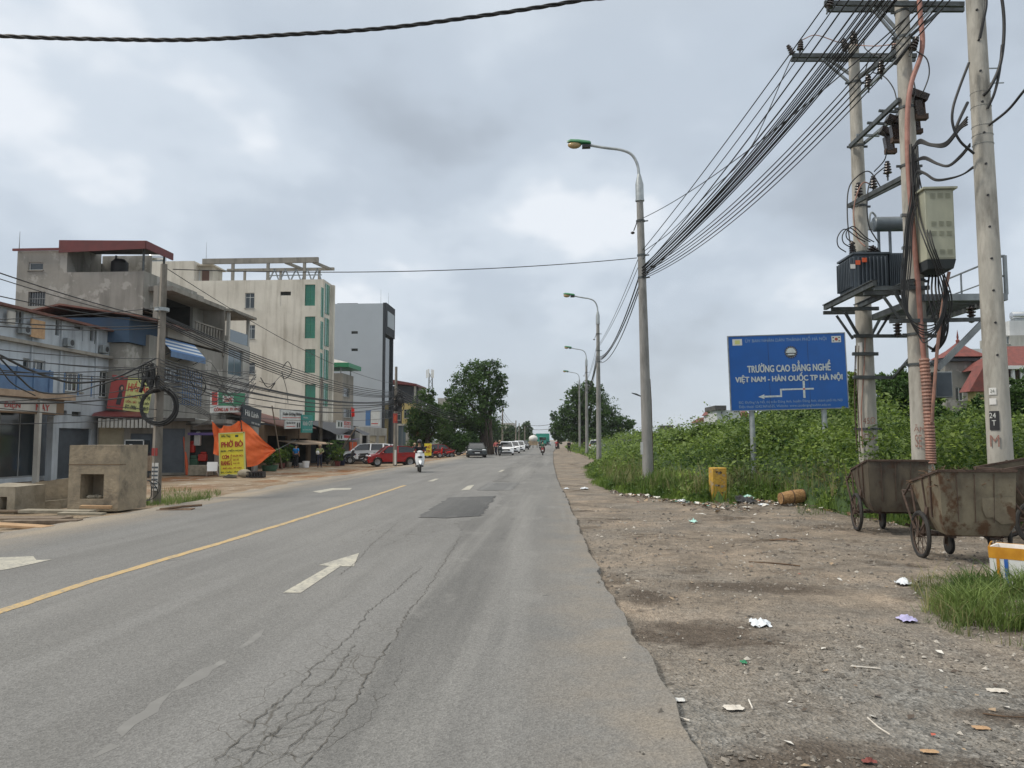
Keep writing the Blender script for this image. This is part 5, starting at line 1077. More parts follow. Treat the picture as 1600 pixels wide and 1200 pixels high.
for p_, c_ in ((.62,(.62,.60,.55,1)),(.86,(.20,.13,.08,1)),(.95,(.45,.10,.06,1)),(.97,(.12,.35,.30,1))): e = rr_.color_ramp.elements.new(p_); e.color = c_
v, f = np.concatenate([v, LTE[0]]), np.concatenate([f, LTE[1]+len(v)]); tag(np_mesh('litter', v, f, 'litter_mix', False), 'scattered paper, leaves and plastic crumbs over the dirt verge', 'litter', kind='stuff')
# ------------------------------------------------------------------ buildings on the left
EX, EY, EZ = Vector((1,0,0)), Vector((0,1,0)), Vector((0,0,1))
class Face:
    """a wall plane of a building: a along U, b up; IN points into the building"""
    def __init__(s, O, U, IN, w, h): s.O = Vector(O); s.U = Vector(U).normalized(); s.V = EZ; s.IN = Vector(IN).normalized(); s.w = w; s.h = h
    def hit(s, u, v):
        d = ray(u, v); k = (s.O-CAM).dot(s.IN)/d.dot(s.IN); p = CAM+d*k-s.O; return p.dot(s.U), p.z
    def px(s, u0, v0, u1, v1, kind, *e):
        a0, z1 = s.hit(u0, v0); a1, z0 = s.hit(u1, v1)
        if a0 > a1: a0, a1 = a1, a0
        return (a0, a1, min(z0, z1)-s.O.z, max(z0, z1)-s.O.z, kind)+e
    def P(s, a, b, c=0): return s.O+s.U*a+s.V*b+s.IN*c
def holed(mb, F, holes, d):
    As = sorted({0, F.w} | {max(0, min(F.w, x)) for h in holes for x in h[:2]}); Bs = sorted({0, F.h} | {max(0, min(F.h, x)) for h in holes for x in h[2:4]})
    for a0, a1 in zip(As[:-1], As[1:]):
        for b0, b1 in zip(Bs[:-1], Bs[1:]):
            ca, cb = (a0+a1)/2, (b0+b1)/2
            if any(h[0] < ca < h[1] and h[2] < cb < h[3] for h in holes) or a1-a0 < 1e-5 or b1-b0 < 1e-5: continue
            mb.poly([F.P(a0,b0), F.P(a1,b0), F.P(a1,b1), F.P(a0,b1)])
    for h in holes:
        a0, a1, b0, b1 = h[:4]
        for p, q in (((a0,b0),(a1,b0)),((a1,b0),(a1,b1)),((a1,b1),(a0,b1)),((a0,b1),(a0,b0))): mb.poly([F.P(*p), F.P(*q), F.P(q[0],q[1],d), F.P(p[0],p[1],d)])
def window(root, F, h, d):
    a0, a1, b0, b1, kind = h[:5]; opt = h[5] if len(h) > 5 else None; w, ht = a1-a0, b1-b0
    def bar(mb, x0, x1, y0, y1, c0, c1): mb.obox(F.O, F.U, F.V, F.IN, x0, x1, y0, y1, c0, c1)
    if kind in ('w', 'green', 'blue'):
        fm = {'w': 'frame_white', 'green': 'wall_cream', 'blue': 'frame_grey'}[kind]; gm = {'w': 'glass_dark', 'green': 'glass_green', 'blue': 'glass_blue'}[kind]
        t = .05 if kind != 'green' else .025; n = opt or 2; mb = MB()
        bar(mb, a0, a0+t, b0, b1, d*.5, d*.5+.05); bar(mb, a1-t, a1, b0, b1, d*.5, d*.5+.05); bar(mb, a0+t, a1-t, b0, b0+t, d*.5, d*.5+.05); bar(mb, a0+t, a1-t, b1-t, b1, d*.5, d*.5+.05)
        for k in range(1, n): x = a0+w*k/n; bar(mb, x-t/2, x+t/2, b0+t, b1-t, d*.5+.004, d*.5+.046)
        if kind == 'w' and ht > 1.2: bar(mb, a0+t, a1-t, b0+ht*.72-t/2, b0+ht*.72+t/2, d*.5+.008, d*.5+.042)
        if kind == 'green':
            for q in (.33, .66): bar(mb, a0+t, a1-t, b0+ht*q-.015, b0+ht*q+.015, d*.5+.01, d*.5+.04)
        fr = mb.build('window', fm if kind != 'green' else 'sign_green', root, True)
        mb = MB(); bar(mb, a0+t, a1-t, b0+t, b1-t, d*.5+.02, d*.5+.03); mb.build('pane', gm, fr, True)
        if kind == 'w': mb = MB(); bar(mb, a0-.06, a1+.06, b0-.06, b0-.005, -.07, .05); mb.build('sill', 'wall_concrete', fr, True)
    elif kind == 'grille':
        mb = MB(); bar(mb, a0, a1, b0, b1, d*.7, d*.7+.02); fr = mb.build('window', 'glass_dark', root, True); mb = MB()
        for k in range(7): x = a0+w*(k+.5)/7; bar(mb, x-.012, x+.012, b0, b1, d*.3, d*.3+.02)
        bar(mb, a0, a1, b0+ht*.5, b0+ht*.5+.03, d*.3-.01, d*.3+.03); mb.build('grille', 'frame_grey', fr, True)
    elif kind in ('shut', 'shuttan', 'shutblue'):
        mb = MB(); n = int(ht/.09)
        for k in range(n): bar(mb, a0, a1, b0+k*ht/n, b0+(k+.86)*ht/n, d*.8-.012, d*.8+.02)
        bar(mb, a0, a1, b0, b1, d*.8, d*.8+.05); mb.build('roller_shutter', 'shutter_tan' if kind == 'shuttan' else 'shutter_grey', root, True)
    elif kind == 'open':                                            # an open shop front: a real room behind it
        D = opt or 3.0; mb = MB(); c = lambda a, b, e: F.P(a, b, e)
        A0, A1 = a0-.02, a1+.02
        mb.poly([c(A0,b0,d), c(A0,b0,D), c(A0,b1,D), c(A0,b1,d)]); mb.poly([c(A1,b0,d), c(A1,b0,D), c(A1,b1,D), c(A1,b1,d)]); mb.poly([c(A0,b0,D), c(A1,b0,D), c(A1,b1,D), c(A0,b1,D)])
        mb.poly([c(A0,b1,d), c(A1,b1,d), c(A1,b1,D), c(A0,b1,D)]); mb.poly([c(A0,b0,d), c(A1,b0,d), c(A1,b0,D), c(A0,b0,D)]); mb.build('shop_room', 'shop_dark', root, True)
        rr = random.Random(int(a0*100)+int(b1*10)); mb = MB()
        for k in range(4): z = b0+.4+k*.5; bar(mb, a0+.1, a1-.1, z, z+.03, D-.5, D-.05)
        sh = mb.build('shelf', 'wood_old', root, True)
        for k in range(14):
            z = b0+.43+rr.randrange(4)*.5
            if z > b1-.4: continue
            x = rr.uniform(a0+.1, a1-.35); mb = MB(); bar(mb, x, x+rr.uniform(.12,.35), z, z+rr.uniform(.12,.38), D-.48, D-.15); mb.build('goods', rr.choice(['sign_red','cardboard','sign_teal','frame_white','cloth_navy','sign_lime']), sh, True)
    elif kind == 'glassdoor':
        mb = MB(); t = .05; n = opt or 3
        for k in range(n+1): x = a0+w*k/n; bar(mb, max(a0, x-t/2), min(a1, x+t/2), b0, b1, d*.5, d*.5+.05)
        bar(mb, a0, a1, b1-t, b1, d*.5+.003, d*.5+.047); bar(mb, a0, a1, b0+.0, b0+.07, d*.5+.003, d*.5+.047); fr = mb.build('shop_window', 'frame_grey', root, True)
        mb = MB(); bar(mb, a0, a1, b0+.05, b1-.05, d*.5+.02, d*.5+.03); mb.build('pane', 'glass_dark', fr, True)
    elif kind == 'vent':
        mb = MB(); bar(mb, a0, a1, b0, b1, d*.7, d*.7+.02); fr = mb.build('vent', 'shop_dark', root, True)
    elif kind == 'door':
        mb = MB(); bar(mb, a0, a1, b0, b1, d*.6, d*.6+.04); fr = mb.build('door', opt or 'frame_brown', root, True); mb = MB(); bar(mb, a0+w*.12, a0+w*.16, b0+ht*.45, b0+ht*.52, d*.6-.04, d*.6); mb.build('handle', 'galv', fr, True)
    elif kind == 'bricked':
        mb = MB(); bar(mb, a0, a1, b0, b0+ht*.74, .03, .05); mb.build('filled_opening', opt or 'wall_cream', root, True); mb = MB(); bar(mb, a0, a1, b0+ht*.74, b1, d*.8, d*.8+.02); mb.build('vent', 'shop_dark', root, True)
def building(name, label, X0, X1, Y0, Y1, z0, z1, m, fx=(), fy=(), d=.2, parapet=.0, cat='building', roofm=None, group=None):
    """X1 is the street front (+X), Y0 the side towards the viewer; fx/fy: lists of pixel boxes or (a0,a1,b0,b1,kind)"""
    root = thing(name, label, cat, ((X0+X1)/2, (Y0+Y1)/2, z0), 0, group)
    FX = Face((X1, Y0, z0), EY, -EX, Y1-Y0, z1-z0); FY = Face((X0, Y0, z0), EX, EY, X1-X0, z1-z0)
    hx = [FX.px(*q[1:]) if q[0] == 'px' else q for q in fx]; hy = [FY.px(*q[1:]) if q[0] == 'px' else q for q in fy]
    def fix(F, hs):
        o = []
        for h in hs:
            a0, a1, b0, b1 = max(.03, h[0]), min(F.w-.03, h[1]), max(.01, h[2]), min(F.h-.03, h[3])
            if a1-a0 > .08 and b1-b0 > .08: o.append((a0, a1, b0, b1)+tuple(h[4:]))
        return o
    hx, hy = fix(FX, hx), fix(FY, hy); mb = MB(); holed(mb, FX, hx, d); holed(mb, FY, hy, d)
    mb.poly([(X0,Y0,z0),(X0,Y1,z0),(X0,Y1,z1),(X0,Y0,z1)]); mb.poly([(X0,Y1,z0),(X1,Y1,z0),(X1,Y1,z1),(X0,Y1,z1)])
    if parapet:
        zr = z1-parapet; t = .12
        mb.poly([(X0+t,Y0+t,zr),(X1-t,Y0+t,zr),(X1-t,Y1-t,zr),(X0+t,Y1-t,zr)])
        for a, b in (((X0,Y0),(X1,Y0)),((X1,Y0),(X1,Y1)),((X1,Y1),(X0,Y1)),((X0,Y1),(X0,Y0))):
            cx, cy = (X0+X1)/2, (Y0+Y1)/2; f = lambda p: (p[0]+(t if p[0] < cx else -t), p[1]+(t if p[1] < cy else -t)); a2, b2 = f(a), f(b)
            mb.poly([(*a,z1),(*b,z1),(*b2,z1),(*a2,z1)]); mb.poly([(*a2,zr),(*b2,zr),(*b2,z1),(*a2,z1)])
    else: mb.poly([(X0,Y0,z1),(X1,Y0,z1),(X1,Y1,z1),(X0,Y1,z1)])
    mb.build('wall', m, root, True, sharp=20)
    for F, hs in ((FX, hx), (FY, hy)):
        for h in hs: window(root, F, h, d)
    return root, FX, FY
def slab(root, name, m, x0, x1, y0, y1, z0, z1): mb = MB(); mb.box(x0, x1, y0, y1, z0, z1); return mb.build(name, m, root, True)
def shopsign(label, C4, m, texts, t=.12, name='shop_sign', group=None, frame=None, cat='sign'):
    """C4: lower left, lower right, upper right, upper left of the face, as points of the place"""
    a, b, c, d_ = [Vector(p) for p in C4]; U = (b-a); Vv = (d_-a); Wd, Hh = (b-a).length, ((d_-a).length+(c-b).length)/2
    ct = (a+b+c+d_)/4; S = framed(name, label, cat, ct, U, Vv, group); w, h = Wd/2, Hh/2
    mb = MB(); mb.box(-w, w, -h, h, -t, 0); mb.build('panel', m, S)
    if frame: mb = MB(); f = .05; mb.box(-w-.01, w+.01, h-f, h+.012, -t-.01, .02); mb.box(-w-.01, w+.01, -h-.012, -h+f, -t-.01, .02); mb.box(-w-.012, -w+f, -h, h, -t-.01, .02); mb.box(w-f, w+.012, -h, h, -t-.01, .02); mb.build('frame', frame, S)
    for T in texts:
        if T[0] == 'box': _, x0, x1, y0, y1, mm, nm = T; mb = MB(); mb.box((x0-.5)*Wd, (x1-.5)*Wd, (.5-y1)*Hh, (.5-y0)*Hh, .0005, .006+.002*(len(nm) % 3)); mb.build(nm, mm, S)
        else: s, x0, x1, y0, y1, mm = T[:6]; text(s, S, ((x0+x1)/2-.5)*Wd, (.5-(y0+y1)/2)*Hh, (x1-x0)*Wd, (y1-y0)*Hh, mm, .014, T[6] if len(T) > 6 else .03)
    return S
def sX(u0, v0, u1, v1, X):      # sign quad lying in a plane X = const (facing the street); u0 left end, u1 right end
    a, b = onX(u0, v1, X), onX(u1, v1, X); h = onX((u0+u1)/2, v0, X).z; l = onX((u0+u1)/2, v1, X).z; return [(X, a.y, l), (X, b.y, l), (X, b.y, h), (X, a.y, h)]
def sY(u0, v0, u1, v1, Y):      # facing the viewer's way of the road
    a, b = onY(u0, v1, Y), onY(u1, v0, Y); return [(a.x, Y, a.z), (b.x, Y, a.z), (b.x, Y, b.z), (a.x, Y, b.z)]
XF = -24.6; GZL = -.23
def Yat(u, X): return onX(u, 687, X).y

# 1 white two storey shophouse, far left
ya, yb = Yat(-60, XF), Yat(192, XF); zt = onX(160, 516, XF).z
B1, f1x, f1y = building('shophouse', 'long white two storey shophouse at the left edge, blue rail over its awning', -34, XF, ya, yb, GZL, zt, 'wall_white',
  [('px',24,489,29,512,'vent'),('px',30,490,36,517,'vent'),('px',87,506,92,532,'vent'),('px',94,508,99,530,'vent'),('px',141,518,146,540,'vent'),('px',148,520,152,545,'vent'),('px',116,512,129,540,'bricked','wall_white'),
   ('px',36,567,70,592,'w',3),('px',102,588,128,620,'w',4),('px',156,586,174,628,'w',3),
   ('px',-30,648,60,752,'glassdoor',3),('px',64,650,82,750,'door','shutter_grey'),('px',92,676,140,752,'shut'),('px',90,648,104,656,'vent'),('px',112,650,126,658,'vent')])
slab(B1, 'ledge', 'wall_concrete', XF-.1, XF+.28, ya, yb+.05, onX(100,546,XF).z-.1, onX(100,546,XF).z+.06)
mb = MB(); mb.prism([(XF+.35,ya,zt-.02),(XF+.35,ya,zt+.1),(-34.2,ya,zt+.7),(-34.2,ya,zt+.58)], (0,yb-ya-.6,0)); mb.build('roof', 'roof_rust', B1, True)
mb = MB()
for u in (42, 88, 144, 188): y = Yat(u, XF); mb.box(XF, XF+.09, y-.06, y+.06, 3.9, zt-.02)
mb.build('pilaster', 'wall_white', B1, True)
aw = thing('awning', 'brown edged concrete canopy over the leftmost shop', 'awning', (XF, ya, 3.6)); z = onX(60,624,XF).z
mb = MB(); mb.box(XF+.005, XF+1.5, ya, Yat(116,XF+1.5), z-.05, z+.22); mb.build('slab', 'awning_tan', aw, True); mb = MB(); mb.box(XF+.9, XF+1.3, ya, Yat(98,XF+1.3), z-.75, z-.05); mb.build('fascia', 'wall_brown', aw, True)
shopsign('dark red letter sign under the leftmost canopy, partly worn away', [(XF+1.32, ya+.2, z-.68),(XF+1.32, Yat(86,XF+1.32), z-.68),(XF+1.32, Yat(86,XF+1.32), z-.12),(XF+1.32, ya+.2, z-.12)], 'wall_pale', [('ĐIỆN', .10,.36,.2,.85,'sign_maroon'),('MÁY', .62,.86,.2,.85,'sign_maroon')], .015)
rl = thing('balcony_rail', 'faded blue sheet rail standing on the leftmost canopy', 'railing', (XF+1.4, ya, z+.22)); mb = MB(); mb.box(XF+1.38, XF+1.44, ya, Yat(78,XF+1.4), z+.24, z+1.22); mb.build('sheet', 'blue_rail', rl, True)
for k in range(7): y = ya+k*1.05; mb = MB(); mb.box(XF+1.445, XF+1.49, y, y+.05, z+.22, z+1.26); mb.build('rail_post', 'blue_rail', rl, True)
mb = MB()
for u in (50,): mb.box(XF+1.2, XF+1.42, Yat(56,XF+1.3), Yat(60,XF+1.3), GZL, z-.05)
mb.build('column', 'wall_pale', aw, True)
mb = MB(); y = Yat(88, XF+.8); mb.box(XF+.3, XF+.62, y, y+.36, GZL, z-.78); mb.build('column', 'wall_white', aw, True)
# boards hanging on the white facade
for u0, v0, u1, v1, m, lab in ((48,500,70,528,'cardboard','brown board propped on the white shophouse ledge'),(12,486,24,507,'wall_pale','pale drying rack above the white shophouse ledge')):
    q = sX(u0, v0, u1, v1, XF+.25); shopsign(lab, q, m, [], .06, 'board', cat='board')
for u, v, s in ((108,542,0),(163,552,1),(38,522,2)):
    p = onX(u, v, XF+.25); A = thing('air_conditioner', ['air conditioner unit mid ledge of the white shophouse', 'air conditioner unit at the right of the white shophouse ledge', 'air conditioner unit at the left of the white shophouse ledge'][s], 'air conditioner', (p.x, p.y, p.z), 0, 'air conditioners on the white shophouse')
    mb = MB(); mb.box(-.12,.12,-.3,.3,0,.42); mb.build('case', 'steel_grey', A, bevel=.02); mb = MB(); mb.lathe([(0,.125),(.15,.125),(.15,.12)], (0,.06,.21), (1,0,0), 16); mb.build('fan_grille', 'black_paint', A)
# 2 tall grey concrete house
yc, yd = 43.6, Yat(312, XF); zt2 = onY(110, 397, yc).z; ztw = onY(150, 447, yc).z
x0 = onY(25, 450, yc).x; xi = onY(104, 430, yc).x
B2, f2x, f2y = building('concrete_house', 'tall bare grey cement house with red sheet roof on top', x0, XF, yc, yd, GZL, onY(150,427,yc).z, 'wall_grey',
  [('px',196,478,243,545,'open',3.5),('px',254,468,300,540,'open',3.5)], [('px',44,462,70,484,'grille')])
# its top storey: closed at the left, open terrace at the right under the red roof
zf = onY(150,427,yc).z; zl = onY(60,392,yc).z
mb = MB(); F = Face((x0, yc, zf-.001), EX, EY, xi-x0, zl-zf); hs = [(F.px(45,407,67,419,'w',1)[0], F.px(45,407,67,419,'w',1)[1], .25, .72, 'w', 1)]; holed(mb, F, hs, .2)
mb.poly([(x0,yc,zf),(x0,yc+7,zf),(x0,yc+7,zl),(x0,yc,zl)]); mb.poly([(xi,yc,zf),(xi,yc+3.4,zf),(xi,yc+3.4,zl+.6),(xi,yc,zl+.6)]); mb.poly([(x0,yc,zl),(xi,yc,zl),(xi,yc+7,zl),(x0,yc+7,zl)]); mb.poly([(x0,yc+7,zf),(xi,yc+7,zf),(xi,yc+7,zl),(x0,yc+7,zl)])
mb.build('attic_wall', 'wall_grey', B2, True); mb = MB(); mb.box(XF-.18, XF, yc, yd-1, zf+.001, zf+.12); mb.box(xi, XF-.18, yc, yc+.15, zf+.001, zf+.08); mb.build('parapet', 'wall_grey', B2, True); mb = MB(); mb.box(xi, xi+3.2, yc+3.5, yc+3.7, zf, zl+.5); mb.build('rear_wall', 'wall_grey', B2, True); window(B2, F, hs[0], .2)
for u in (107, 119): q = onY(u, 420, yc+3.48); mb = MB(); mb.box(q.x, q.x+.35, yc+3.44, yc+3.5, zf, zf+1.6); mb.build('attic_door', 'frame_brown', B2, True)
mb = MB()
ye = Yat(254, XF); zr = onY(104, 377, yc).z
for x, y in ((XF-.14, yc+.05), (XF-.14, ye-.4), (xi+1.5, ye-.4)): mb = MB(); mb.box(x, x+.09, y, y+.1, zf+.01, zr-.3); mb.build('roof_post', 'steel_dark', B2, True)
mb = MB(); mb.add([(xi-.3,yc-.3,zr),(XF+.25,yc-.3,zr-.12),(XF+.25,ye,zr-.12),(xi-.3,ye,zr)], [(0,1,2,3)]); mb.v += [(x,y,z-.1) for x,y,z in mb.v[:4]]; mb.f += [(7,6,5,4),(0,4,5,1),(1,5,6,2),(2,6,7,3),(3,7,4,0)]; mb.m += [0]*5; mb.build('roof', 'roof_dark', B2, True)
mb = MB(); mb.prism([(xi-.3,yc-.32,zr-.02),(XF+.25,yc-.32,zr-.14),(XF+.25,yc-.32,zr-.62),(xi-.3,yc-.32,zr-.78)], (0,-.06,0)); mb.build('front_fascia', 'roof_red', B2, True)
mb = MB(); mb.prism([(XF+.26,yc-.36,zr-.14),(XF+.26,ye,zr-.14),(XF+.26,ye,zr-.58),(XF+.26,yc-.36,zr-.62)], (.06,0,0)); mb.build('side_fascia', 'roof_red', B2, True)
mb = MB(); mb.box(x0-.2, xi-.31, yc-.2, yc-.1, zl-.02, zl+.12); mb.build('coping', 'roof_red', B2, True)
# projecting floor slabs with a column, open storey at the front right
zs1 = onX(250, 447, XF+1.3).z; mb = MB(); mb.box(XF+.002, XF+1.5, yc+.6, yd+.2, zs1-.05, zs1+.22); mb.box(XF+.002, XF+1.5, yc+.2, yd+.2, zs1-2.9, zs1-2.2); mb.build('balcony_slab', 'wall_concrete', B2, True)
mb = MB(); y = Yat(236, XF+1.3); mb.box(XF+1.15, XF+1.4, y, y+.28, zs1-2.2, zs1-.05); mb.build('balcony_column', 'wall_concrete', B2, True); mb = MB(); mb.box(XF, XF+1.5, yd, yd+.18, zs1-3.2, zs1-.05); mb.build('side_wall', 'wall_concrete', B2, True)
mb = MB()
for k in range(9): y = yc+4+k*.42; mb.lathe([(.04,0),(.07,.15),(.05,.35),(.07,.6),(.05,.75)], (XF+1.35, y, zs1-2.2), n=8)
mb.box(XF+1.28, XF+1.42, yc+3.8, yd, zs1-1.46, zs1-1.38); mb.build('balustrade', 'wall_concrete', B2, True)
p = onY(150, 425, yc+1.5); WT = thing('water_tank', 'dark round water tank under the red roof', 'tank', (p.x+1.2, yc+2.0, zf+.35)); mb = MB(); mb.lathe([(0,0),(.45,0),(.5,.1),(.5,.75),(.3,.95),(0,1)], n=18); mb.build('barrel', 'black_paint', WT)
p = onX(253, 402, XF-1); 
# rod on roofs
for (u, v, Y, h, lab) in ((30, 390, yc, 1.1, 'thin lightning rod at the left corner of the grey house'), (322, 408, 80, 2.1, 'thin lightning rod on the cream building roof'), (595, 476, 110, 2.3, 'left lightning rod on the tall grey blue building'), (607, 478, 112, 2.0, 'right lightning rod on the tall grey blue building')):
    p = onY(u, v, Y); mb = MB(); mb.tube([p, p+Vector((0,0,h))], [.03,.012], 5); mb.lathe([(0,-.05),(.07,-.05),(.07,0),(.02,.03)], tuple(p), n=8); tag(mb.build('lightning_rod', 'steel_grey'), lab, 'rod')
# 3 blue lean-to upper floor beside the white house
Bb, fbx, _ = building('blue_annex', 'small blue painted upper floor under a rusty curved roof edge', -29.5, -23.4, 40.2, 45.2, onX(190,532,-23.4).z, onX(190,492,-23.4).z, 'wall_blue', [('px',172,512,182,530,'w',2),('px',194,505,204,532,'door','wall_brown')], [(.6,2.0,.2,1.4,'w',2)])
mb = MB(); zb_ = onX(190,492,-23.4).z; mb.prism([(-30.5,39.9,zb_+.1),(-27.2,39.9,zb_+.75),(-22.4,39.9,zb_+.02),(-22.4,39.9,zb_-.07),(-27.2,39.9,zb_+.65),(-30.5,39.9,zb_)], (0,5.8,0)); mb.build('roof', 'roof_rust', Bb, True)
mb = MB(); mb.box(-29.4, -23.6, 40.4, 45.0, 3.2, onX(190,532,-23.4).z-.01); mb.build('base_wall', 'wall_grey', Bb, True)
# 4 narrow house with terrace (pale front, stained side)
X4 = -22.9; y4a, y4b = Yat(352, X4), Yat(387, X4)
zt4 = onX(352, 620, X4).z
B4, f4x, f4y = building('terrace_house', 'narrow pale house with stained side wall and a roofed glass terrace', -31, X4, y4a, y4b, GZL, onX(360,533,X4).z, 'wall_pale', [('px',357,549,379,594,'blue',2)], [])
zt5 = onX(360,533,X4).z; mb = MB(); mb.box(-31, X4-.0, y4a, y4a+.12, zt5+.001, zt5+.35); mb.build('parapet', 'wall_grey', B4, True)
zr4 = onY(350, 486, y4a).z; mb = MB(); mb.box(-31, X4+.35, y4a-.15, y4b+.3, zr4-.02, zr4+.16); mb.build('terrace_roof', 'wall_concrete', B4, True)
for x, y in ((X4-.2, y4a+.13),(X4-.2, y4b-.3),(X4-3.2, y4a+.13),(-29,y4a+.13)): mb = MB(); mb.box(x, x+.2, y, y+.2, zt5, zr4-.02); mb.build('terrace_column', 'wall_pale', B4, True)
mb = MB(); mb.box(X4-.08, X4-.04, y4a+.35, y4b-.35, zt5+.02, zt5+.85); mb.build('glass_balustrade', 'glass_blue', B4, True)
mb = MB(); mb.box(-30.5, X4-2.2, y4a+1.6, y4b-.4, zt5, zr4-.03); mb.build('inner_room', 'wall_brown', B4, True)
mb = MB(); mb.box(-29.8, X4-3, y4a+1.5, y4a+1.58, zt5+.1, zt5+1.9); mb.build('dark_opening', 'glass_dark', B4, True)
# block between: front of grey house lower, with blue striped awning and window
B5, f5x, f5y = building('middle_house', 'lower house front with white barred window under the blue striped awning', -31, -23.2, Yat(228,-23.2), y4a-.02, GZL, onX(300,540,-23.2).z, 'wall_grey', [('px',256,578,281,606,'w',4),('px',262,516,278,545,'open',2.0)], [])
p0 = onX(257, 548, -21.4); aw2 = thing('awning', 'blue and white striped awning projecting from the middle house', 'awning', (-23.1, p0.y, p0.z))
ya2, yb2 = Yat(256,-22.7), Yat(311,-22.7); z2a, z2b = onX(283,531,-22.7).z, onX(283,553,-22.7).z
for k in range(7):
    a = k/7; b = (k+1)/7-.002; mb = MB(); q = lambda t: (-23.18+.75*t, z2a+(z2b-z2a)*t); (xa, za), (xb, zb2) = q(a), q(b); mb.prism([(xa,ya2,za),(xb,ya2,zb2),(xb,ya2,zb2-.03),(xa,ya2,za-.03)], (0,yb2-ya2,0)); mb.build('stripe', 'awning_white' if k % 2 else 'awning_blue', aw2, True)
mb = MB(); mb.box(-22.46,-22.42,ya2,yb2,z2b-.35,z2b-.02); mb.build('valance', 'blue_rail', aw2, True)
mb = MB()
for y in (ya2+.1, (ya2+yb2)/2, yb2-.1): mb.beam((-23.18,y,z2b-.4),(-22.45,y,z2b-.05),.04)
mb.build('bracket', 'steel_dark', aw2, True)
mb = MB(); F5 = Face((-23.18, Yat(255,-23.2), 3.6), EY, -EX, Yat(300,-23.2)-Yat(255,-23.2), 1.2); p = thing('window_cage', 'grey blue iron window cage hung on the middle house front', 'grille', (-23.1, Yat(285,-23.2), 3.4))
za, zb3 = onX(290,632,-22.6).z, onX(290,578,-22.6).z; yA, yB = Yat(283,-22.6), Yat(312,-22.6)
for k in range(9): y = yA+(yB-yA)*k/8; mb.box(-22.62,-22.58,y-.015,y+.015,za,zb3)
for k in range(7): z = za+(zb3-za)*k/6; mb.box(-22.64,-22.6,yA,yB,z-.02,z+.02); mb.box(-23.18,-22.62,yA,yA+.03,z-.02,z+.02)
mb.build('bars', 'blue_rail', p, True)
# 5 cream five storey building
yc5, yd5 = 78.2, Yat(515, XF); zr5 = onY(450, 437, yc5).z; x5 = onY(196, 500, yc5).x
side = [('px',383,461,397,485,'w',2),('px',385,511,398,533,'w',2),('px',386,570,398,588,'w',1),('px',438,459,454,482,'bricked')]
for v0, v1 in ((448,481),(498,532),(549,586),(604,662)): side.append(('px',476.5,v0,492,v1,'green',2))
front = []
B6, f6x, f6y = building('cream_building', 'tall cream building with green glass strips and open roof frame', x5, XF, yc5, yd5, GZL, zr5, 'wall_cream', front, side, .25)
# left taller part of the cream building and its roof frame
xl0, xl1 = onY(262, 420, yc5+.4).x, onY(306, 420, yc5+.4).x; zh = onY(280, 408, yc5).z
mb = MB(); F = Face((x5, yc5, zr5+.001), EX, EY, xl1-x5, zh-zr5); hh = [F.px(273,420,285,439,'w',2)]; holed(mb, F, hh, .2); mb.poly([(xl1,yc5,zr5),(xl1,yc5+5,zr5),(xl1,yc5+5,zh),(xl1,yc5,zh)]); mb.poly([(x5,yc5,zh),(xl1,yc5,zh),(xl1,yc5+5,zh),(x5,yc5+5,zh)]); mb.poly([(x5,yc5+5,zr5),(xl1,yc5+5,zr5),(xl1,yc5+5,zh),(x5,yc5+5,zh)]); mb.build('penthouse_wall', 'wall_cream', B6, True); window(B6, F, hh[0], .2)
for u0, u1, m, nm in ((308,313,'frame_white','roof_window'),(316,327,'frame_brown','roof_door')): q0, q1 = onY(u0,430,yc5+1.2), onY(u1,430,yc5+1.2); mb = MB(); mb.box(q0.x, q1.x, yc5+1.15, yc5+1.2, zr5, zr5+1.35); mb.build(nm, m, B6, True)
q0, q1 = onY(306,430,yc5+1.2), onY(332,430,yc5+1.2); mb = MB(); mb.box(q0.x, q1.x, yc5+1.2, yc5+3.6, zr5, zh-.35); mb.box(q0.x-.1, q1.x+.3, yc5+.6, yc5+4, zh-.35, zh-.2); mb.build('stair_hut', 'wall_cream', B6, True)
zb5 = onY(400, 403, yc5).z; zb6 = onY(400, 411, yc5).z; xe0, xe1 = onY(316, 405, yc5).x, onY(497, 403, yc5).x
mb = MB(); mb.box(xe0, xe1, yc5-.0, yc5+.3, zb6, zb5)
for u in (363, 418, 475): q = onY(u, 420, yc5); mb.box(q.x-.14, q.x+.14, yc5+.02, yc5+.28, zr5, zb6)
mb.build('roof_frame', 'wall_concrete', B6, True)
mb = MB(); mb.box(xe0+1.5, xe1+.9, yd5-.35, yd5-.1, zb6-.25, zb6+.05)
for u in (384, 440, 500): q = onY(u, 420, yd5); mb.box(q.x-.12, q.x+.12, yd5-.33, yd5-.12, zr5, zb6-.25)
for q in (xe1-.6, xe1-3.6): mb.beam((q, yc5+.3, zb6+.1), (q+1.0, yd5-.35, zb6-.1), .22, .28)
mb.build('roof_frame', 'wall_concrete', B6, True)
mb = MB(); yt = (yc5+yd5)/2; xs_ = [onY(u, 420, yt).x for u in (420,429,437,446,454,463,471,480,488,496,503)]
for k, (a, b) in enumerate(zip(xs_[:-1], xs_[1:])): mb.beam((a, yt, zr5+(.1 if k % 2 == 0 else 1.5)), (b, yt, zr5+(1.5 if k % 2 == 0 else .1)), .12)
mb.beam((xs_[0], yt, zr5+.8), (xs_[-1], yt, zr5+.8), .1); mb.build('steel_truss', 'steel_grey', B6, True)
mb = MB(); mb.box(XF+.002, XF+.34, yd5-.5, yd5, GZL, zr5-.1); mb.build('fin', 'wall_cream', B6, True)
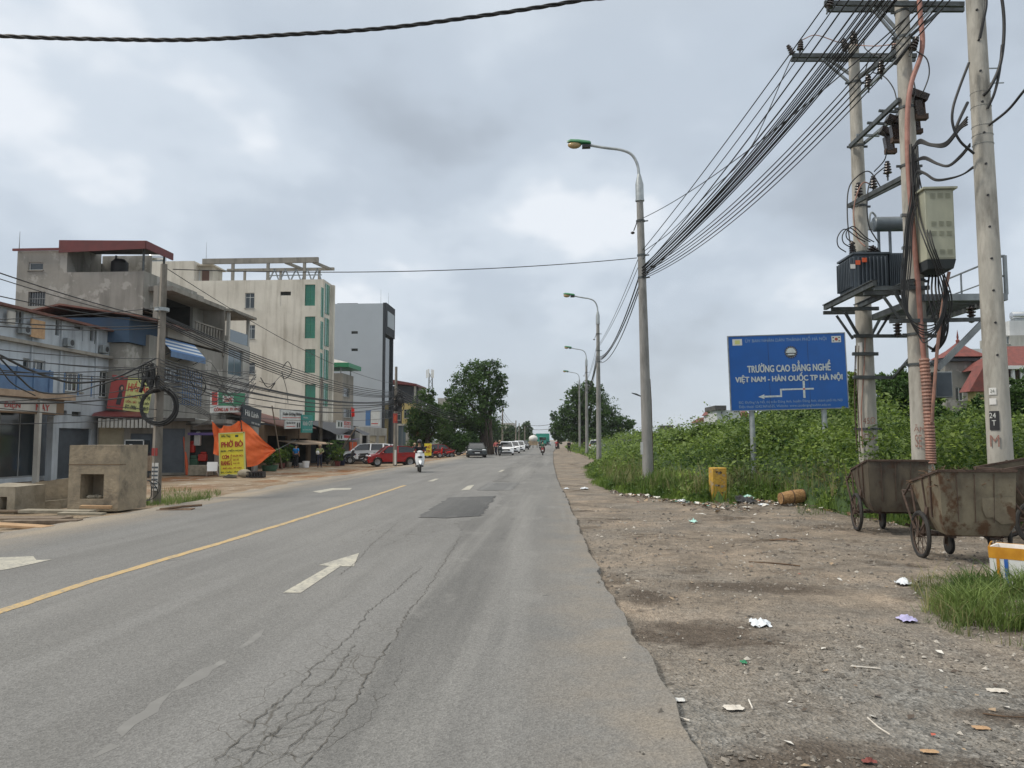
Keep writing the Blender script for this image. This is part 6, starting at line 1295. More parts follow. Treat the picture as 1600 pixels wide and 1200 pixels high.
for u0, u1, dv in ((497.5,501.5,0),(504,510.5,-5)):
    for v0, v1 in ((447,494),(501,545),(551,598),(604,640)):
        za_, zb_2 = onX((u0+u1)/2, v1+dv, XF).z, onX((u0+u1)/2, v0+dv, XF).z; mb = MB(); mb.box(XF+.002, XF+.05, Yat(u0,XF), Yat(u1,XF), za_, zb_2); st = mb.build('glass_strip', 'glass_green', B6, True); mb = MB(); ym_ = (Yat(u0,XF)+Yat(u1,XF))/2; mb.box(XF+.05, XF+.09, ym_-.02, ym_+.02, za_, zb_2); mb.build('mullion', 'sign_green', st, True)
p = onY(247, 403, 84); WT2 = thing('water_tank', 'steel water tank lying on the roof behind the red roof', 'tank', tuple(p)); mb = MB(); mb.lathe([(0,-.8),(.45,-.8),(.5,-.7),(.5,.7),(.45,.8),(0,.8)], (0,0,0), (1,.2,0), 18); mb.build('barrel', 'tank_steel', WT2); mb = MB(); mb.box(-.7,.7,-.4,.4,-.75,-.4); mb.build('stand', 'steel_grey', WT2)
# 6 small grey/white house with dark green roof
yc6 = 96.; X6 = -25.6; B7, f7x, f7y = building('small_house', 'small grey and white house under a dark green roof', onY(500,640,yc6).x, onY(534.5,640,yc6).x, yc6, yc6+5.2, GZL, onY(530,583,yc6).z, 'wall_concrete', [('px',537,607,546,624,'w',3),('px',537,641,550,656,'w',4)], [])
xw = onY(534.5,640,yc6).x; mb = MB(); mb.box(xw+.003, xw+.06, yc6, yc6+5.2, GZL, onY(530,583,yc6).z); 
z7 = onY(530,583,yc6).z
mb = MB()
for x, y in ((xw-.3,yc6+.2),(xw-.3,yc6+4.8),(xw-2.4,yc6+.2)): mb.beam((x,y,z7),(x,y,z7+.8),.12)
mb.build('roof_post', 'steel_grey', B7, True)
mb = MB(); mb.box(xw-4, xw+.9, yc6-.5, yc6+5.7, z7+.75, z7+1.3); mb.build('roof', 'sign_green', B7, True); mb = MB(); mb.add([(xw-4,yc6-.5,z7+1.3),(xw+.9,yc6-.5,z7+1.3),(xw+.9,yc6+5.7,z7+1.3),(xw-4,yc6+5.7,z7+1.3),(xw-1.8,yc6+1.6,z7+2.0),(xw-1.8,yc6+3.6,z7+2.0)],[(0,1,4),(1,2,5,4),(2,3,5),(3,0,4,5)]); mb.build('roof_cap', 'wall_pale', B7, True)
# 7 tall grey blue building with black front
yc7 = 108.; XG = onY(597, 600, yc7).x; zt7 = onY(590, 474, yc7).z
B8, f8x, f8y = building('tall_building', 'tall plain grey blue building with black street front', onY(514,600,yc7).x, XG, yc7, Yat(610, XG), GZL, zt7, 'wall_bluegrey', [], [('px',549,520,559,524,'vent'),('px',549,547,559,551,'vent')], .2)
yd7 = Yat(610, XG); mb = MB(); mb.box(XG+.003, XG+.5, yc7, yd7, onX(603,525,XG).z, zt7+.1); mb.box(XG+.003, XG+.3, yc7, yc7+.6, GZL, onX(603,525,XG).z); mb.box(XG+.003, XG+.3, yd7-.6, yd7, GZL, onX(603,525,XG).z); mb.build('front_frame', 'wall_dark', B8, True)
mb = MB(); mb.box(XG+.5, XG+.56, yc7+.7, yd7-.7, onX(603,512,XG).z, onX(603,488,XG).z); mb.build('name_panel', 'wall_bluegrey', B8, True); mb = MB(); mb.box(XG+.003, XG+.05, yc7+.6, yd7-.6, GZL, onX(603,525,XG).z); mb.build('glass_front', 'glass_dark', B8, True)
q = onY(530, 472, yc7+2); mb = MB(); mb.box(q.x, q.x+3, yc7+1, yc7+1.3, zt7, zt7+.25); mb.build('roof_rail', 'wall_dark', B8, True)
# 8 red roofed houses further on
yc8 = 128.; B9, f9x, f9y = building('red_roof_house', 'dark grey house with thin red roof behind the roadside pole', onY(606,620,yc8).x, onY(644,620,yc8).x, yc8, yc8+9, GZL, onY(630,603,yc8).z, 'wall_dark', [], [(1,2.2,5.2,6.6,'w',2)], .2)
xq = onY(644,620,yc8).x; mb = MB(); mb.prism([(onY(606,600,yc8).x,yc8-.6,onY(620,592,yc8).z),(xq+.8,yc8-.6,onY(650,600,yc8).z),(xq+.8,yc8-.6,onY(650,603,yc8).z),(onY(606,600,yc8).x,yc8-.6,onY(620,599,yc8).z)], (0,10,0)); mb.build('roof', 'roof_red', B9, True)
mb = MB()
for y in (yc8, yc8+4, yc8+8.6): mb.box(xq+.3, xq+.6, y, y+.3, GZL, onY(650,603,yc8).z)
mb.build('column', 'wall_pale', B9, True)
building('yellow_house', 'small yellowish house front just right of the red roofed one', onY(628,640,118).x, onY(648,640,118).x, 118, 124, GZL, onY(640,630,118).z, 'wall_yellow', [(1,2,3,4.4,'w',2)], [('px',631,642,640,656,'w',2)])
building('far_house', 'pale house showing between the left trees', onY(684,650,140).x, onY(703,650,140).x, 140, 148, GZL, onY(690,622,140).z, 'wall_pale', [], [(.6,1.8,4,5.2,'w',2)])
building('far_house', 'pale low house far down the left side behind the row of poles', onY(783,660,235).x, onY(802,660,235).x, 235, 245, GZL, onY(790,661,235).z, 'wall_pale', [], [(1,2.4,3,4.6,'w',2)])

# ------------------------------------------------------------------ low shops in front
# slanted row: from behind the concrete block to the open shop
A = Vector((-24.4, 39.3, GZL)); Bp = Vector((-20.35, 41.35, GZL)); U_ = (Bp-A).normalized(); IN_ = Vector((-U_.y, U_.x, 0)); Lw = (Bp-A).length; HS = onY(240, 655, 41).z-GZL
S1 = thing('shop_row', 'low row of shuttered shops behind the concrete block and pole', 'building', tuple(A)); F = Face(A, U_, IN_, Lw, HS)
hs = [F.px(152,672,191,746,'shuttan'), F.px(204,684,236,746,'shut'), F.px(252,676,287,745,'shutblue')]
hs = [(max(.05,h[0]), min(Lw-.05,h[1]), max(.02,h[2]), min(HS-.1,h[3]))+h[4:] for h in hs]
mb = MB(); holed(mb, F, hs, .22); mb.poly([F.P(0,HS), F.P(Lw,HS), F.P(Lw,HS,3.2), F.P(0,HS,3.2)]); mb.poly([F.P(0,0), F.P(0,HS), F.P(0,HS,3.2), F.P(0,0,3.2)]); mb.build('wall', 'wall_concrete', S1, True)
for h in hs: window(S1, F, h, .22)
mb = MB(); mb.prism([F.P(-.2,HS+.06,-1.0), F.P(-.2,HS+.12,-1.0), F.P(-.2,HS+.85,3.3), F.P(-.2,HS+.75,3.3)], U_*(Lw*.52)); mb.build('roof', 'roof_red', S1, True)
mb = MB(); mb.obox(F.O, F.U, F.V, F.IN, Lw*.45, Lw+.2, HS-.12, HS+.05, -.9, .0); mb.build('canopy', 'roof_dark', S1, True)
mb = MB()
for k in range(14): mb.obox(F.O, F.U, F.V, F.IN, .1+k*.19, .24+k*.19, HS-.5, HS-.02-.05*(k % 2), -.95, -.92)
mb.build('scalloped_valance', 'wall_pale', S1, True)
# open shop with the orange tarp in front
XS = -18.6; ye_ = Yat(404, XS)
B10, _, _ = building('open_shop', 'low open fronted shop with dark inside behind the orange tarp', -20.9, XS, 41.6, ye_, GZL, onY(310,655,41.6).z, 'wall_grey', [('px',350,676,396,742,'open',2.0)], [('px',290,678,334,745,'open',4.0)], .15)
mb = MB(); mb.box(-20.3, XS+.1, 40.95, 41.0, onY(310,680,41).z, onY(310,676,41).z); mb.build('valance', 'purple', B10, True); mb = MB(); mb.box(-20.4, XS+.5, 40.9, 41.59, onY(310,664,41).z, onY(310,664,41).z+.08); mb.build('canopy', 'roof_dark', B10, True)
# brown roofed shacks
ys_ = Yat(412, XS-1.4)
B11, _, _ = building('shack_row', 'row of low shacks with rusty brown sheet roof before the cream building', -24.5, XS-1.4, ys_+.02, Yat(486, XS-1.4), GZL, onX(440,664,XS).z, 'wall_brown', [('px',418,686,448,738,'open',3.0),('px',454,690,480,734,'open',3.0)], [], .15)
zz0 = onX(440,668,XS-.4).z; mb = MB(); mb.prism([(XS-.1,ys_,zz0),(XS-.1,ys_,zz0+.08),(-25,ys_,zz0+1.75),(-25,ys_,zz0+1.65)], (0,Yat(486,XS)-ys_+1.5,0)); mb.build('roof', 'roof_rust', B11, True)
mb = MB(); mb.prism([(XS-1.3,Yat(440,XS-1),onX(460,688,XS-1).z),(XS+.5,Yat(440,XS-1),onX(460,694,XS+.5).z),(XS+.5,Yat(440,XS-1),onX(460,694,XS+.5).z-.06),(XS-1.3,Yat(440,XS-1),onX(460,688,XS-1).z-.06)], (0,8,0)); mb.build('lean_to', 'awning_tan', B11, True)
yq = Yat(487, XS-1.4)
B12, _, _ = building('shack_row', 'dark low shops with black tarpaulin eaves behind the white car', -24.8, XS-1.9, yq+.1, Yat(560, XS-1.9), GZL, onX(530,664,XS-2).z, 'wall_dark', [('px',494,690,512,726,'open',3.0),('px',516,690,532,724,'open',3.0),('px',538,684,556,720,'open',3.)], [], .15)
mb = MB(); yA, yB = yq-.5, Yat(558, XS-1); nn = 14
for i in range(nn): 
    y0_, y1_ = yA+(yB-yA)*i/nn, yA+(yB-yA)*(i+1)/nn; s0, s1 = -.25*math.sin(i/nn*9), -.25*math.sin((i+1)/nn*9)
    mb.add([(XS-2.2,y0_,3.3),(XS-2.2,y1_,3.3),(XS+.3,y1_,2.35+s1),(XS+.3,y0_,2.35+s0)], [(0,1,2,3)])
mb.build('tarpaulin', 'black_paint', B12, True)
B13, _, _ = building('corner_shop', 'shop with white upper sign box and tan columns behind the red car', -26, XS-1.4, Yat(562, XS-1.4), Yat(604, XS-1.4), GZL, onX(585,668,XS-1.4).z, 'wall_pale', [('px',566,684,574,722,'open',3.),('px',578,684,588,722,'door','shutter_tan'),('px',592,684,602,720,'shuttan')], [], .15)
building('glass_shop', 'pale green glass fronted shop right of the roadside pole', onY(618,680,92).x, onY(636,680,92).x, 92, 98, GZL, onY(628,662,92).z, 'wall_pale', [], [('px',622,668,634,700,'blue',2)])
building('black_shop', 'black fronted shop beside the red and white signs', onY(637,680,94).x, onY(653,680,94).x, 94, 99, GZL, onY(645,660,94).z, 'wall_dark', [], [(.6,2.6,0,2.4,'glassdoor',2)])

# signs on the shops
s = shopsign('lime and maroon salon billboard with a dark haired lady on the leftmost shops', [onY(171,638,40.0), onY(236,646,41.0), onY(236,596,41.0), onY(171,583,40.0)], 'sign_lime', [('box',0,.38,0,1,'sign_maroon','colour_field'), ('Hiền Anh', .42,.98,.10,.42,'sign_red',.03), ('GỘI ĐẦU', .42,.68,.50,.62,'text_red'), ('NAIL - MI', .72,.98,.50,.62,'text_dark'), ('UỐN - SẤY', .42,.68,.66,.76,'text_red'),('TRANG ĐIỂM', .72,.98,.66,.76,'text_dark'), ('ĐT: 0986 - 320817', .42,.98,.82,.94,'text_dark')], .06, frame=None)
mb = MB(); mb.prism([(-.62,-.65,.01),(-.40,-.65,.01),(-.37,-.2,.01),(-.42,.05,.01),(-.55,.05,.01),(-.60,-.2,.01)], (0,0,.01)); mb.ell((-.48,.22,.012), (.13,.24,.006), 12, 8); mb.build('lady_figure', 'black_paint', s); mb = MB(); mb.ell((-.46,.25,.02), (.06,.10,.006), 10, 6); mb.build('lady_face', 'skin', s)
s = shopsign('green white and red tilted shop sign over the orange tarp', [onX(331,645,XS+.3), onX(383,644,XS+.3), onX(383,615,XS+.3), onX(331,612,XS+.3)], 'sign_white', [('box',.18,1,0,.66,'sign_green','colour_field'), ('box',0,.15,0,.62,'sign_red','corner_mark'), ('box',.30,.62,.16,.50,'sign_white','name_plate'), ('Zerti', .34,.58,.20,.46,'sign_red'), ('CÔNG LAI', .06,.46,.72,.93,'sign_red',.04), ('ĐT: 0912.536.8', .52,.96,.76,.9,'sign_red')], .1)
shopsign('black shop sign with white script beside the green one', [onX(379,660,XS+.5), onX(408,668,XS+.5), onX(408,638,XS+.5), onX(379,634,XS+.5)], 'sign_dark', [('Hà Linh', .12,.82,.26,.56,'sign_white'), ('0987 562 881', .48,.92,.82,.92,'sign_white')], .1)
shopsign('white shop sign with black serif name over the shacks', [onX(439,656,XS+.0), onX(473,656,XS+.0), onX(473,641,XS+.0), onX(439,639,XS+.0)], 'sign_white', [('Xuân Gương Nhôm', .08,.94,.28,.66,'text_black'), ('box',.06,.94,.76,.82,'sign_red','underline')], .1)
shopsign('white sign board with small figures below the serif one', [onX(446,670,XS+.0), onX(471,669,XS+.0), onX(471,656.5,XS+.0), onX(446,656.5,XS+.0)], 'sign_white', [('Sửa chữa - bảo hành', .06,.60,.16,.42,'text_black'), ('box',.70,.78,.3,.9,'text_black','figure_mark'), ('box',.83,.9,.3,.9,'text_black','figure_mark'), ('box',.05,.6,.7,.78,'sign_red','underline')], .1)
shopsign('teal shop sign with large white letters right of the serif one', [onX(472,676,XS+.1), onX(488.5,676,XS+.1), onX(488.5,649,XS+.1), onX(472,648,XS+.1)], 'sign_teal', [('Nhôm', .1,.5,.1,.2,'sign_white'), ('kính QT', .06,.94,.34,.64,'sign_white'), ('GIA CÔNG LẮP ĐẶT', .06,.94,.78,.88,'sign_white')], .1)
shopsign('white and red sign with two dark figures above the white car, upper one', [onX(527,669,XS+.2), onX(548,670,XS+.2), onX(548,658,XS+.2), onX(527,657,XS+.2)], 'sign_white', [('box',.05,.16,.2,.8,'text_dark','figure_mark'),('box',.24,.35,.2,.8,'text_dark','figure_mark'),('box',.48,.98,.08,.55,'sign_red','colour_field'),('SƠN XE', .52,.94,.14,.48,'sign_white'),('ĐT 0912', .5,.96,.66,.86,'sign_red')], .1)
shopsign('white and red sign with two dark figures above the white car, lower one', [onX(527,687,XS+.2), onX(548,688,XS+.2), onX(548,679,XS+.2), onX(527,679,XS+.2)], 'sign_white', [('box',.05,.16,.2,.8,'text_dark','figure_mark'),('box',.24,.35,.2,.8,'text_dark','figure_mark'),('box',.48,.98,.1,.6,'sign_red','colour_field')], .1)
shopsign('white box sign with deep blue side on tan columns', sY(579,642,592,665,61.5), 'sign_white', [('box',.1,.9,.84,.9,'tail_red','underline')], .5, frame=None)
shopsign('blue side panel next to the white box sign', sY(571,641,578.5,665,61.6), 'awning_blue', [], .4)
s = shopsign('red and white upright sign before the left trees', sY(650,661,659,681,86), 'sign_maroon', [('1', .3,.45,.1,.6,'orange_red'),('4', .55,.8,.1,.6,'orange_red')], .2); 
shopsign('blue and pink upright sign before the left trees', sY(660,656,668,677,87), 'blue_rail', [('SPA', .2,.8,.2,.5,'cloth_pink')], .2)
shopsign('red rag sign hanging on the third roadside pole', sY(614,646,621,661,52.4), 'sign_maroon', [('48', .2,.8,.2,.8,'orange_red')], .05)
shopsign('small yellow standing sign right of the red car', sY(663,693,674,712,74), 'sign_yellow', [('PHỞ', .15,.85,.12,.4,'text_red'),('CƠM', .15,.85,.5,.75,'text_red')], .1)

# yellow noodle board
ys1 = 39.6; q = [onY(343,743,ys1), onY(383,741,ys1), onY(383,675,ys1), onY(341,677,ys1)]
NB = shopsign('tall yellow noodle shop board standing on the ground', q, 'sign_yellow', [
 ('Hiền Thúy', .10,.46,.03,.12,'text_dark'), ('box',.64,.76,.06,.11,'text_dark','bowl_mark'), ('PHỞ BÒ', .10,.93,.17,.34,'text_red',.05), ('BÚN - MIẾN NGAN', .08,.93,.385,.45,'text_dark',.03), ('CƠM', .12,.38,.515,.615,'text_red',.05), ('RANG', .08,.42,.66,.765,'text_red',.05), ('{', .44,.49,.52,.77,'text_red',.02),
 ('DƯA BÒ', .54,.92,.525,.575,'text_red'), ('GÀ XÉ', .54,.76,.62,.665,'text_red'), ('THẬP CẨM', .54,.80,.705,.75,'text_red'), ('PHỞ XÀO - MỲ XÀO', .14,.86,.81,.86,'text_red'), ('ĐT: CHÂU - PHONG', .06,.92,.905,.95,'text_dark')], .06, 'standing_sign', frame='sign_lime')
mb = MB(); w_ = (q[1]-q[0]).length/2; h_ = (q[3]-q[0]).length/2
for x in (-w_+.05, w_-.05): mb.beam((x,-h_-.03,-.4),(x,h_*.6,-.05),.04)
mb.build('prop_leg', 'wood_old', NB)
# orange tarp: a sagging cloth hung from a pole
P4 = [onY(331,658,40.3), onY(376,656,40.9), onY(430,704,42.5), onY(384,730,41.0), onY(338,690,40.5)]
TP = thing('orange_tarp', 'bright orange tarpaulin slung on a line behind the yellow board', 'tarpaulin', tuple(P4[0])); mb = MB(); N = 22
def bil(s, t):
    top = P4[0].lerp(P4[1], s); bot = onY(336,722,40.5).lerp(P4[3], s); 
    p = top.lerp(bot, t)
    return p
vs_ = []
for j in range(N+1):
    for i in range(N+1):
        s_, t_ = i/N, j/N; top = P4[0].lerp(P4[1], s_)+Vector((0,0,-.45*math.sin(math.pi*s_)*(1-s_)-.18*abs(math.sin(2.3*math.pi*s_)))); bot = onY(333,708,40.5).lerp(P4[3], s_**.8)
        p = top.lerp(bot, t_); p.y += .14*math.sin(9*s_+3*t_)+.05*math.sin(23*s_-7*t_)+.02*math.sin(41*s_+15*t_); p.z += .03*math.sin(14*s_+11*t_); vs_.append(p)
mb.add(vs_, [(j*(N+1)+i, j*(N+1)+i+1, (j+1)*(N+1)+i+1, (j+1)*(N+1)+i) for j in range(N) for i in range(N)]); 
vs_ = []
for j in range(N+1):
    for i in range(N+1):
        s_, t_ = i/N, j/N; l = P4[1].lerp(P4[3], t_); r = P4[2]; edge = P4[1].lerp(P4[2], s_) if t_ < 1e-6 else None
        p = l.lerp(r, s_); p.z -= .25*math.sin(math.pi*s_)*(1 if t_ > .0 else 1)*t_; p.y += .12*math.sin(7*s_+6*t_)+.05*math.sin(19*t_+8*s_)+.02*math.sin(37*t_-9*s_); p.z += .18*math.sin(math.pi*s_)*(1-t_)*.3; vs_.append(p)
mb.add(vs_, [(j*(N+1)+i, j*(N+1)+i+1, (j+1)*(N+1)+i+1, (j+1)*(N+1)+i) for j in range(N) for i in range(N)]); mb.build('cloth', 'tarp_orange', TP, True, sharp=60)
mb = MB(); mb.tube([onY(292,653,41.5), onY(333,658,40.3)], .025, 6); mb.tube([P4[2], P4[2]+Vector((1.0,.5,.6))], .01, 4); mb.build('line', 'galv', TP, True)
mb = MB(); mb.tube([gnd(441,733,GZL)+Vector((0,0,0)), onY(425,634,gnd(441,733,GZL).y)], .045, 6); tag(mb.build('bamboo_pole', 'wood_old'), 'long pale bamboo pole leaning beside the orange tarp', 'pole')
mb = MB(); mb.tube([onY(467,700,57), onY(467,668,56)], .05, 6); tag(mb.build('bamboo_pole', 'wood_old'), 'short upright pole under the white serif sign', 'pole')
mb = MB(); mb.tube([onY(519,726,56), onY(556,668,56)], .05, 6); tag(mb.build('bamboo_pole', 'wood_old'), 'slanting bamboo pole propping the black tarpaulin', 'pole')
# flag, purple tent, red panels
mb = MB(); mb.tube([onY(551.5,672,58), onY(551.5,632,58)], .03, 6); FL = thing('flag', 'red flag hanging limp above the white car', 'flag', tuple(onY(551,672,58))); mb.build('staff', 'steel_grey', FL, True)
mb = MB(); a = onY(549,636,57.9); mb.add([a, onY(553.5,638,57.9), onY(554,650,57.8), onY(551,652,57.9), onY(549,650,57.7)], [(0,1,2,3,4)]); mb.prism([onY(549,637,57.9), onY(553.5,638,57.8), onY(554,651,57.8), onY(549.5,650,57.9)], (0,.04,0)); mb.build('cloth', 'flag_red', FL, True)
PT = thing('purple_canopy', 'faded purple cloth canopy above the parked white car', 'canopy', tuple(onY(570,690,66))); mb = MB(); q = [onY(549,688,64), onY(586,692,64), onY(588,694,69), onY(551,686,69)]
vs_ = [q[0].lerp(q[1], i/8).lerp(q[3].lerp(q[2], i/8), j/4)+Vector((0,0,.22*math.sin(math.pi*i/8))) for j in range(5) for i in range(9)]; mb.add(vs_, [(j*9+i, j*9+i+1, (j+1)*9+i+1, (j+1)*9+i) for j in range(4) for i in range(8)]); mb.build('cloth', 'purple', PT, True); mb = MB()
for u in (551, 586): mb.tube([onY(u,690,64), onY(u,724,64)], .03, 5)
mb.build('leg', 'steel_grey', PT, True)
p = onX(545, 700, XS-.6); mb = MB(); mb.box(p.x, p.x+.1, p.y, p.y+2.5, GZL, 1.5); tag(mb.build('poster_board', 'orange_red', bevel=.02), 'red poster panel showing behind the white parked car', 'panel')
# fire-engine red cloth column etc. in the open shop
p = onY(293, 742, 41.3); mb = MB(); mb.tube([p, p+Vector((-.15,0,1.2)), p+Vector((-.35,.1,2.2))], [.10,.07,.05], 8); tag(mb.build('red_cloth', 'orange_red'), 'red cloth strip hanging down the shop post', 'cloth')
for u, v, w, h, m, lab in ((303,725,.5,.6,'cloth_green','dark green bundle in the open shop doorway'),(300,700,.35,.5,'sign_red','red crate stack at the open shop doorway'),(318,715,.4,.4,'sign_red','red plastic basin in the open shop'),(310,688,.3,.6,'sign_white','white poster pad in the open shop')):
    p = onY(u, v, 41.7); mb = MB(); mb.box(p.x-w*.6, p.x+w*.6, p.y-.2, p.y+.2, p.z-h*.5, p.z+h*.5); mb.box(p.x-w*.3, p.x+w*.45, p.y-.16, p.y+.12, p.z+h*.5, p.z+h*.8); tag(mb.build('goods', m, bevel=.05), lab, 'goods')
def stool(u, v, Y, lab, rx):
    p = onY(u, v, Y); t = thing('plastic_stool', lab, 'stool', (p.x, p.y, GZL+.03)); 
    mb = MB(); mb.box(-.2,.2,-.2,.2,.50,.54); mb.build('seat', 'white_plain', t)
    for sx in (-1,1):
        for sy in (-1,1): mb = MB(); mb.beam((sx*.17,sy*.17,.5),(sx*.22,sy*.22,0),.05); mb.build('leg', 'white_plain', t)
    t.rotation_euler = (rx, 0, .4); return t
t = stool(332, 742, 40.6, 'white plastic stool tipped on its side before the open shop', 1.2); t.location.z = GZL+.25; t.scale = (1.3,)*3; 
p = onY(314, 743, 40.8); CB_ = thing('concrete_trough', 'small pale concrete block before the open shop', 'block', (p.x, p.y, GZL)); mb = MB(); mb.box(-.6,.55,-.3,.3,0,.55); mb.build('block', 'slab_concrete', CB_, bevel=.03)
p = onY(382, 745, 38.8); mb = MB(); mb.ell((p.x, p.y, GZL+.2), (.38,.25,.22), 12, 8); tag(mb.build('stone', 'slab_concrete'), 'pale boulder at the foot of the yellow board', 'stone')
p = onY(400, 746, 38.8); CR = thing('crate', 'small black crate on the ground right of the yellow board', 'crate', (p.x, p.y, GZL)); mb = MB()
for k in range(7): x = -.42+k*.14; mb.box(x-.02, x+.02, -.2, .2, 0, .3)
mb.box(-.44,.44,-.21,-.19,.26,.3); mb.box(-.44,.44,.19,.21,.26,.3); mb.box(-.44,.44,-.21,.21,0,.03); mb.build('slats', 'black_paint', CR)
p = onY(364, 746, 38.6); mb = MB(); mb.prism([(p.x-.45,p.y-.2,GZL),(p.x+.3,p.y-.25,GZL),(p.x+.1,p.y+.25,GZL+.02),(p.x-.3,p.y+.2,GZL+.14)], (0,0,.03)); tag(mb.build('board_scrap', 'black_paint'), 'dark flat scrap in front of the yellow board', 'scrap')
# drinks cabinet
p = onY(209, 744, 38.4); FZ = thing('display_cabinet', 'food cart cabinet with blue painted panel behind the left pole', 'cabinet', (p.x, p.y, GZL)); mb = MB(); mb.box(-.35,1.0,-.3,.3,.35,1.1); mb.build('body', 'awning_tan', FZ); mb = MB(); mb.box(-.15,.45,-.31,-.302,.42,1.05); mb.build('painted_panel', 'cloth_blue', FZ); mb = MB(); mb.ell((.15,-.31,.75),(.16,.01,.26),12,8); mb.build('bottle_mark', 'awning_white', FZ)
mb = MB(); mb.box(-.35,.65,-.3,.3,1.1,1.9); mb.build('glass_case', 'glass_dark', FZ); mb = MB()
for x in (-.35, .63): mb.box(x-.02, x+.02, -.33, -.3, 1.1, 1.92)
mb.box(-.37,.65,-.33,-.3,1.08,1.13); mb.box(-.37,.65,-.33,-.3,1.88,1.93); mb.box(-.1,.04,-.325,-.302,1.3,1.7); mb.build('frame', 'frame_white', FZ); mb = MB()
for x in (-.3,.9):
    for y in (-.25,.25): mb.beam((x,y,0),(x,y,.36),.05)
mb.build('leg', 'steel_dark', FZ)

# ------------------------------------------------------------------ concrete block, wall, slabs at the left
pA, pB, pC = gnd(105, 796, -.06), gnd(180, 797, -.06), gnd(219, 790, -.06)
pB = Vector((pB.x, pA.y+.02, 0)); H = 1.66; wv = (pB-pA); wv.z = 0; Ub = wv.normalized(); CBk = thing('concrete_block', 'big weathered concrete chamber with a dark square opening at the roadside', 'concrete block', (pA.x, pA.y, -.08))
F = Face((pA.x, pA.y, -.1), Ub, Vector((-Ub.y, Ub.x, 0)), wv.length, H); h = F.px(126,747,161,786,'x'); mb = MB(); holed(mb, F, [h[:4]], .55); D = 1.25
dv = F.IN*D; P = F.P; hh_ = H+.1
mb.poly([P(0,0),P(0,0,D),P(0,H,D),P(0,H)]); mb.poly([P(F.w,0),P(F.w,H),P(F.w+.06,H,D),P(F.w+.06,0,D)]); mb.poly([P(0,H),P(F.w,H),P(F.w+.06,H,D),P(0,H,D)]); mb.poly([P(0,0,D),P(F.w+.06,0,D),P(F.w+.06,H,D),P(0,H,D)]); mb.poly([P(h[0],h[2],.55),P(h[1],h[2],.55),P(h[1],h[3],.55),P(h[0],h[3],.55)])
mb.build('shell', 'block_concrete', CBk, True); mb = MB(); mb.obox(F.O, F.U, F.V, F.IN, -.012, F.w+.014, H*.70, H*.712, -.006, D*.98); mb.build('joint_groove', 'wall_brown', CBk, True)
mb = MB(); rr = random.Random(4)
for k in range(10): mb.ell(P(rr.uniform(h[0]+.1,h[1]-.1), h[2]+.04, rr.uniform(.1,.45)), (.08,.06,.05), 7, 5)
mb.build('rubble', 'slab_concrete', CBk, True)
# low wall and slabs left of it
w0, w1 = gnd(38, 792, -.08), gnd(106, 790, -.08); LW = thing('low_wall', 'low cast concrete panel lying left of the big block', 'wall', (w0.x, w0.y, -.1)); mb = MB(); mb.obox(w0, (w1-w0), EZ, EY, 0, 1, -.05, .72, 0, .18); mb.xf(Matrix.Identity(4)); 
mb = MB(); q0, q1 = Vector((w0.x+.1, w0.y+.25, -.15)), Vector((w1.x-.05, w1.y+.2, -.15)); mb.prism([q0, q1, q1+Vector((0,0,.82)), q0+Vector((0,0,.70))], (0,.2,0)); mb.build('panel', 'block_concrete', LW, True); mb = MB(); mb.prism([q0+Vector((-.4,-.5,0)), q1+Vector((0,-.45,0)), q1+Vector((0,-.45,.24)), q0+Vector((-.4,-.5,.16))], (0,.3,0)); mb.build('footing', 'slab_concrete', LW, True)
p = gnd(-26, 802, -.08); HB = thing('hollow_block', 'grey hollow concrete channel piece cut by the left edge', 'concrete block', (p.x, p.y, -.1)); mb = MB(); F = Face((p.x-.2, p.y, -.1), EX, EY, .98, .66); hh = [(.36,.52,.05,.42),(.60,.78,.05,.42)]; holed(mb, F, hh, .3)
mb.poly([F.P(0,.66),F.P(.98,.60),F.P(.98,.66,1.1),F.P(0,.70,1.1)]); mb.poly([F.P(.98,0),F.P(.98,.66),F.P(.98,.66,1.1),F.P(.98,0,1.1)])
for a in hh: mb.poly([F.P(a[0],a[2],.3),F.P(a[1],a[2],.3),F.P(a[1],a[3],.3),F.P(a[0],a[3],.3)])
mb.build('block', 'slab_concrete', HB, True)
rr = random.Random(12)
for i, (u, v, L_, w_, a_) in enumerate(((30,812,2.1,.5,.05),(90,803,1.6,.4,.12),(10,826,1.8,.35,-.06),(66,818,1.5,.3,.16),(128,806,1.0,.25,.1),(150,797,.7,.2,.3),(45,800,1.6,.3,.02))):
    p = gnd(u, v, -.05); mb = MB(); mb.box(-L_/2, L_/2, -w_/2, w_/2, 0, .05+.02*(i % 2)); mb.xf(Matrix.Translation((p.x, p.y, -.045+.02*(i % 3))) @ Matrix.Rotation(a_, 4, 'Z') @ Matrix.Rotation(.02*(i % 3), 4, 'Y'))
    tag(mb.build('plank', ['wood_old','slab_concrete','cardboard'][i % 3], bevel=.006), ['long weathered plank nearest the hollow concrete piece','pale flat slab in front of the low wall','brown board lying closest to the road at the left edge','short plank crossing the dirt by the low wall','narrow slab in front of the big block opening','short broken slab right at the block foot','thin slab tucked under the low wall'][i], 'plank', 'planks and slabs strewn before the concrete block')
p = gnd(228, 796, -.05); p = gnd(275, 799, -.03); mb = MB(); mb.prism([(p.x-.45,p.y-.1,-.01),(p.x+.35,p.y-.02,-.01),(p.x+.42,p.y+.12,.03),(p.x-.35,p.y+.1,0)], (0,0,.02)); mb.tube([(p.x-.4,p.y,.02),(p.x+.1,p.y+.05,.08),(p.x+.5,p.y+.3,.10)], .03, 5); tag(mb.build('driftwood', 'scrap_brown'), 'broken piece of wood on the asphalt edge below the left pole', 'wood')
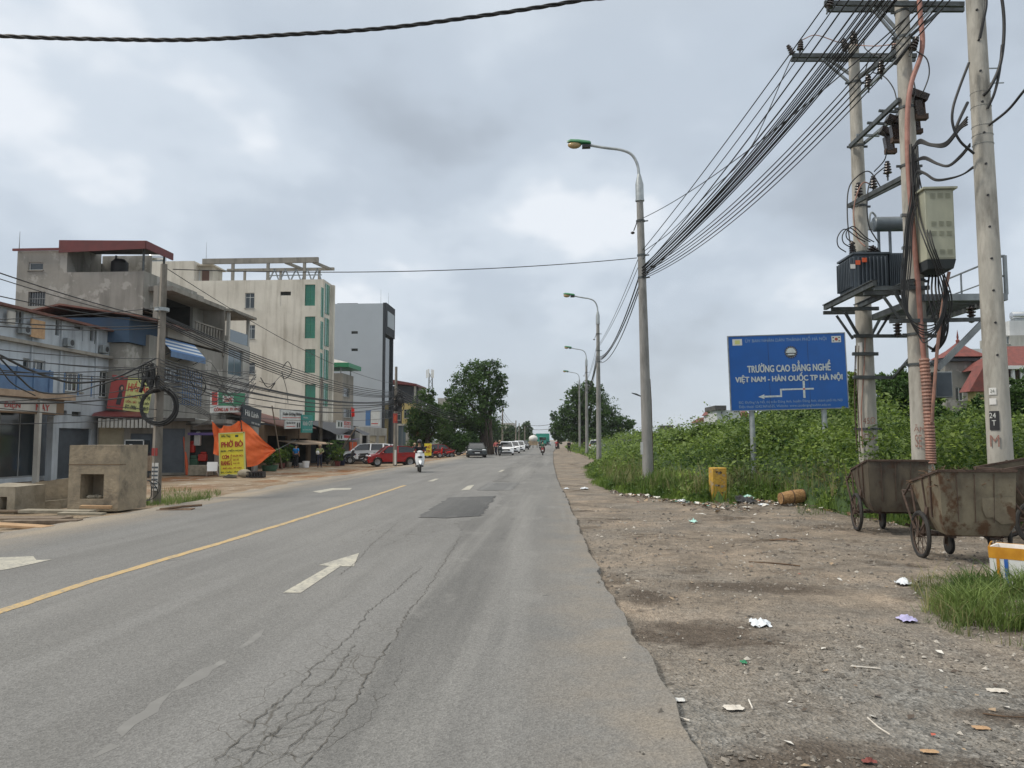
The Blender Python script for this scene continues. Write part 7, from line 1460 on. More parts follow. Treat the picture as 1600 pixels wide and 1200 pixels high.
# tangle of wire at the block
mb = MB(); pts = []; p = gnd(226, 786, -.05)
for k in range(40): a = k*.55; pts.append((p.x-.1+.25*math.cos(a)+.006*k, p.y+.05+.12*math.sin(a*1.7), .02+.28+.28*math.sin(a)))
mb.tube(smooth(pts, 3), .012, 5); tag(mb.build('wire_tangle', 'cable'), 'tangle of black wire on the ground right of the concrete block', 'wire')

# ------------------------------------------------------------------ poles and wires on the left
def lpole(u, vb, vt, z, r0, r1, label, zx=None, Y=None):
    b = gnd(u, vb, z) if Y is None else onY(u, vb, Y); b.z = z; t = onY(u+(4 if u < 400 else 0), vt, b.y); o = thing('utility_pole', label, 'utility pole', (b.x, b.y, z), 0, 'utility poles along the left side')
    mb = MB(); n = 8; top = Vector((b.x+(.02), b.y, t.z)); mb.tube([b-Vector((0,0,.3))]+[b.lerp(top, k/n) for k in range(1, n+1)], [r0+(r1-r0)*k/n for k in range(n+1)], 4 if r0 > .14 else 10); mb.build('shaft', 'old_pole', o, True, sharp=30); return o, b, top
L1, q1b, q1t = lpole(243, 784, 413, -.1, .165, .105, 'tall square utility pole beside the concrete block, hung with cable coils')
L2, q2b, q2t = lpole(617, 728, 573, -.12, .15, .09, 'slim utility pole standing in front of the red car')
L3, q3b, q3t = lpole(499.5, 728, 591, -.2, .20, .13, 'dark pole rising between the cream building and shop roofs', Y=62)
for i, (u, vt, Y) in enumerate(((785,636,128),(806,657,160),(811,661,185),(820,666,150))): lpole(u, 705, vt, -.1, .17, .10, ['first far pole right of the big left tree','second far pole right of the big left tree','third far pole right of the big left tree','thin pale far pole by the round far tree'][i], Y=Y)
# poster strips on the near pole
for i, (v0, v1, m) in enumerate(((700,712,'sign_maroon'),(723,766,'plate_white'))):
    z0_, z1_ = onY(243, v1, q1b.y).z, onY(243, v0, q1b.y).z; mb = MB(); mb.obox((q1b.x, q1b.y-.125, 0), EX, EZ, EY, -.09+.03*i, .08+.04*i, z0_, z1_, -.02, 0); o = mb.build('pasted_notice', m, L1, True)
    if i:
        for k in range(6): mb = MB(); zz = z0_+.06+k*(z1_-z0_-.1)/6; mb.obox((q1b.x, q1b.y-.147, 0), EX, EZ, EY, -.06, .12, zz, zz+.05, -.004, 0); mb.build('phone_number', 'shutter_grey', o, True)
z0_, z1_ = onY(617,726,q2b.y).z, onY(617,703,q2b.y).z; mb = MB(); mb.obox((q2b.x, q2b.y-.16, 0), EX, EZ, EY, .0, .12, z0_, z1_, -.01, 0); mb.build('pasted_notice', 'plate_white', L2, True)
mb = MB(); z = onY(243,484,q1b.y).z; mb.lathe([(.17,-.05),(.21,-.05),(.21,.05),(.17,.05)], (q1b.x, q1b.y, z), n=12); mb.build('clamp', 'galv', L1, True)
for u, v, s in ((206,463,.5),): pass
# cable coil on the near pole
c = onY(248, 636, q1b.y-.3); CO = thing('cable_coil', 'large black coil of cable hung on the near left pole', 'cable coil', tuple(c)); rr = random.Random(6)
for k in range(16):
    mb = MB(); R_ = .52+rr.uniform(-.05,.06); ox, oz = rr.uniform(-.04,.04), rr.uniform(-.04,.04); mb.tube([(R_*math.cos(a)*1.0+ox, rr.uniform(-.01,.01)+.03*(k % 4)-.05, R_*math.sin(a)*.96+oz) for a in [2*math.pi*i/36 for i in range(37)]], .018, 5, False); mb.build('winding', 'cable', CO)
c = onY(232, 588, q1b.y-.25); CJ = thing('cable_joint', 'bundle of black splice boxes tied to the near left pole', 'cable box', tuple(c))
for k in range(9): mb = MB(); x, z = rr.uniform(-.22,.28), rr.uniform(-.3,.35); mb.tube(smooth([(x,rr.uniform(-.05,.1),z+.25),(x+rr.uniform(-.05,.05),0,z),(x+rr.uniform(-.08,.08),0,z-.22)]), .05, 7); mb.build('splice_case', 'cable', CJ)
for k in range(7): mb = MB(); R_ = rr.uniform(.2,.34); cx, cz = rr.uniform(-.1,.15), rr.uniform(-.1,.25); mb.tube([(cx+R_*.7*math.cos(a), rr.uniform(-.02,.02), cz+R_*math.sin(a)) for a in [2*math.pi*i/20 for i in range(21)]], .012, 4, False); mb.build('slack_loop', 'cable', CJ)
c = onY(621, 628, q2b.y-.2); CJ2 = thing('cable_coil', 'small dark cable coils and boxes on the slim left pole', 'cable coil', tuple(c))
for k in range(9): mb = MB(); R_ = rr.uniform(.2,.45); cx, cz = rr.uniform(-.2,.25), rr.uniform(-.5,.6); mb.tube([(cx+R_*.7*math.cos(a), rr.uniform(-.02,.02), cz+R_*math.sin(a)) for a in [2*math.pi*i/18 for i in range(19)]], .03, 4, False); mb.build('slack_loop', 'cable', CJ2)
mb = MB(); mb.ell((.2,0,.0), (.2,.12,.3), 8, 6); mb.ell((-.15,0,-.45), (.12,.1,.2), 8, 6); mb.build('splice_case', 'cable', CJ2)
# wires: from behind-left up to the near pole, then on to the slim pole
G1 = 'black wires converging on the near left pole'; G2 = 'black wires drooping from the near left pole to the slim pole'
PB = (q1b.x, q1b.y)
def lw(v0, v1, r, s, du=0):
    a = onX(-30, v0, -11.2); a = Vector((-11.2, a.y, a.z)); b = Vector((PB[0]+du, PB[1], onY(245, v1, PB[1]).z)); d = a-b; e = b+d*2.6; cable(sag(e, b, s, 22), r, 'black wire from the left edge up to the near left pole', G1)
for v0, v1, r, s in ((378,500,.014,.5),(388,503,.010,.5),(418,505,.012,.5),(455,508,.014,.6),(462,512,.014,.6),(478,480,.010,.3),(505,560,.010,.5),(518,575,.012,.5),(524,580,.010,.4),(535,572,.012,.6),(545,590,.012,.4),(552,592,.018,.4),(575,600,.010,.7),(600,640,.010,.2),(612,655,.010,.3),(640,652,.010,.3),(560,612,.020,.9)): lw(v0, v1, r, s)
q2 = Vector((q2b.x, q2b.y, 0))
def rw(v1, v2, r, s, lab='black wire drooping between the near and slim left poles', g=G2):
    cable(sag(Vector((PB[0], PB[1], onY(245, v1, PB[1]).z)), Vector((q2.x, q2.y, onY(617, v2, q2.y).z)), s, 26), r, lab, g)
for v1, v2, r, s in ((492,612,.018,.5),(494,614,.022,.55),(496,616,.02,.6),(500,618,.02,.62),(503,619,.024,.66),(506,620,.018,.7),(560,625,.02,.6),(565,626,.024,.55),(570,628,.018,.5),(575,628,.02,.62),(582,630,.024,.5),(590,630,.02,.6),(600,632,.016,.7),(615,640,.014,.35),(640,652,.012,.3)): rw(v1, v2, r, s)
rw(416, 600, .012, .6, 'thin wire from the near left pole top to the slim pole', None)
def pw(lst, r, lab='loose wire tangling in front of the middle house', g='loose wires tangled before the middle house'): cable(smooth(px3(lst), 5), r, lab, g)
rr = random.Random(22)
for k in range(16):
    a = rr.uniform(560, 610); b = rr.uniform(575, 606); m1 = rr.uniform(565, 640); m2 = rr.uniform(580, 640); pw([(250,a,21.2),(290,(a+m1)/2+rr.uniform(-8,8),24),(330,m1,27),(372,m2,30),(400,b,33)], rr.uniform(.008,.014))
pw([(293,572,24),(300,600,24),(318,610,24),(320,595,24),(308,580,24),(296,590,24)], .012); pw([(300,600,24),(310,620,24),(322,605,24),(312,590,24)], .012); pw([(407,590,31),(418,605,31),(430,598,31),(420,612,31)], .02); pw([(441,575,35),(450,565,35),(456,580,35),(445,592,35),(440,580,35)], .02); pw([(405,596,33),(425,600,34),(440,588,35),(448,610,35),(450,630,35)], .014)
pw([(0,555,15.5),(40,575,16.5),(80,590,17.5),(120,598,18.5),(180,590,20),(243,560,21)], .028, 'thick black cable sweeping in from the left edge', None); pw([(0,560,15.5),(30,590,16),(60,612,17),(110,614,18.5),(160,600,20),(243,575,21)], .02, 'second thick cable looping low from the left edge', None); pw([(0,575,15.2),(20,600,16),(55,618,17)], .014)
for k in range(4): pw([(247,590+k*4,21.0),(280,620+k*3,22),(330,650+k*2,24),(300,668,26)], .01)
# onward from the slim pole into the far row
far = [(617,52.7),(785,128),(806,160),(811,185)]
for k in range(5):
    cable(sag((q2.x, q2.y, 4.6+.18*k), (onY(785,660,128).x, 128, 5.2+.15*k), 1.3, 20), .03, 'black wire running on from the slim pole to the far poles', 'wires running on to the far poles')
for k in range(3): cable(sag(onY(785,640+k*6,128), onY(806,662+k*3,160), .6, 10), .03, 'wire between the far poles', 'wires between the far poles')
for k, (v0, v1) in enumerate(((664,660),(670,667))): cable(sag(onY(826,v0,190), onY(872,v1,150), .4, 8), .05, ['upper wire crossing the far end of the road','lower wire crossing the far end of the road'][k], None)
# ------------------------------------------------------------------ trees
def crown(blobs, n_leaf, leaf, seed, clump=.35, per=14):
    """blobs: (centre, radii); leaves gather in clumps through the outer part of each blob"""
    rng = np.random.default_rng(seed); vol = np.array([r[0]*r[1]*r[2] for c, r in blobs])**(2/3.); vol /= vol.sum(); out = []
    for (c, r), w in zip(blobs, vol):
        nc = max(3, int(n_leaf*w/per)); d = rng.normal(size=(nc, 3)); d /= np.linalg.norm(d, axis=1)[:, None]; rad = (.55+.5*rng.random(nc)**.7)
        cc = np.array(c)+d*rad[:, None]*np.array(r)*(.8+.45*rng.random((nc, 1))**2); s = clump*np.mean(r)*(.3+.6*rng.random(nc))
        out.append((cc[:, None]+rng.normal(size=(nc, per, 3))*s[:, None, None]*np.array([1, 1, .7])*.5).reshape(-1, 3))
    P = np.concatenate(out); return leaf_arrays(P, leaf*(.6+.8*rng.random(len(P))), rng, .75, .62)
def tree(name, label, base, Y, px, leaf, n, m, trunk=.25, seed=1, depth=.8, group=None, cat='tree', zb=-.1, stems=None):
    leaf *= .82
    """px: list of (u, v, ru, rv) clumps of the crown, standing at distance Y"""
    b = Vector((onY(base, 687, Y).x, Y, zb)); t = thing(name, label, cat, tuple(b), 0, group); s = Y/1200.; rr = random.Random(seed); blobs = []
    for u, v, ru, rv in px: c = onY(u, v, Y); blobs.append(((c.x, Y+rr.uniform(-.5, .5)*ru*s*depth, c.z), (ru*s, ru*s*depth, rv*s)))
    v, f = crown(blobs, n, leaf, seed); v = v-np.array(b); o = np_mesh('crown', v, f, m, False); o.parent = t
    mb = MB(); zc = sum(c[2] for c, r in blobs)/len(blobs); fork = b+Vector((0, 0, max(.6, (zc-zb)*.45))); mb.tube([b-Vector((0,0,.2)), b.lerp(fork, .5)+Vector((rr.uniform(-.1,.1)*trunk*3,0,0)), fork], [trunk*1.25, trunk, trunk*.8], 9); mb.build('trunk', 'bark', t, True)
    mb = MB()
    for c, r in blobs: c = Vector(c); mid = fork.lerp(c, .5)+Vector((rr.uniform(-.3,.3), rr.uniform(-.3,.3), .2))*trunk; mb.tube([fork, mid, c, c+Vector((rr.uniform(-.4,.4)*r[0], 0, r[2]*.5))], [trunk*.5, trunk*.34, trunk*.18, trunk*.06], 6)
    mb.build('limbs', 'bark', t, True); return t
tree('roadside_tree', 'big dark leafy tree left of the road, tallest on that side', 755, 88, [(738,640,34,34),(722,610,22,26),(755,600,30,24),(770,625,20,20),(742,580,24,18),(766,575,20,12),(712,640,16,24),(752,665,26,22),(725,672,22,18),(705,655,12,16),(784,592,12,11),(780,612,13,13),(700,632,8,9)], .27, 26000, 'leaf_dark', .45, 3)
mb = MB(); 
t = thing('old_trunk', 'second leaning trunk and hanging roots beside the big left tree', 'tree trunk', (onY(766,687,87).x, 87, -.1)); rr = random.Random(8)
for k in range(3): a = onY(765+k*2.6, 706, 87); mb = MB(); b = onY(759+k*4, 655, 87); mb.tube([a-Vector((0,0,.3)), a.lerp(b,.5)+Vector((rr.uniform(-.1,.1),0,0)), b], [.20,.16,.1], 7); mb.build('stem', 'bark', t, True)
tree('roadside_tree', 'bushy tree between the red roofed house and the big left tree', 668, 84, [(664,640,24,22),(655,660,20,18),(678,652,18,22),(668,618,14,12),(690,665,14,22),(645,668,12,12),(660,680,22,14)], .25, 15000, 'leaf_tree', .3, 4)
tree('roadside_tree', 'small tree with thin crown left of the big left tree', 697, 92, [(697,640,8,12),(700,615,7,9),(694,680,14,14)], .24, 4000, 'leaf_tree', .16, 14)
tree('roadside_tree', 'low bush crown under the big left tree', 708, 84, [(708,690,16,14),(722,695,16,12),(735,690,14,14)], .24, 7000, 'leaf_dark', .2, 15)
tree('distant_tree', 'tree just right of the big left tree, rounded and hazy', 768, 150, [(768,665,10,17),(774,680,12,16),(765,690,12,10)], .45, 5000, 'leaf_far_hazed', .3, 5)
tree('distant_tree', 'low tree in the gap before the first far pole', 785, 175, [(782,680,10,16),(790,688,10,12),(797,676,9,14)], .5, 4500, 'leaf_far_hazed', .3, 6)
tree('distant_tree', 'far tree among the row of far poles', 808, 200, [(803,684,9,14),(812,688,9,11),(810,675,6,9)], .55, 3500, 'leaf_far_hazed', .3, 7)
tree('distant_tree', 'round topped far tree at the end of the left row', 824, 210, [(824,672,9,13),(820,680,6,9),(828,683,7,9)], .55, 3500, 'leaf_far_hazed', .35, 8)
tree('roadside_tree', 'big spreading dark tree right of the road behind the lamps', 912, 128, [(925,640,32,26),(900,640,24,22),(950,655,24,18),(972,664,18,13),(886,655,16,18),(910,612,20,14),(930,615,18,14),(896,618,12,10),(875,665,14,12),(900,672,26,16),(935,674,28,14),(985,664,9,9),(920,600,9,7)], .36, 30000, 'leaf_dark', .5, 9)
tree('roadside_tree', 'rounded green tree at the far left foot of the big spreading tree', 872, 150, [(868,672,9,14),(876,682,10,10),(866,650,6,8)], .42, 3500, 'leaf_far_hazed', .25, 10)
tree('bank_tree', 'bushy tree edge right beside the blue sign', 1342, 34, [(1342,620,18,38),(1350,650,22,30),(1332,600,8,18),(1372,660,26,26)], .15, 15000, 'leaf_shrub', .14, 11)
tree('bank_tree', 'dark rounded tree behind the blue sign posts', 1225, 48, [(1230,655,30,20),(1200,662,24,18),(1262,650,26,22),(1290,645,24,24),(1315,650,22,26)], .2, 20000, 'leaf_dark', .2, 12)
tree('bank_tree', 'leafy tree filling the gap between the two station poles', 1395, 33, [(1395,620,28,30),(1380,650,30,26),(1412,596,18,18),(1422,640,24,30),(1446,625,22,26),(1375,600,12,16),(1440,660,26,26)], .15, 28000, 'leaf_tree', .18, 13)
tree('bank_tree', 'bushy tree below the grey house with the red pagoda roof', 1490, 31, [(1480,668,26,22),(1510,668,26,24),(1465,652,16,18),(1538,655,20,32),(1528,640,12,18)], .15, 22000, 'leaf_dark', .15, 16)
tree('bank_tree', 'leafy tree cut by the right edge under the tiled roof', 1592, 29, [(1592,636,22,38),(1600,660,30,34),(1580,668,24,26),(1620,610,24,34)], .15, 22000, 'leaf_tree', .18, 17)
tree('bank_tree', 'low green tree in front of the distant white house', 1165, 70, [(1160,672,18,13),(1180,676,16,12),(1145,680,14,10)], .26, 7000, 'leaf_dark', .15, 18)
tree('bank_tree', 'broad mound of green bush right of the nearest lamp', 1070, 38, [(1075,690,24,12),(1110,680,26,16),(1045,698,20,10),(1135,690,26,16)], .15, 14000, 'leaf_shrub', .1, 19)
tree('bank_tree', 'green bush mound around the foot of the left sign post', 1185, 30, [(1180,696,26,14),(1215,684,30,18),(1160,708,20,10),(1250,690,28,22)], .12, 16000, 'leaf_shrub', .1, 20)
tree('bank_tree', 'bright bush mound in front of the right sign post', 1300, 27, [(1300,690,30,18),(1330,684,26,18),(1275,704,20,12)], .11, 15000, 'leaf_shrub', .1, 21)
for i, (u, Y, w) in enumerate(((905,160,16),(1000,190,12),(1015,240,20),(1040,260,16))):
    tree('distant_tree', ['hazy tree behind the parked white van','small hazy tree right of the nearest lamp pole foot','low hazy tree line clump near the beige shed','low hazy clump right of the beige shed'][i], u, Y, [(u,684,w,6),(u+w*.7,686,w*.7,5)], .5, 2500, 'leaf_far_hazed', .2, 30+i)
# potted and bedding plants by the shops
def bush(label, u, v, Y, w, h, n=900, m='leaf_tree', leaf=.13, seed=1, cat='plant'):
    p = onY(u, v, Y); p.z = GZL; t = thing('potted_plant', label, cat, tuple(p)); vv, ff = crown([((0,0,.35+h/2),(w/2,w/2.4,h/2)), ((w*.2,0,.35+h*.7),(w/3,w/3,h/3))], n, leaf, seed); o = np_mesh('foliage', vv, ff, m, False); o.parent = t
    mb = MB(); mb.lathe([(0,0),(.16,0),(.22,.36),(.19,.36),(.17,.3),(0,.3)], n=12); mb.build('pot', 'roof_tile' if seed % 2 else 'slab_concrete', t); return t
for i, (u, Y, w, h, lab) in enumerate(((432,50,1.3,1.0,'yellow green plants right of the orange tarp tip'),(441,51,1.0,.8,'low plant at the bamboo pole foot'),(452,53,1.0,1.2,'dark plant left of the man in blue'),(418,47,1.0,.7,'small plant below the orange tarp tip'),(521,57,1.4,1.6,'tall dark plant in the black tarpaulin shop'),(528,56,1.0,1.0,'yellowish plant at the slanting bamboo'),(640,80,1.4,1.6,'shrub beside the red and white upright sign'),(652,80,1.2,1.2,'low shrub behind the scooter rider'))):
    bush(lab, u, 690, Y, w, h, seed=40+i, m='leaf_shrub' if i in (0,5) else 'leaf_tree')

# ------------------------------------------------------------------ road vehicles
def make_car(label, loc, rz, paint, L=4.0, Wd=1.72, H=1.48, kind='hatch', group=None):
    t = thing('parked_car' if 'parked' in label else 'car', label, 'car', loc, rz, group)
    g = lambda pts: [(y*L, z*H) for y, z in pts]
    if kind == 'sedan': low = g([(.0,.16),(-.005,.30),(.015,.44),(.10,.54),(.27,.62),(.80,.66),(.96,.66),(1.0,.56),(1.0,.30),(.985,.16)]); gb, gt = g([(.25,.60),(.87,.655)]), g([(.40,.97),(.50,1.0),(.64,.99),(.74,.93)])
    elif kind == 'suv': low = g([(.0,.20),(-.005,.34),(.02,.50),(.12,.58),(.26,.64),(.80,.66),(.98,.64),(1.0,.50),(1.0,.30),(.985,.2)]); gb, gt = g([(.24,.63),(.975,.645)]), g([(.38,.96),(.48,.99),(.80,.985),(.92,.94)])
    elif kind == 'van': low = g([(.0,.16),(-.005,.30),(.01,.42),(.08,.52),(.19,.58),(.80,.60),(.99,.60),(1.0,.45),(1.0,.28),(.99,.16)]); gb, gt = g([(.17,.58),(.985,.595)]), g([(.33,.95),(.44,1.0),(.86,.99),(.955,.95)])
    else: low = g([(.0,.16),(-.005,.32),(.02,.46),(.10,.55),(.25,.62),(.80,.67),(.97,.66),(1.0,.50),(1.0,.30),(.985,.16)]); gb, gt = g([(.22,.61),(.965,.665)]), g([(.38,.96),(.50,1.0),(.76,.975),(.90,.91)])
    r = .215*H if kind != 'suv' else .225*H; ya, yb = .175*L, .815*L
    bot = []
    for yc_ in (yb, ya):
        for k in range(9): a = math.pi*k/8; bot.append((yc_+math.cos(a)*r*1.16, max(.16*H, r+math.sin(a)*r*1.14)))
    prof = low+bot                                                   # front, over the top, rear, then back along the sill with wheel arches
    hw = Wd/2; secs = [(-hw, .0), (-hw*.93, .0)]
    mb = MB(); n = len(prof)
    def ring(x, shr): cy, cz = L/2, .38*H; return [(x, cy+(y-cy)*(1-shr*.5), cz+(z-cz)*(1-shr) if z > cz else z) for y, z in prof]
    rs = [ring(-hw*.96, .06), ring(-hw, .02), ring(-hw*.90, 0), ring(hw*.90, 0), ring(hw, .02), ring(hw*.96, .06)]; vs = [p for q in rs for p in q]; fs = [(i*n+k, i*n+(k+1) % n, (i+1)*n+(k+1) % n, (i+1)*n+k) for i in range(5) for k in range(n)]+[tuple(range(n-1,-1,-1)), tuple(5*n+k for k in range(n))]
    mb.add(vs, fs); body = mb.build('body', paint, t, sharp=30)
    (y0, zb0), (y1, zb1) = gb; wb, wt = hw*.90, hw*.70; mb = MB(); m = len(gt)
    L_ = [(-wb,y0,zb0-.03),(-wb,y1,zb1-.03)]+[(-wt,y,z-.02) for y, z in reversed(gt)]; R_ = [(-x,y,z) for x, y, z in L_]; k = len(L_)
    mb.add(L_+R_, [tuple(range(k)), tuple(range(2*k-1, k-1, -1))]+[(i, k+i, k+(i+1) % k, (i+1) % k) for i in range(k)]); mb.build('glass', 'car_glass', t)
    mb = MB(); a = [(-wt*1.02, y, z) for y, z in gt]; b = [(wt*1.02, y, z) for y, z in gt]; mb.add(a+b+[(x,y,z-.04) for x,y,z in a+b], [(i, i+1, m+i+1, m+i) for i in range(m-1)]+[(2*m+i, 3*m+i, 3*m+i+1, 2*m+i+1) for i in range(m-1)]+[(0, m, 3*m, 2*m), (m-1, 3*m-1, 4*m-1, 2*m-1)]+[(i, 2*m+i, 2*m+i+1, i+1) for i in range(m-1)]+[(m+i, m+i+1, 3*m+i+1, 3*m+i) for i in range(m-1)]); mb.build('roof', paint, t, sharp=30)
    for sx in (-1, 1):
        mb = MB(); ym = (y0+y1)/2-.02*L
        mb.beam((sx*wb,y0,zb0),(sx*wt*1.01,gt[0][0],gt[0][1]-.02),.05,.06); mb.beam((sx*wb*1.0,ym,(zb0+zb1)/2),(sx*wt*1.02,ym+.02,gt[1][1]-.03),.04,.09,(0,1,0)); mb.beam((sx*wb,y1-.03,zb1),(sx*wt*1.01,gt[-1][0]-.02,gt[-1][1]-.02),.06,.12 if kind != 'sedan' else .07)
        if kind in ('suv','van'): yq = y0+(y1-y0)*.80; mb.beam((sx*wb,yq,zb1),(sx*wt*1.02,yq-.05,gt[2][1]-.03),.04,.12,(0,1,0))
        mb.build('pillars', paint, t)
        mb = MB(); mb.ell((sx*(hw+.07), y0+.12*L*.5, zb0+.06), (.09,.06,.07), 8, 6); mb.build('wing_mirror', paint, t)
        mb = MB(); mb.box(sx*hw-.008, sx*hw+.008, ym+.28, ym+.46, .52*H, .545*H); mb.build('door_handle', 'plastic_black', t)
        for yy in (ya, yb):
            w = MB(); x = sx*(hw-.11); w.lathe([(r*.62,-.10),(r*.93,-.10),(r,-.07),(r,.07),(r*.93,.10),(r*.62,.10),(r*.62,-.10)], (x,yy,r), (1,0,0), 22); wh = w.build('wheel', 'tyre', t)
            w = MB(); w.lathe([(0,.0),(r*.2,.02),(r*.62,.05),(r*.66,.09),(r*.62,.09)] if sx > 0 else [(0,.0),(r*.2,-.02),(r*.62,-.05),(r*.66,-.09),(r*.62,-.09)], (x,yy,r), (1,0,0), 20)
            for q in range(5): a = q*2*math.pi/5; w.beam((x+sx*.085,yy,r),(x+sx*.085,yy+math.cos(a)*r*.6,r+math.sin(a)*r*.6),.05,.02)
            w.build('rim', 'wheel_alloy', wh)
        mb = MB(); mb.ell((sx*hw*.72, .035*L, .50*H-(.02 if kind == 'van' else 0)), (.20,.10,.075), 12, 8); mb.build('headlight', 'headlight', t)
        mb = MB(); mb.box(sx*hw*.80-.12, sx*hw*.80+.12, .975*L, 1.004*L, .50*H, .62*H); mb.build('tail_light', 'tail_red', t)
    mb = MB(); mb.box(-hw*.5, hw*.5, -.012*L, .02*L, .34*H, .46*H); mb.build('grille', 'plastic_black', t); mb = MB(); mb.box(-hw*.75, hw*.75, -.008*L, .03*L, .16*H, .25*H); mb.build('lower_intake', 'plastic_black', t)
    mb = MB(); mb.box(-.24,.24,-.018*L,-.012*L,.29*H,.36*H); mb.build('number_plate', 'plate_white', t); mb = MB(); mb.box(-.24,.24,1.0*L,1.008*L,.42*H,.50*H); mb.build('number_plate', 'plate_white', t)
    mb = MB(); mb.box(-hw*.8, hw*.8, .06*L, .94*L, .12*H, .2*H); mb.build('underside', 'plastic_black', t)
    return t
def carat(u, Y): return Vector((onY(u, 687, Y).x, Y, 0))
def place_car(u, Y, z, deg, *a, **k):
    c = carat(u, Y); L = k.get('L', 4.0); r = math.radians(deg); k2 = dict(k); off = Vector((-math.sin(r)*L/2, math.cos(r)*L/2, 0)); return make_car(a[0], (c.x-off.x, c.y-off.y, z), r, *a[1:], **k2)
place_car(574, 62, -.21, -86, 'white suv parked before the shops with its nose to the left', 'car_white', L=4.45, Wd=1.84, H=1.62, kind='suv')
place_car(613, 55.5, -.20, -66, 'red hatchback parked nose left behind the slim utility pole', 'car_red', L=3.72, Wd=1.65, H=1.47)
place_car(744, 74.5, 0, 9, 'dark sedan driving towards us on the left lane', 'car_black', L=4.5, Wd=1.8, H=1.45, kind='sedan')
place_car(791, 85, 0, 3, 'foremost white hatchback in the oncoming queue', 'car_white', L=3.7, Wd=1.66, H=1.50, group='white cars queueing on the oncoming lane')
place_car(802, 97, 0, 2, 'second white hatchback in the oncoming queue', 'car_white', L=3.7, Wd=1.66, H=1.50, group='white cars queueing on the oncoming lane')
place_car(811, 112, 0, 2, 'third white car in the oncoming queue, with dark windscreen', 'car_white', L=4.3, Wd=1.72, H=1.55, kind='van', group='white cars queueing on the oncoming lane')
place_car(819, 134, 0, 2, 'dark car at the tail of the oncoming queue', 'car_black', L=4.2, Wd=1.7, H=1.5)
place_car(934, 108, -.05, 168, 'white van parked at the end of the right verge, rear towards us', 'car_white', L=4.6, Wd=1.76, H=1.75, kind='van')
place_car(682, 84, -.22, -80, 'dull red car parked beyond the yellow standing sign', 'car_red', L=4.0, Wd=1.7, H=1.45, kind='sedan')
place_car(699, 93, -.22, -84, 'white car parked behind the dull red one', 'car_white', L=4.4, Wd=1.75, H=1.6, kind='suv')
place_car(602, 70, -.21, -84, 'silver white car roof just visible behind the red hatchback', 'car_white', L=4.4, Wd=1.75, H=1.5, kind='sedan')
place_car(856, 230, 0, 2, 'tiny white car far down the road right of the green truck', 'car_white', L=4.0, Wd=1.7, H=1.5)
# green truck and loaded trishaw far away
c = carat(848, 225); TR = thing('truck', 'green box truck far down the road', 'truck', tuple(c)); mb = MB(); mb.box(-1.9,1.9,0,7,1.1,3.5); mb.build('cargo_box', 'truck_green', TR); mb = MB(); mb.box(-1.1,1.1,-1.6,-.05,.5,2.6); mb.build('cab', 'truck_green', TR, bevel=.1); mb = MB(); mb.box(-.95,.95,-1.63,-1.6,1.6,2.4); mb.build('windscreen', 'car_glass', TR)
for sx in (-1, 1):
    for y in (-.8, 5.4): mb = MB(); mb.lathe([(.2,-.13),(.5,-.13),(.5,.13),(.2,.13)], (sx*.95,y,.5), (1,0,0), 14); mb.build('wheel', 'tyre', TR)
c = carat(833, 160); TS = thing('cargo_trike', 'cargo tricycle with a bulging white load under cover', 'tricycle', tuple(c)); mb = MB(); mb.ell((0,.9,1.9), (.95,1.3,.75), 14, 8); mb.build('covered_load', 'cloth_white', TS); mb = MB(); mb.box(-.9,.9,0,2.0,.55,1.35); mb.build('bed', 'cloth_tan', TS)
for x, y in ((-.8,1),(.8,1),(0,-.9)): mb = MB(); mb.lathe([(.22,-.05),(.3,-.05),(.3,.05),(.22,.05),(.22,-.05)], (x,y,.3), (1,0,0), 14); mb.build('wheel', 'tyre', TS)
mb = MB(); mb.tube([(0,-.9,.3),(0,-.7,1.0),(-.3,-.65,1.05),(.3,-.65,1.05)], .03, 5); mb.build('handlebar', 'steel_dark', TS)

# ------------------------------------------------------------------ people
POSE = {
 'stand': dict(pel=(0,0,.90), ch=(0,-.01,1.18), nk=(0,0,1.40), hd=(0,-.02,1.53), sh=(.18,0,1.35), el=(.24,.03,1.10), ha=(.23,-.06,.87), hp=(.09,0,.86), kn=(.10,-.02,.48), an=(.10,.03,.09), to=(.11,-.12,.05)),
 'walk': dict(pel=(0,0,.90), ch=(0,-.02,1.18), nk=(0,-.02,1.40), hd=(0,-.05,1.53), sh=(.18,-.01,1.35), el=(.25,.02,1.11), ha=(.22,-.16,.95), hp=(.09,0,.86), kn=(.10,-.14,.49), an=(.10,-.02,.10), to=(.11,-.18,.06), kn2=(.10,.02,.47), an2=(.10,.26,.12), to2=(.10,.14,.04)),
 'ride': dict(pel=(0,.20,.84), ch=(0,.12,1.12), nk=(0,.06,1.33), hd=(0,.02,1.46), sh=(.19,.07,1.28), el=(.30,-.10,1.10), ha=(.27,-.36,1.02), hp=(.10,.17,.80), kn=(.19,-.20,.72), an=(.16,-.10,.36), to=(.16,-.26,.30)),
 'carry': dict(pel=(0,0,.90), ch=(0,-.01,1.18), nk=(0,-.02,1.39), hd=(0,-.07,1.50), sh=(.18,-.01,1.34), el=(.27,-.04,1.10), ha=(.12,-.26,1.08), hp=(.09,0,.86), kn=(.10,-.02,.48), an=(.11,.03,.09), to=(.12,-.12,.05)),
}
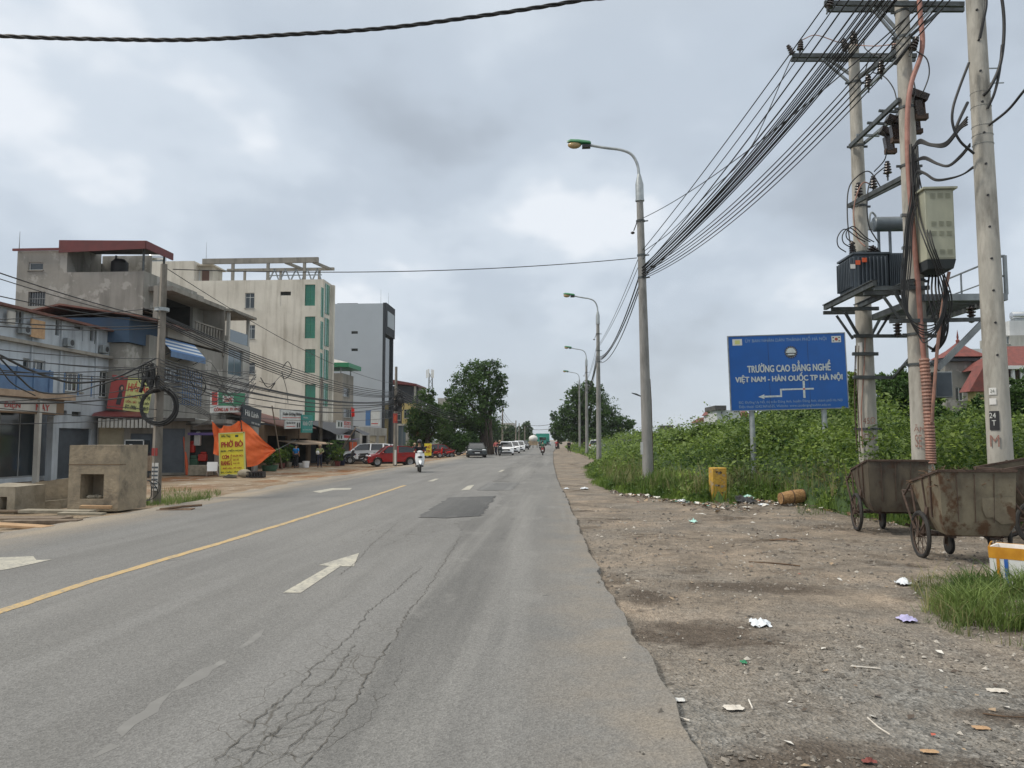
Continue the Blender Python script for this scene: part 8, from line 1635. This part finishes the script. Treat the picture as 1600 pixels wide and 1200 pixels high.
def skinmesh(name, verts, edges, radii, m, parent, root=0, sub=1):
    me = bpy.data.meshes.new(name); me.from_pydata(verts, edges, []); ob = bpy.data.objects.new(name, me); SC.collection.objects.link(ob); ob.parent = parent
    ob.modifiers.new('skin', 'SKIN').use_smooth_shade = True; ss = ob.modifiers.new('sub', 'SUBSURF'); ss.levels = sub; ss.render_levels = sub
    for i, r in enumerate(radii): d = me.skin_vertices[0].data[i]; d.radius = r if isinstance(r, tuple) else (r, r); d.use_root = (i == root)
    me.materials.append(MT[m]); return ob
def person(label, loc, rz, pose, top, legs, hat=None, hair='black_paint', scale=1.0, group=None, sleeves=True):
    p = POSE[pose]; t = thing('person', label, 'person', loc, rz, group); t.scale = (scale,)*3
    V, E, Rd = [], [], []
    def add(v, r, par=None): V.append(v); Rd.append(r); i = len(V)-1; (E.append((par, i)) if par is not None else None); return i
    mir = lambda q, s: (q[0]*s, q[1], q[2]); lerp = lambda a, b, k: tuple(a[i]+(b[i]-a[i])*k for i in range(3))
    pe = add(p['pel'], (.13,.10)); ch = add(p['ch'], (.145,.10), pe); nk = add(p['nk'], .052, ch); hb = add(lerp(p['nk'], p['hd'], .55), .06, nk); hd = add((p['hd'][0], p['hd'][1], p['hd'][2]+.02), (.078,.09), hb); ht = add((p['hd'][0], p['hd'][1]+.01, p['hd'][2]+.11), .055, hd)
    for s in (-1, 1):
        sh = add(mir(p['sh'], s), .062, ch); el = add(mir(p['el'], s), .042, sh); wr = add(mir(lerp(p['el'], p['ha'], .88), s), .028, el); h_ = add(mir(p['ha'], s), (.036,.022), wr); d = Vector(p['ha'])-Vector(p['el']); d.normalize()
        for k in range(4): o = (k-1.5)*.017; f1 = Vector(mir(p['ha'], s))+Vector(mir(d, s))*(.085-.008*abs(k-1.4))+Vector((0, o, 0)) if abs(d.z) > .6 else Vector(mir(p['ha'], s))+Vector((o, d.y*.07, -.03)); add(tuple(f1), .009, h_)
        add(tuple(Vector(mir(p['ha'], s))+Vector((-s*.03, -.03, -.01))), .010, h_)
        K = 'kn2' if (s < 0 and 'kn2' in p) else 'kn'; A_ = 'an2' if K == 'kn2' else 'an'; T_2 = 'to2' if K == 'kn2' else 'to'
        hp = add(mir(p['hp'], s), .092, pe); kn = add(mir(p[K], s), .058, hp); an = add(mir(p[A_], s), .038, kn); add(mir(p[T_2], s), .034, an)
    skinmesh('body', V, E, Rd, 'skin', t)
    V2, E2, R2 = [p['pel'], p['ch'], lerp(p['ch'], p['nk'], .8)], [(0,1),(1,2)], [(.165,.125),(.175,.125),.075]
    for s in (-1, 1):
        i = len(V2); V2 += [mir(p['sh'], s), mir(lerp(p['sh'], p['el'], .9), s)]; R2 += [.08,.062]; E2 += [(1, i), (i, i+1)]
        if sleeves: V2.append(mir(lerp(p['el'], p['ha'], .85), s)); R2.append(.045); E2.append((i+1, i+2))
    skinmesh('shirt', V2, E2, R2, top, t)
    V3, E3, R3 = [p['pel']], [], [(.155,.12)]
    for s in (-1, 1):
        K = 'kn2' if (s < 0 and 'kn2' in p) else 'kn'; A_ = 'an2' if K == 'kn2' else 'an'; i = len(V3); V3 += [mir(p['hp'], s), mir(p[K], s), mir(p[A_], s)]; R3 += [.105,.075,.062]; E3 += [(0,i),(i,i+1),(i+1,i+2)]
    skinmesh('trousers', V3, E3, R3, legs, t)
    for s in (-1, 1):
        K = 'an2' if (s < 0 and 'an2' in p) else 'an'; T_2 = 'to2' if K == 'an2' else 'to'; a, b = mir(p[K], s), mir(p[T_2], s); mb = MB(); mb.ell(((a[0]+b[0])/2, (a[1]+b[1])/2, (a[2]+b[2])/2-.02), (.05,.13,.045), 10, 6); mb.build('shoe', 'black_paint', t)
    x, y, z = p['hd']; mb = MB()
    if hat: mb.ell((x, y+.01, z+.07), (.125,.145,.115), 14, 8); mb.box(x-.10, x+.10, y-.20, y-.1, z+.055, z+.07); mb.build('helmet', hat, t)
    else: mb.ell((x, y+.03, z+.07), (.095,.11,.09), 12, 8); mb.build('hair', hair, t)
    for s in (-1, 1): mb = MB(); mb.ell((x+s*.032, y-.092, z+.02), (.012,.008,.008), 8, 5); mb.build('eye', 'black_paint', t)
    mb = MB(); mb.ell((x, y-.10, z-.005), (.012,.018,.018), 8, 5); mb.build('nose', 'skin', t); mb = MB(); mb.ell((x, y-.09, z-.045), (.026,.008,.006), 8, 5); mb.build('mouth', 'cloth_pink', t)
    return t
def scooter(label, loc, rz, paint, group=None, scale=1.0, load=None):
    t = thing('motor_scooter', label, 'motorbike', loc, rz, group); t.scale = (scale,)*3
    for y in (-.62, .60):
        mb = MB(); mb.lathe([(.17,-.045),(.245,-.05),(.275,0),(.245,.05),(.17,.045),(.17,-.045)], (0,y,.275), (1,0,0), 22); w = mb.build('wheel', 'tyre', t); mb = MB(); mb.lathe([(0,-.03),(.17,-.03),(.17,.03),(0,.03)], (0,y,.275), (1,0,0), 12); mb.build('rim', 'wheel_alloy', w)
    def loft(name, secs, m):                                          # (y, z, half width, half height)
        mb = MB(); n = 12; vs = [(hw*math.cos(2*math.pi*k/n), y, z+hh*math.sin(2*math.pi*k/n)) for y, z, hw, hh in secs for k in range(n)]
        mb.add(vs, [(i*n+k, i*n+(k+1) % n, (i+1)*n+(k+1) % n, (i+1)*n+k) for i in range(len(secs)-1) for k in range(n)]+[tuple(range(n)), tuple((len(secs)-1)*n+k for k in range(n))]); return mb.build(name, m, t, sharp=50)
    loft('rear_body', [(.02,.50,.10,.12),(.18,.58,.15,.16),(.45,.64,.16,.14),(.70,.70,.12,.10),(.90,.76,.05,.05)], paint)
    loft('floor_board', [(-.32,.33,.14,.05),(-.1,.32,.17,.05),(.15,.36,.16,.10)], 'plastic_black')
    mb = MB(); mb.add([(-.22,-.36,.95),(.22,-.36,.95),(.24,-.42,.66),(.17,-.42,.36),(-.17,-.42,.36),(-.24,-.42,.66),(0,-.52,.95),(0,-.60,.62),(0,-.54,.38)], [(0,5,7,6),(5,4,8,7),(1,6,7,2),(2,7,8,3),(0,6,1),(4,3,8)]); mb.add([(-.22,-.34,.95),(.22,-.34,.95),(.24,-.40,.66),(.17,-.40,.36),(-.17,-.40,.36),(-.24,-.40,.66)], [(0,1,2,3,4,5)]); mb.build('leg_shield', paint, t)
    loft('handlebar_cowl', [(-.50,1.0,.03,.02),(-.46,1.0,.13,.08),(-.34,1.02,.14,.07),(-.28,1.02,.06,.04)], paint)
    loft('front_mudguard', [(-.90,.42,.03,.02),(-.76,.54,.08,.04),(-.60,.58,.085,.04),(-.42,.52,.06,.04)], paint)
    loft('seat', [(.0,.74,.08,.03),(.15,.78,.13,.045),(.5,.80,.14,.05),(.78,.83,.10,.04)], 'plastic_black')
    mb = MB(); mb.ell((0,-.50,.99), (.09,.03,.05), 10, 6); mb.build('headlight', 'headlight', t); mb = MB(); mb.ell((0,-.565,.76), (.12,.03,.06), 10, 6); mb.build('front_panel', 'plastic_black', t)
    mb = MB(); mb.tube([(-.34,-.30,1.0),(-.12,-.36,1.03),(.12,-.36,1.03),(.34,-.30,1.0)], .017, 6); mb.build('handlebar', 'plastic_black', t)
    for s in (-1, 1):
        mb = MB(); mb.tube([(s*.22,-.34,1.04),(s*.28,-.33,1.2)], .008, 4); mb.ell((s*.30,-.33,1.24), (.06,.012,.04), 8, 5); mb.build('mirror', 'plastic_black', t); mb = MB(); mb.tube([(s*.055,-.62,.275),(s*.055,-.55,.62)], .02, 6); mb.build('fork_leg', 'steel_grey', t)
    mb = MB(); mb.tube([(.12,.2,.25),(.15,.5,.28),(.16,.85,.36)], [.02,.045,.05], 8); mb.build('exhaust', 'steel_dark', t); mb = MB(); mb.ell((0,.90,.70), (.09,.03,.05), 10, 6); mb.build('tail_light', 'tail_red', t); mb = MB(); mb.box(-.09,.09,.90,.91,.48,.62); mb.build('number_plate', 'plate_white', t)
    return t
def ride(u, Y, deg, lab1, lab2, paint, top, legs, hat, z=0.0, s=1.0):
    c = carat(u, Y); loc = (c.x, c.y, z); r = math.radians(deg); scooter(lab1, loc, r, paint, scale=s); person(lab2, loc, r, 'ride', top, legs, hat, scale=s)
ride(655.5, 40.2, 14, 'white scooter ridden towards us on the left lane', 'person in black with dark helmet riding the white scooter', 'car_white', 'cloth_black', 'cloth_black', 'helmet_dark', 0, 1.05)
ride(781, 80, 6, 'dark motorbike just left of the foremost white car', 'person in dark clothes with pale helmet on the dark motorbike', 'car_black', 'cloth_black', 'cloth_navy', 'cloth_tan')
ride(848, 84, 180, 'red scooter riding away from us in mid road', 'person in dark green top riding the red scooter away', 'bike_red', 'cloth_green', 'cloth_black', 'helmet_dark')
ride(844, 128, 181, 'far dark scooter ahead of the red one', 'person in dark jacket on the far scooter ahead of the red one', 'car_black', 'cloth_navy', 'cloth_black', 'helmet_dark')
ride(869.5, 135, 178, 'red motorbike far off at the right road edge', 'person in red top on the far motorbike at the right edge', 'bike_red', 'bike_red', 'cloth_navy', 'cloth_white')
ride(828, 168, 4, 'far motorbike beside the cargo tricycle', 'person in yellow top riding beside the cargo tricycle', 'car_black', 'sign_lime', 'cloth_navy', 'cloth_white')
ride(790, 74, 8, 'small motorbike hidden close by the oncoming queue', 'person in pink and black riding close by the oncoming queue', 'car_white', 'cloth_pink', 'cloth_black', 'helmet_dark') if False else None
for u, Y, d, p_, lab in ((677,80,-70,'bike_red','red motorbike parked by the yellow standing sign'),(684,82,-60,'car_black','dark motorbike parked right of the red parked one'),(697,80,-75,'bike_red','red motorbike parked near the big tree trunk'),(541,60,-40,'cloth_navy','navy motorbike parked at the nose of the white suv'),(512,58,20,'car_black','dark motorbike parked behind the man with the bag'),(560,60,-80,'plastic_black','black motorbike parked in the shadow before the shops')):
    c = carat(u, Y); scooter(lab, (c.x, c.y, -.2), math.radians(d), p_)
c = carat(463, 51.5); person('man in bright blue shirt and dark trousers standing by the shacks, back turned', (c.x, c.y, -.22), math.radians(160), 'stand', 'cloth_blue', 'cloth_black', None, sleeves=False, scale=.97)
c = carat(500, 52.5); MP = person('man in olive patterned jacket holding a bag before the dark shops', (c.x, c.y, -.22), math.radians(25), 'carry', 'cloth_olive', 'cloth_navy', 'cloth_tan', scale=.97)
mb = MB(); mb.ell((0,0,0), (.13,.08,.14), 10, 8); mb.tube([(-.08,0,.1),(0,0,.22),(.08,0,.1)], .01, 5); o = tag(mb.build('cloth_bag', 'cloth_white'), 'pale bag in the arms of the man in olive', 'bag'); o.location = (c.x-.05, c.y-.30, .80)
c = carat(889, 108); person('person in dark clothes walking on the right verge before the big tree', (c.x, c.y, -.07), math.radians(200), 'walk', 'cloth_black', 'cloth_black')
c = carat(648, 66); person('person in orange top standing behind the scooter rider', (c.x, c.y, -.2), math.radians(10), 'stand', 'cloth_pink', 'cloth_tan', 'cloth_tan', scale=.95)
c = carat(775, 84); person('person walking between the dark sedan and the queue', (c.x, c.y, 0), math.radians(-20), 'walk', 'cloth_pink', 'cloth_navy')
# odds and ends by the shops
for i, (u, v, Y, w, h, m, lab) in enumerate(((478,726,52.5,.5,.45,'white_plain','white bin behind the man in blue'),(472,724,53,.5,.3,'white_paint','low white basin beside the man in blue'),(421,735,47,1.0,.35,'cloth_green','green crate pile under the orange tarp tip'),(534,722,57,.5,.5,'cloth_navy','dark blue drum under the black tarpaulin'))):
    p = onY(u, v, Y); o = thing('tub', lab, 'tub', (p.x, p.y, GZL)); mb = MB(); mb.lathe([(0,0),(w*.42,0),(w*.5,h),(w*.46,h),(w*.4,.04),(0,.04)], n=16); mb.build('shell', m, o)

# ------------------------------------------------------------------ houses beyond the bank on the right, and the mast
def far(name, label, u0, u1, vt, Y, D, m, roof=None, wins=(), vb=None, flat=True):
    a, b = onY(u0, 650, Y).x, onY(u1, 650, Y).x; z = onY(u0, vt, Y).z
    r, FX_, FY_ = building(name, label, a, b, Y, Y+D, -.2, z, m, [], [('px',)+q for q in wins]); return r, a, b, z
g1, a, b, z = far('grey_house', 'unplastered grey house with red pagoda roof behind the station', 1480, 1527, 565, 62, 2.6, 'wall_far_grey', None, [(1493,609,1506,630,'w',2)])
mb = MB(); mb.box(a-.25, b+.25, 61.7, 64.9, z+.002, z+.22) ; mb.build('cornice', 'wall_dark', g1, True)
pa_, pb_ = onY(1466, 560, 64).x, onY(1519, 560, 64).x; zq = onY(1490, 562, 64).z; za_ = onY(1488, 534, 63.5).z; mb = MB(); mb.box(pa_+.2, pb_-.2, 62.4, 64.2, z+.22, zq+.1); mb.build('belvedere', 'wall_dark', g1, True)
cxm = (pa_+pb_)/2; mb = MB(); mb.add([(pa_-.2,61.9,zq+.05),(pb_+.2,61.9,zq+.05),(pb_+.2,65.2,zq+.05),(pa_-.2,65.2,zq+.05),(pa_+.8,62.7,zq+.75),(pb_-.8,62.7,zq+.75),(pb_-.8,64.4,zq+.75),(pa_+.8,64.4,zq+.75),(cxm,63.5,za_)], [(0,1,5,4),(1,2,6,5),(2,3,7,6),(3,0,4,7),(4,5,8),(5,6,8),(6,7,8),(7,4,8),(0,3,2,1)]); mb.lathe([(.12,za_-.15),(.16,za_+.1),(.06,za_+.2),(.09,za_+.35),(.0,za_+1.0)], (cxm,63.5,0), n=8); mb.build('pagoda_roof', 'roof_tile', g1, True)
far('house', 'plain white wall house showing right of the grey house', 1519, 1548, 545, 70, 2, 'wall_farwhite')
r, a, b, z = far('shed', 'small yellow shed with steep red roof by the grey house', 1524, 1540, 612, 56, .9, 'wall_yellow'); mb = MB(); mb.prism([(a-.5,55.7,z),(b+.6,55.7,z),((a+b)/2+.3,55.7,z+1.9)], (0,1.4,0)); mb.build('roof', 'roof_tile', r, True)
r, a, b, z = far('villa', 'villa with red tiled roof and columned balcony at the right edge', 1568, 1680, 574, 58, 4, 'wall_farwhite', None, [(1572,578,1580,597,'door','frame_brown'),(1586,578,1594,597,'door','frame_brown'),(1600,578,1610,597,'door','frame_brown')])
zt_ = onY(1580, 541, 60).z; mb = MB(); mb.add([(a-.8,57.2,z),(b+.8,57.2,z),(b+.8,62.8,z),(a-.8,62.8,z),(a+1.2,60,zt_),(b-1.5,60,zt_)], [(0,1,5,4),(1,2,5),(2,3,4,5),(3,0,4),(0,3,2,1)]); mb.build('roof', 'roof_tile', r, True); mb = MB(); mb.box(a-.9,b+.9,57.1,57.25,z-.2,z+.05); mb.build('eave', 'white_paint', r, True)
for u in (1568, 1583, 1597, 1612): q = onY(u, 590, 57.4); mb = MB(); mb.lathe([(.16,0),(.14,.2),(.12,z-1.3-onY(u,601,57.4).z+1.1)], (q.x, 57.4, onY(u,601,57.4).z), n=12); mb.build('column', 'white_paint', r, True)
mb = MB(); mb.box(a-.2,b,57.2,57.35,onY(1580,608,57.4).z,onY(1580,601,57.4).z); mb.build('balcony_rail', 'white_paint', r, True)
r, a, b, z = far('house', 'taller pale house with steel water tank at the right edge', 1574, 1680, 524, 72, 4, 'wall_pale', None, [(1571,529,1578,541,'w',2)]); mb = MB(); mb.box(onY(1577,500,73).x, onY(1606,500,73).x, 73, 76, z, onY(1580,501,73).z); mb.build('tank_room', 'wall_farwhite', r, True)
q = onY(1592, 495, 74); tk = thing('water_tank', 'shiny steel water tank on top of the right edge house', 'tank', tuple(q)); mb = MB(); mb.lathe([(0,-.75),(.32,-.7),(.38,-.6),(.38,.6),(.32,.7),(0,.75)], (0,0,.1), (1,0,0), 18); mb.build('barrel', 'tank_steel', tk); mb = MB(); mb.box(-.6,.6,-.3,.3,-.45,-.2); mb.build('stand', 'steel_grey', tk)
r, a, b, z = far('house', 'distant white house with grey roof left of the blue sign', 1120, 1157, 641, 170, 10, 'wall_farwhite', None, [(1146,640,1156,646,'w',3),(1139,652,1142,657,'w',1),(1148,654,1152,659,'w',1),(1126,644,1129,648,'w',1)]); mb = MB(); mb.box(a-.5,b-3.2,169,181,z,z+1.0); mb.build('roof', 'roof_dark', r, True)
for i, (u0, u1, vt, Y, lab) in enumerate(((1111,1121,648,200,'narrow far house with red roof touching the distant white house'),(1090,1112,660,230,'low far house with red roof left of the distant white house'),(1158,1172,652,190,'far reddish house half hidden by the blue sign'),(1028,1060,676,260,'low beige far building right of the nearest lamp pole'))):
    r, a, b, z = far('far_house', lab, u0, u1, vt, Y, 10, 'wall_farwhite' if i < 3 else 'wall_cream')
    mb = MB()
    if i < 3: mb.prism([(a-.5,Y-.5,z),(b+.5,Y-.5,z),((a+b)/2,Y-.5,z+1.6)], (0,11,0)); mb.build('roof', 'roof_tile', r, True)
    else: mb.box(a-.3,b+.3,Y-.3,Y+10,z,z+.3); mb.build('roof', 'wall_pale', r, True)
q = onY(1041, 671, 250); BB = thing('billboard', 'tiny dark roadside hoarding above the beige far building', 'billboard', (q.x, 250, 0)); mb = MB(); mb.box(-2.2,2.2,-.1,.1,q.z-1.2,q.z+1.3); mb.build('panel', 'roof_dark', BB)
for x in (-1.8, 1.8): mb = MB(); mb.beam((x,0,0),(x,0,q.z-1.2),.25); mb.build('post', 'steel_dark', BB)
for i, u in enumerate((1047, 1058, 1061)): q = onY(u, 663, 240); mb = MB(); mb.cyl((q.x,240,-.2),(q.x,240,q.z),.12,.08,6); mb.beam((q.x-.8,240,q.z-.5),(q.x+.8,240,q.z-.5),.1); tag(mb.build('utility_pole', 'steel_dark'), ['tiny far pole left of the pair behind the shrubs','left of two tiny far poles standing close together','right of two tiny far poles standing close together'][i], 'utility pole')
# lattice mast behind the left trees
YM = 260; q = onY(673, 578, YM); MS = thing('telecom_mast', 'distant lattice telecom mast with antenna panels above the left trees', 'mast', (q.x, YM, 0)); mb = MB()
for k in range(4): sx, sy = (-1,1)[k % 2], (-1,1)[k//2]; mb.beam((sx*1.1,sy*1.1,0),(sx*.5,sy*.5,q.z-1),.22)
for k in range(12): z = k*(q.z-1)/12; s0 = 1.1-.6*k/12; s1 = 1.1-.6*(k+1)/12; mb.beam((-s0,-s0,z),(s1,-s1,z+(q.z-1)/12),.14); mb.beam((s0,-s0,z),(-s1,-s1,z+(q.z-1)/12),.14)
mb.build('lattice', 'steel_grey', MS)
for k, (dx, dz) in enumerate(((-1.1,-1.5),(1.1,-1.5),(-.5,-1.2),(.6,-1.3),(-.8,-8),(.9,-8.5),(-.9,-12))): mb = MB(); mb.box(dx-.22,dx+.22,-1.3,-1.1,q.z+dz-1.4,q.z+dz+1.4); mb.build('antenna_panel', 'white_paint', MS)
# fence rail behind the white van
q0, q1 = onY(962, 683, 100), onY(1002, 684, 80); FN = thing('guard_rail', 'dark guard rail behind the shrubs left of the nearest lamp', 'railing', (q0.x, q0.y, -.1)); mb = MB(); a, b = Vector((q0.x,q0.y,1.65)), Vector((q1.x,q1.y,1.6)); mb.beam(a, b, .1, .25); mb.beam(a-Vector((0,0,.8)), b-Vector((0,0,.8)), .1, .2); mb.build('rail', 'steel_dark', FN, True); mb = MB()
for k in range(6): p = a.lerp(b, k/5); mb = MB(); mb.beam((p.x,p.y,-.2),(p.x,p.y,p.z),.15); mb.build('post', 'steel_dark', FN, True)
# distant low tree line closing the view
rng = np.random.default_rng(55); xs_ = rng.uniform(-420, 520, 15000); ys_2 = 420+rng.random(15000)*60; ok = (np.abs(xs_+3) > 8); xs_, ys_2 = xs_[ok], ys_2[ok]
hh2 = 3+4.5*VG.fbm(xs_*.05+300, ys_2*0+9, 4); v, f = leaf_arrays(np.stack([xs_, ys_2, rng.random(len(xs_))*hh2], 1), 2.2, rng, .7, .8); tag(np_mesh('tree_line', v, f, 'leaf_far_hazed', False), 'low hazy tree line closing the horizon', 'trees', kind='stuff')

# ------------------------------------------------------------------ thin humid air
m = bpy.data.materials.new('haze_air'); m.use_nodes = True; m.node_tree.nodes.clear()
vo = m.node_tree.nodes.new('ShaderNodeVolumePrincipled'); oo = m.node_tree.nodes.new('ShaderNodeOutputMaterial'); m.node_tree.links.new(vo.outputs[0], oo.inputs['Volume'])
vo.inputs['Color'].default_value = (.86, .90, .94, 1); vo.inputs['Density'].default_value = .0002; vo.inputs['Anisotropy'].default_value = .2; MT['haze_air'] = m
mb = MB(); mb.box(-1600, 1600, -60, 3100, -1.4, 60); tag(mb.build('haze', 'haze_air'), 'thin pale humid air over the whole street', 'haze', kind='stuff')
SC.cycles.volume_bounces = 0
fit_texts()
for o, w, h in TXT_ROT:
    bb = o.bound_box; dx = max(p[0] for p in bb)-min(p[0] for p in bb); dy = max(p[1] for p in bb)-min(p[1] for p in bb)
    o.matrix_basis = o.matrix_basis @ Matrix.Diagonal((w/dx, h/dy, 1, 1))
from mathutils.geometry import tessellate_polygon, interpolate_bezier
bpy.context.view_layer.update(); dg = bpy.context.evaluated_depsgraph_get()
def outlines(o):
    for sp in o.to_curve(dg).splines:
        P = []
        if sp.type == 'BEZIER':
            bp = sp.bezier_points
            for i in range(len(bp)):
                a, b = bp[i], bp[(i+1) % len(bp)]; straight = (a.handle_right-a.co).length < 1e-5 and (b.handle_left-b.co).length < 1e-5
                P += [p.to_2d() for p in interpolate_bezier(a.co, a.handle_right, b.handle_left, b.co, 2 if straight else 4)[:-1]]
        else: P = [p.co.to_2d() for p in sp.points]
        if len(P) > 2: yield P
def area(P): return sum(a.x*b.y-b.x*a.y for a, b in zip(P, P[1:]+P[:1]))/2
def inside(p, P):
    c = False
    for a, b in zip(P, P[1:]+P[:1]):
        if (a.y > p.y) != (b.y > p.y) and p.x < (b.x-a.x)*(p.y-a.y)/(b.y-a.y)+a.x: c = not c
    return c
for o in [q for q in SC.objects if q.type == 'FONT']:                # lettering becomes plain mesh; each stroke outline filled on its own
    S_ = list(outlines(o)); o.to_curve_clear()
    outer, holes, V0, F0 = [], [], [], []
    for P in S_:                                                     # a hole lies wholly inside an outline that runs the other way round
        box = [Q for Q in S_ if Q is not P and abs(area(Q)) > abs(area(P)) and all(inside(p, Q) for p in P)]
        (holes if box and area(min(box, key=lambda Q: abs(area(Q))))*area(P) < 0 else outer).append(P)
    for k, P in enumerate(outer):
        hs = [H_ for H_ in holes if inside(H_[0], P)]; tri = tessellate_polygon([[v.to_3d() for v in Q] for Q in [P]+hs]); pts = [v for Q in [P]+hs for v in Q]; n0 = len(V0)
        V0 += [(v.x, v.y, .0003*(k % 4)) for v in pts]
        for t in tri:
            a, b, c = (pts[i] for i in t); t = tuple(t) if (b-a).cross(c-a) > 0 else tuple(reversed(t)); F0.append(tuple(i+n0 for i in t))
    b = o.data['bold']; mb = MB()
    for k, (ax, ay) in enumerate(((0, 0), (b*1.1, 0), (-b*1.1, 0), (0, b*.6), (0, -b*.6)) if b > .015 else ((0, 0),)): mb.add([(x+ax, y+ay, z+.0013*k+.002) for x, y, z in V0], F0)
    n = mb.build('tmp', o.data.materials[0], sharp=60); n.parent = o.parent; n.matrix_basis = o.matrix_basis.copy(); bpy.data.objects.remove(o); n.name = 'lettering'
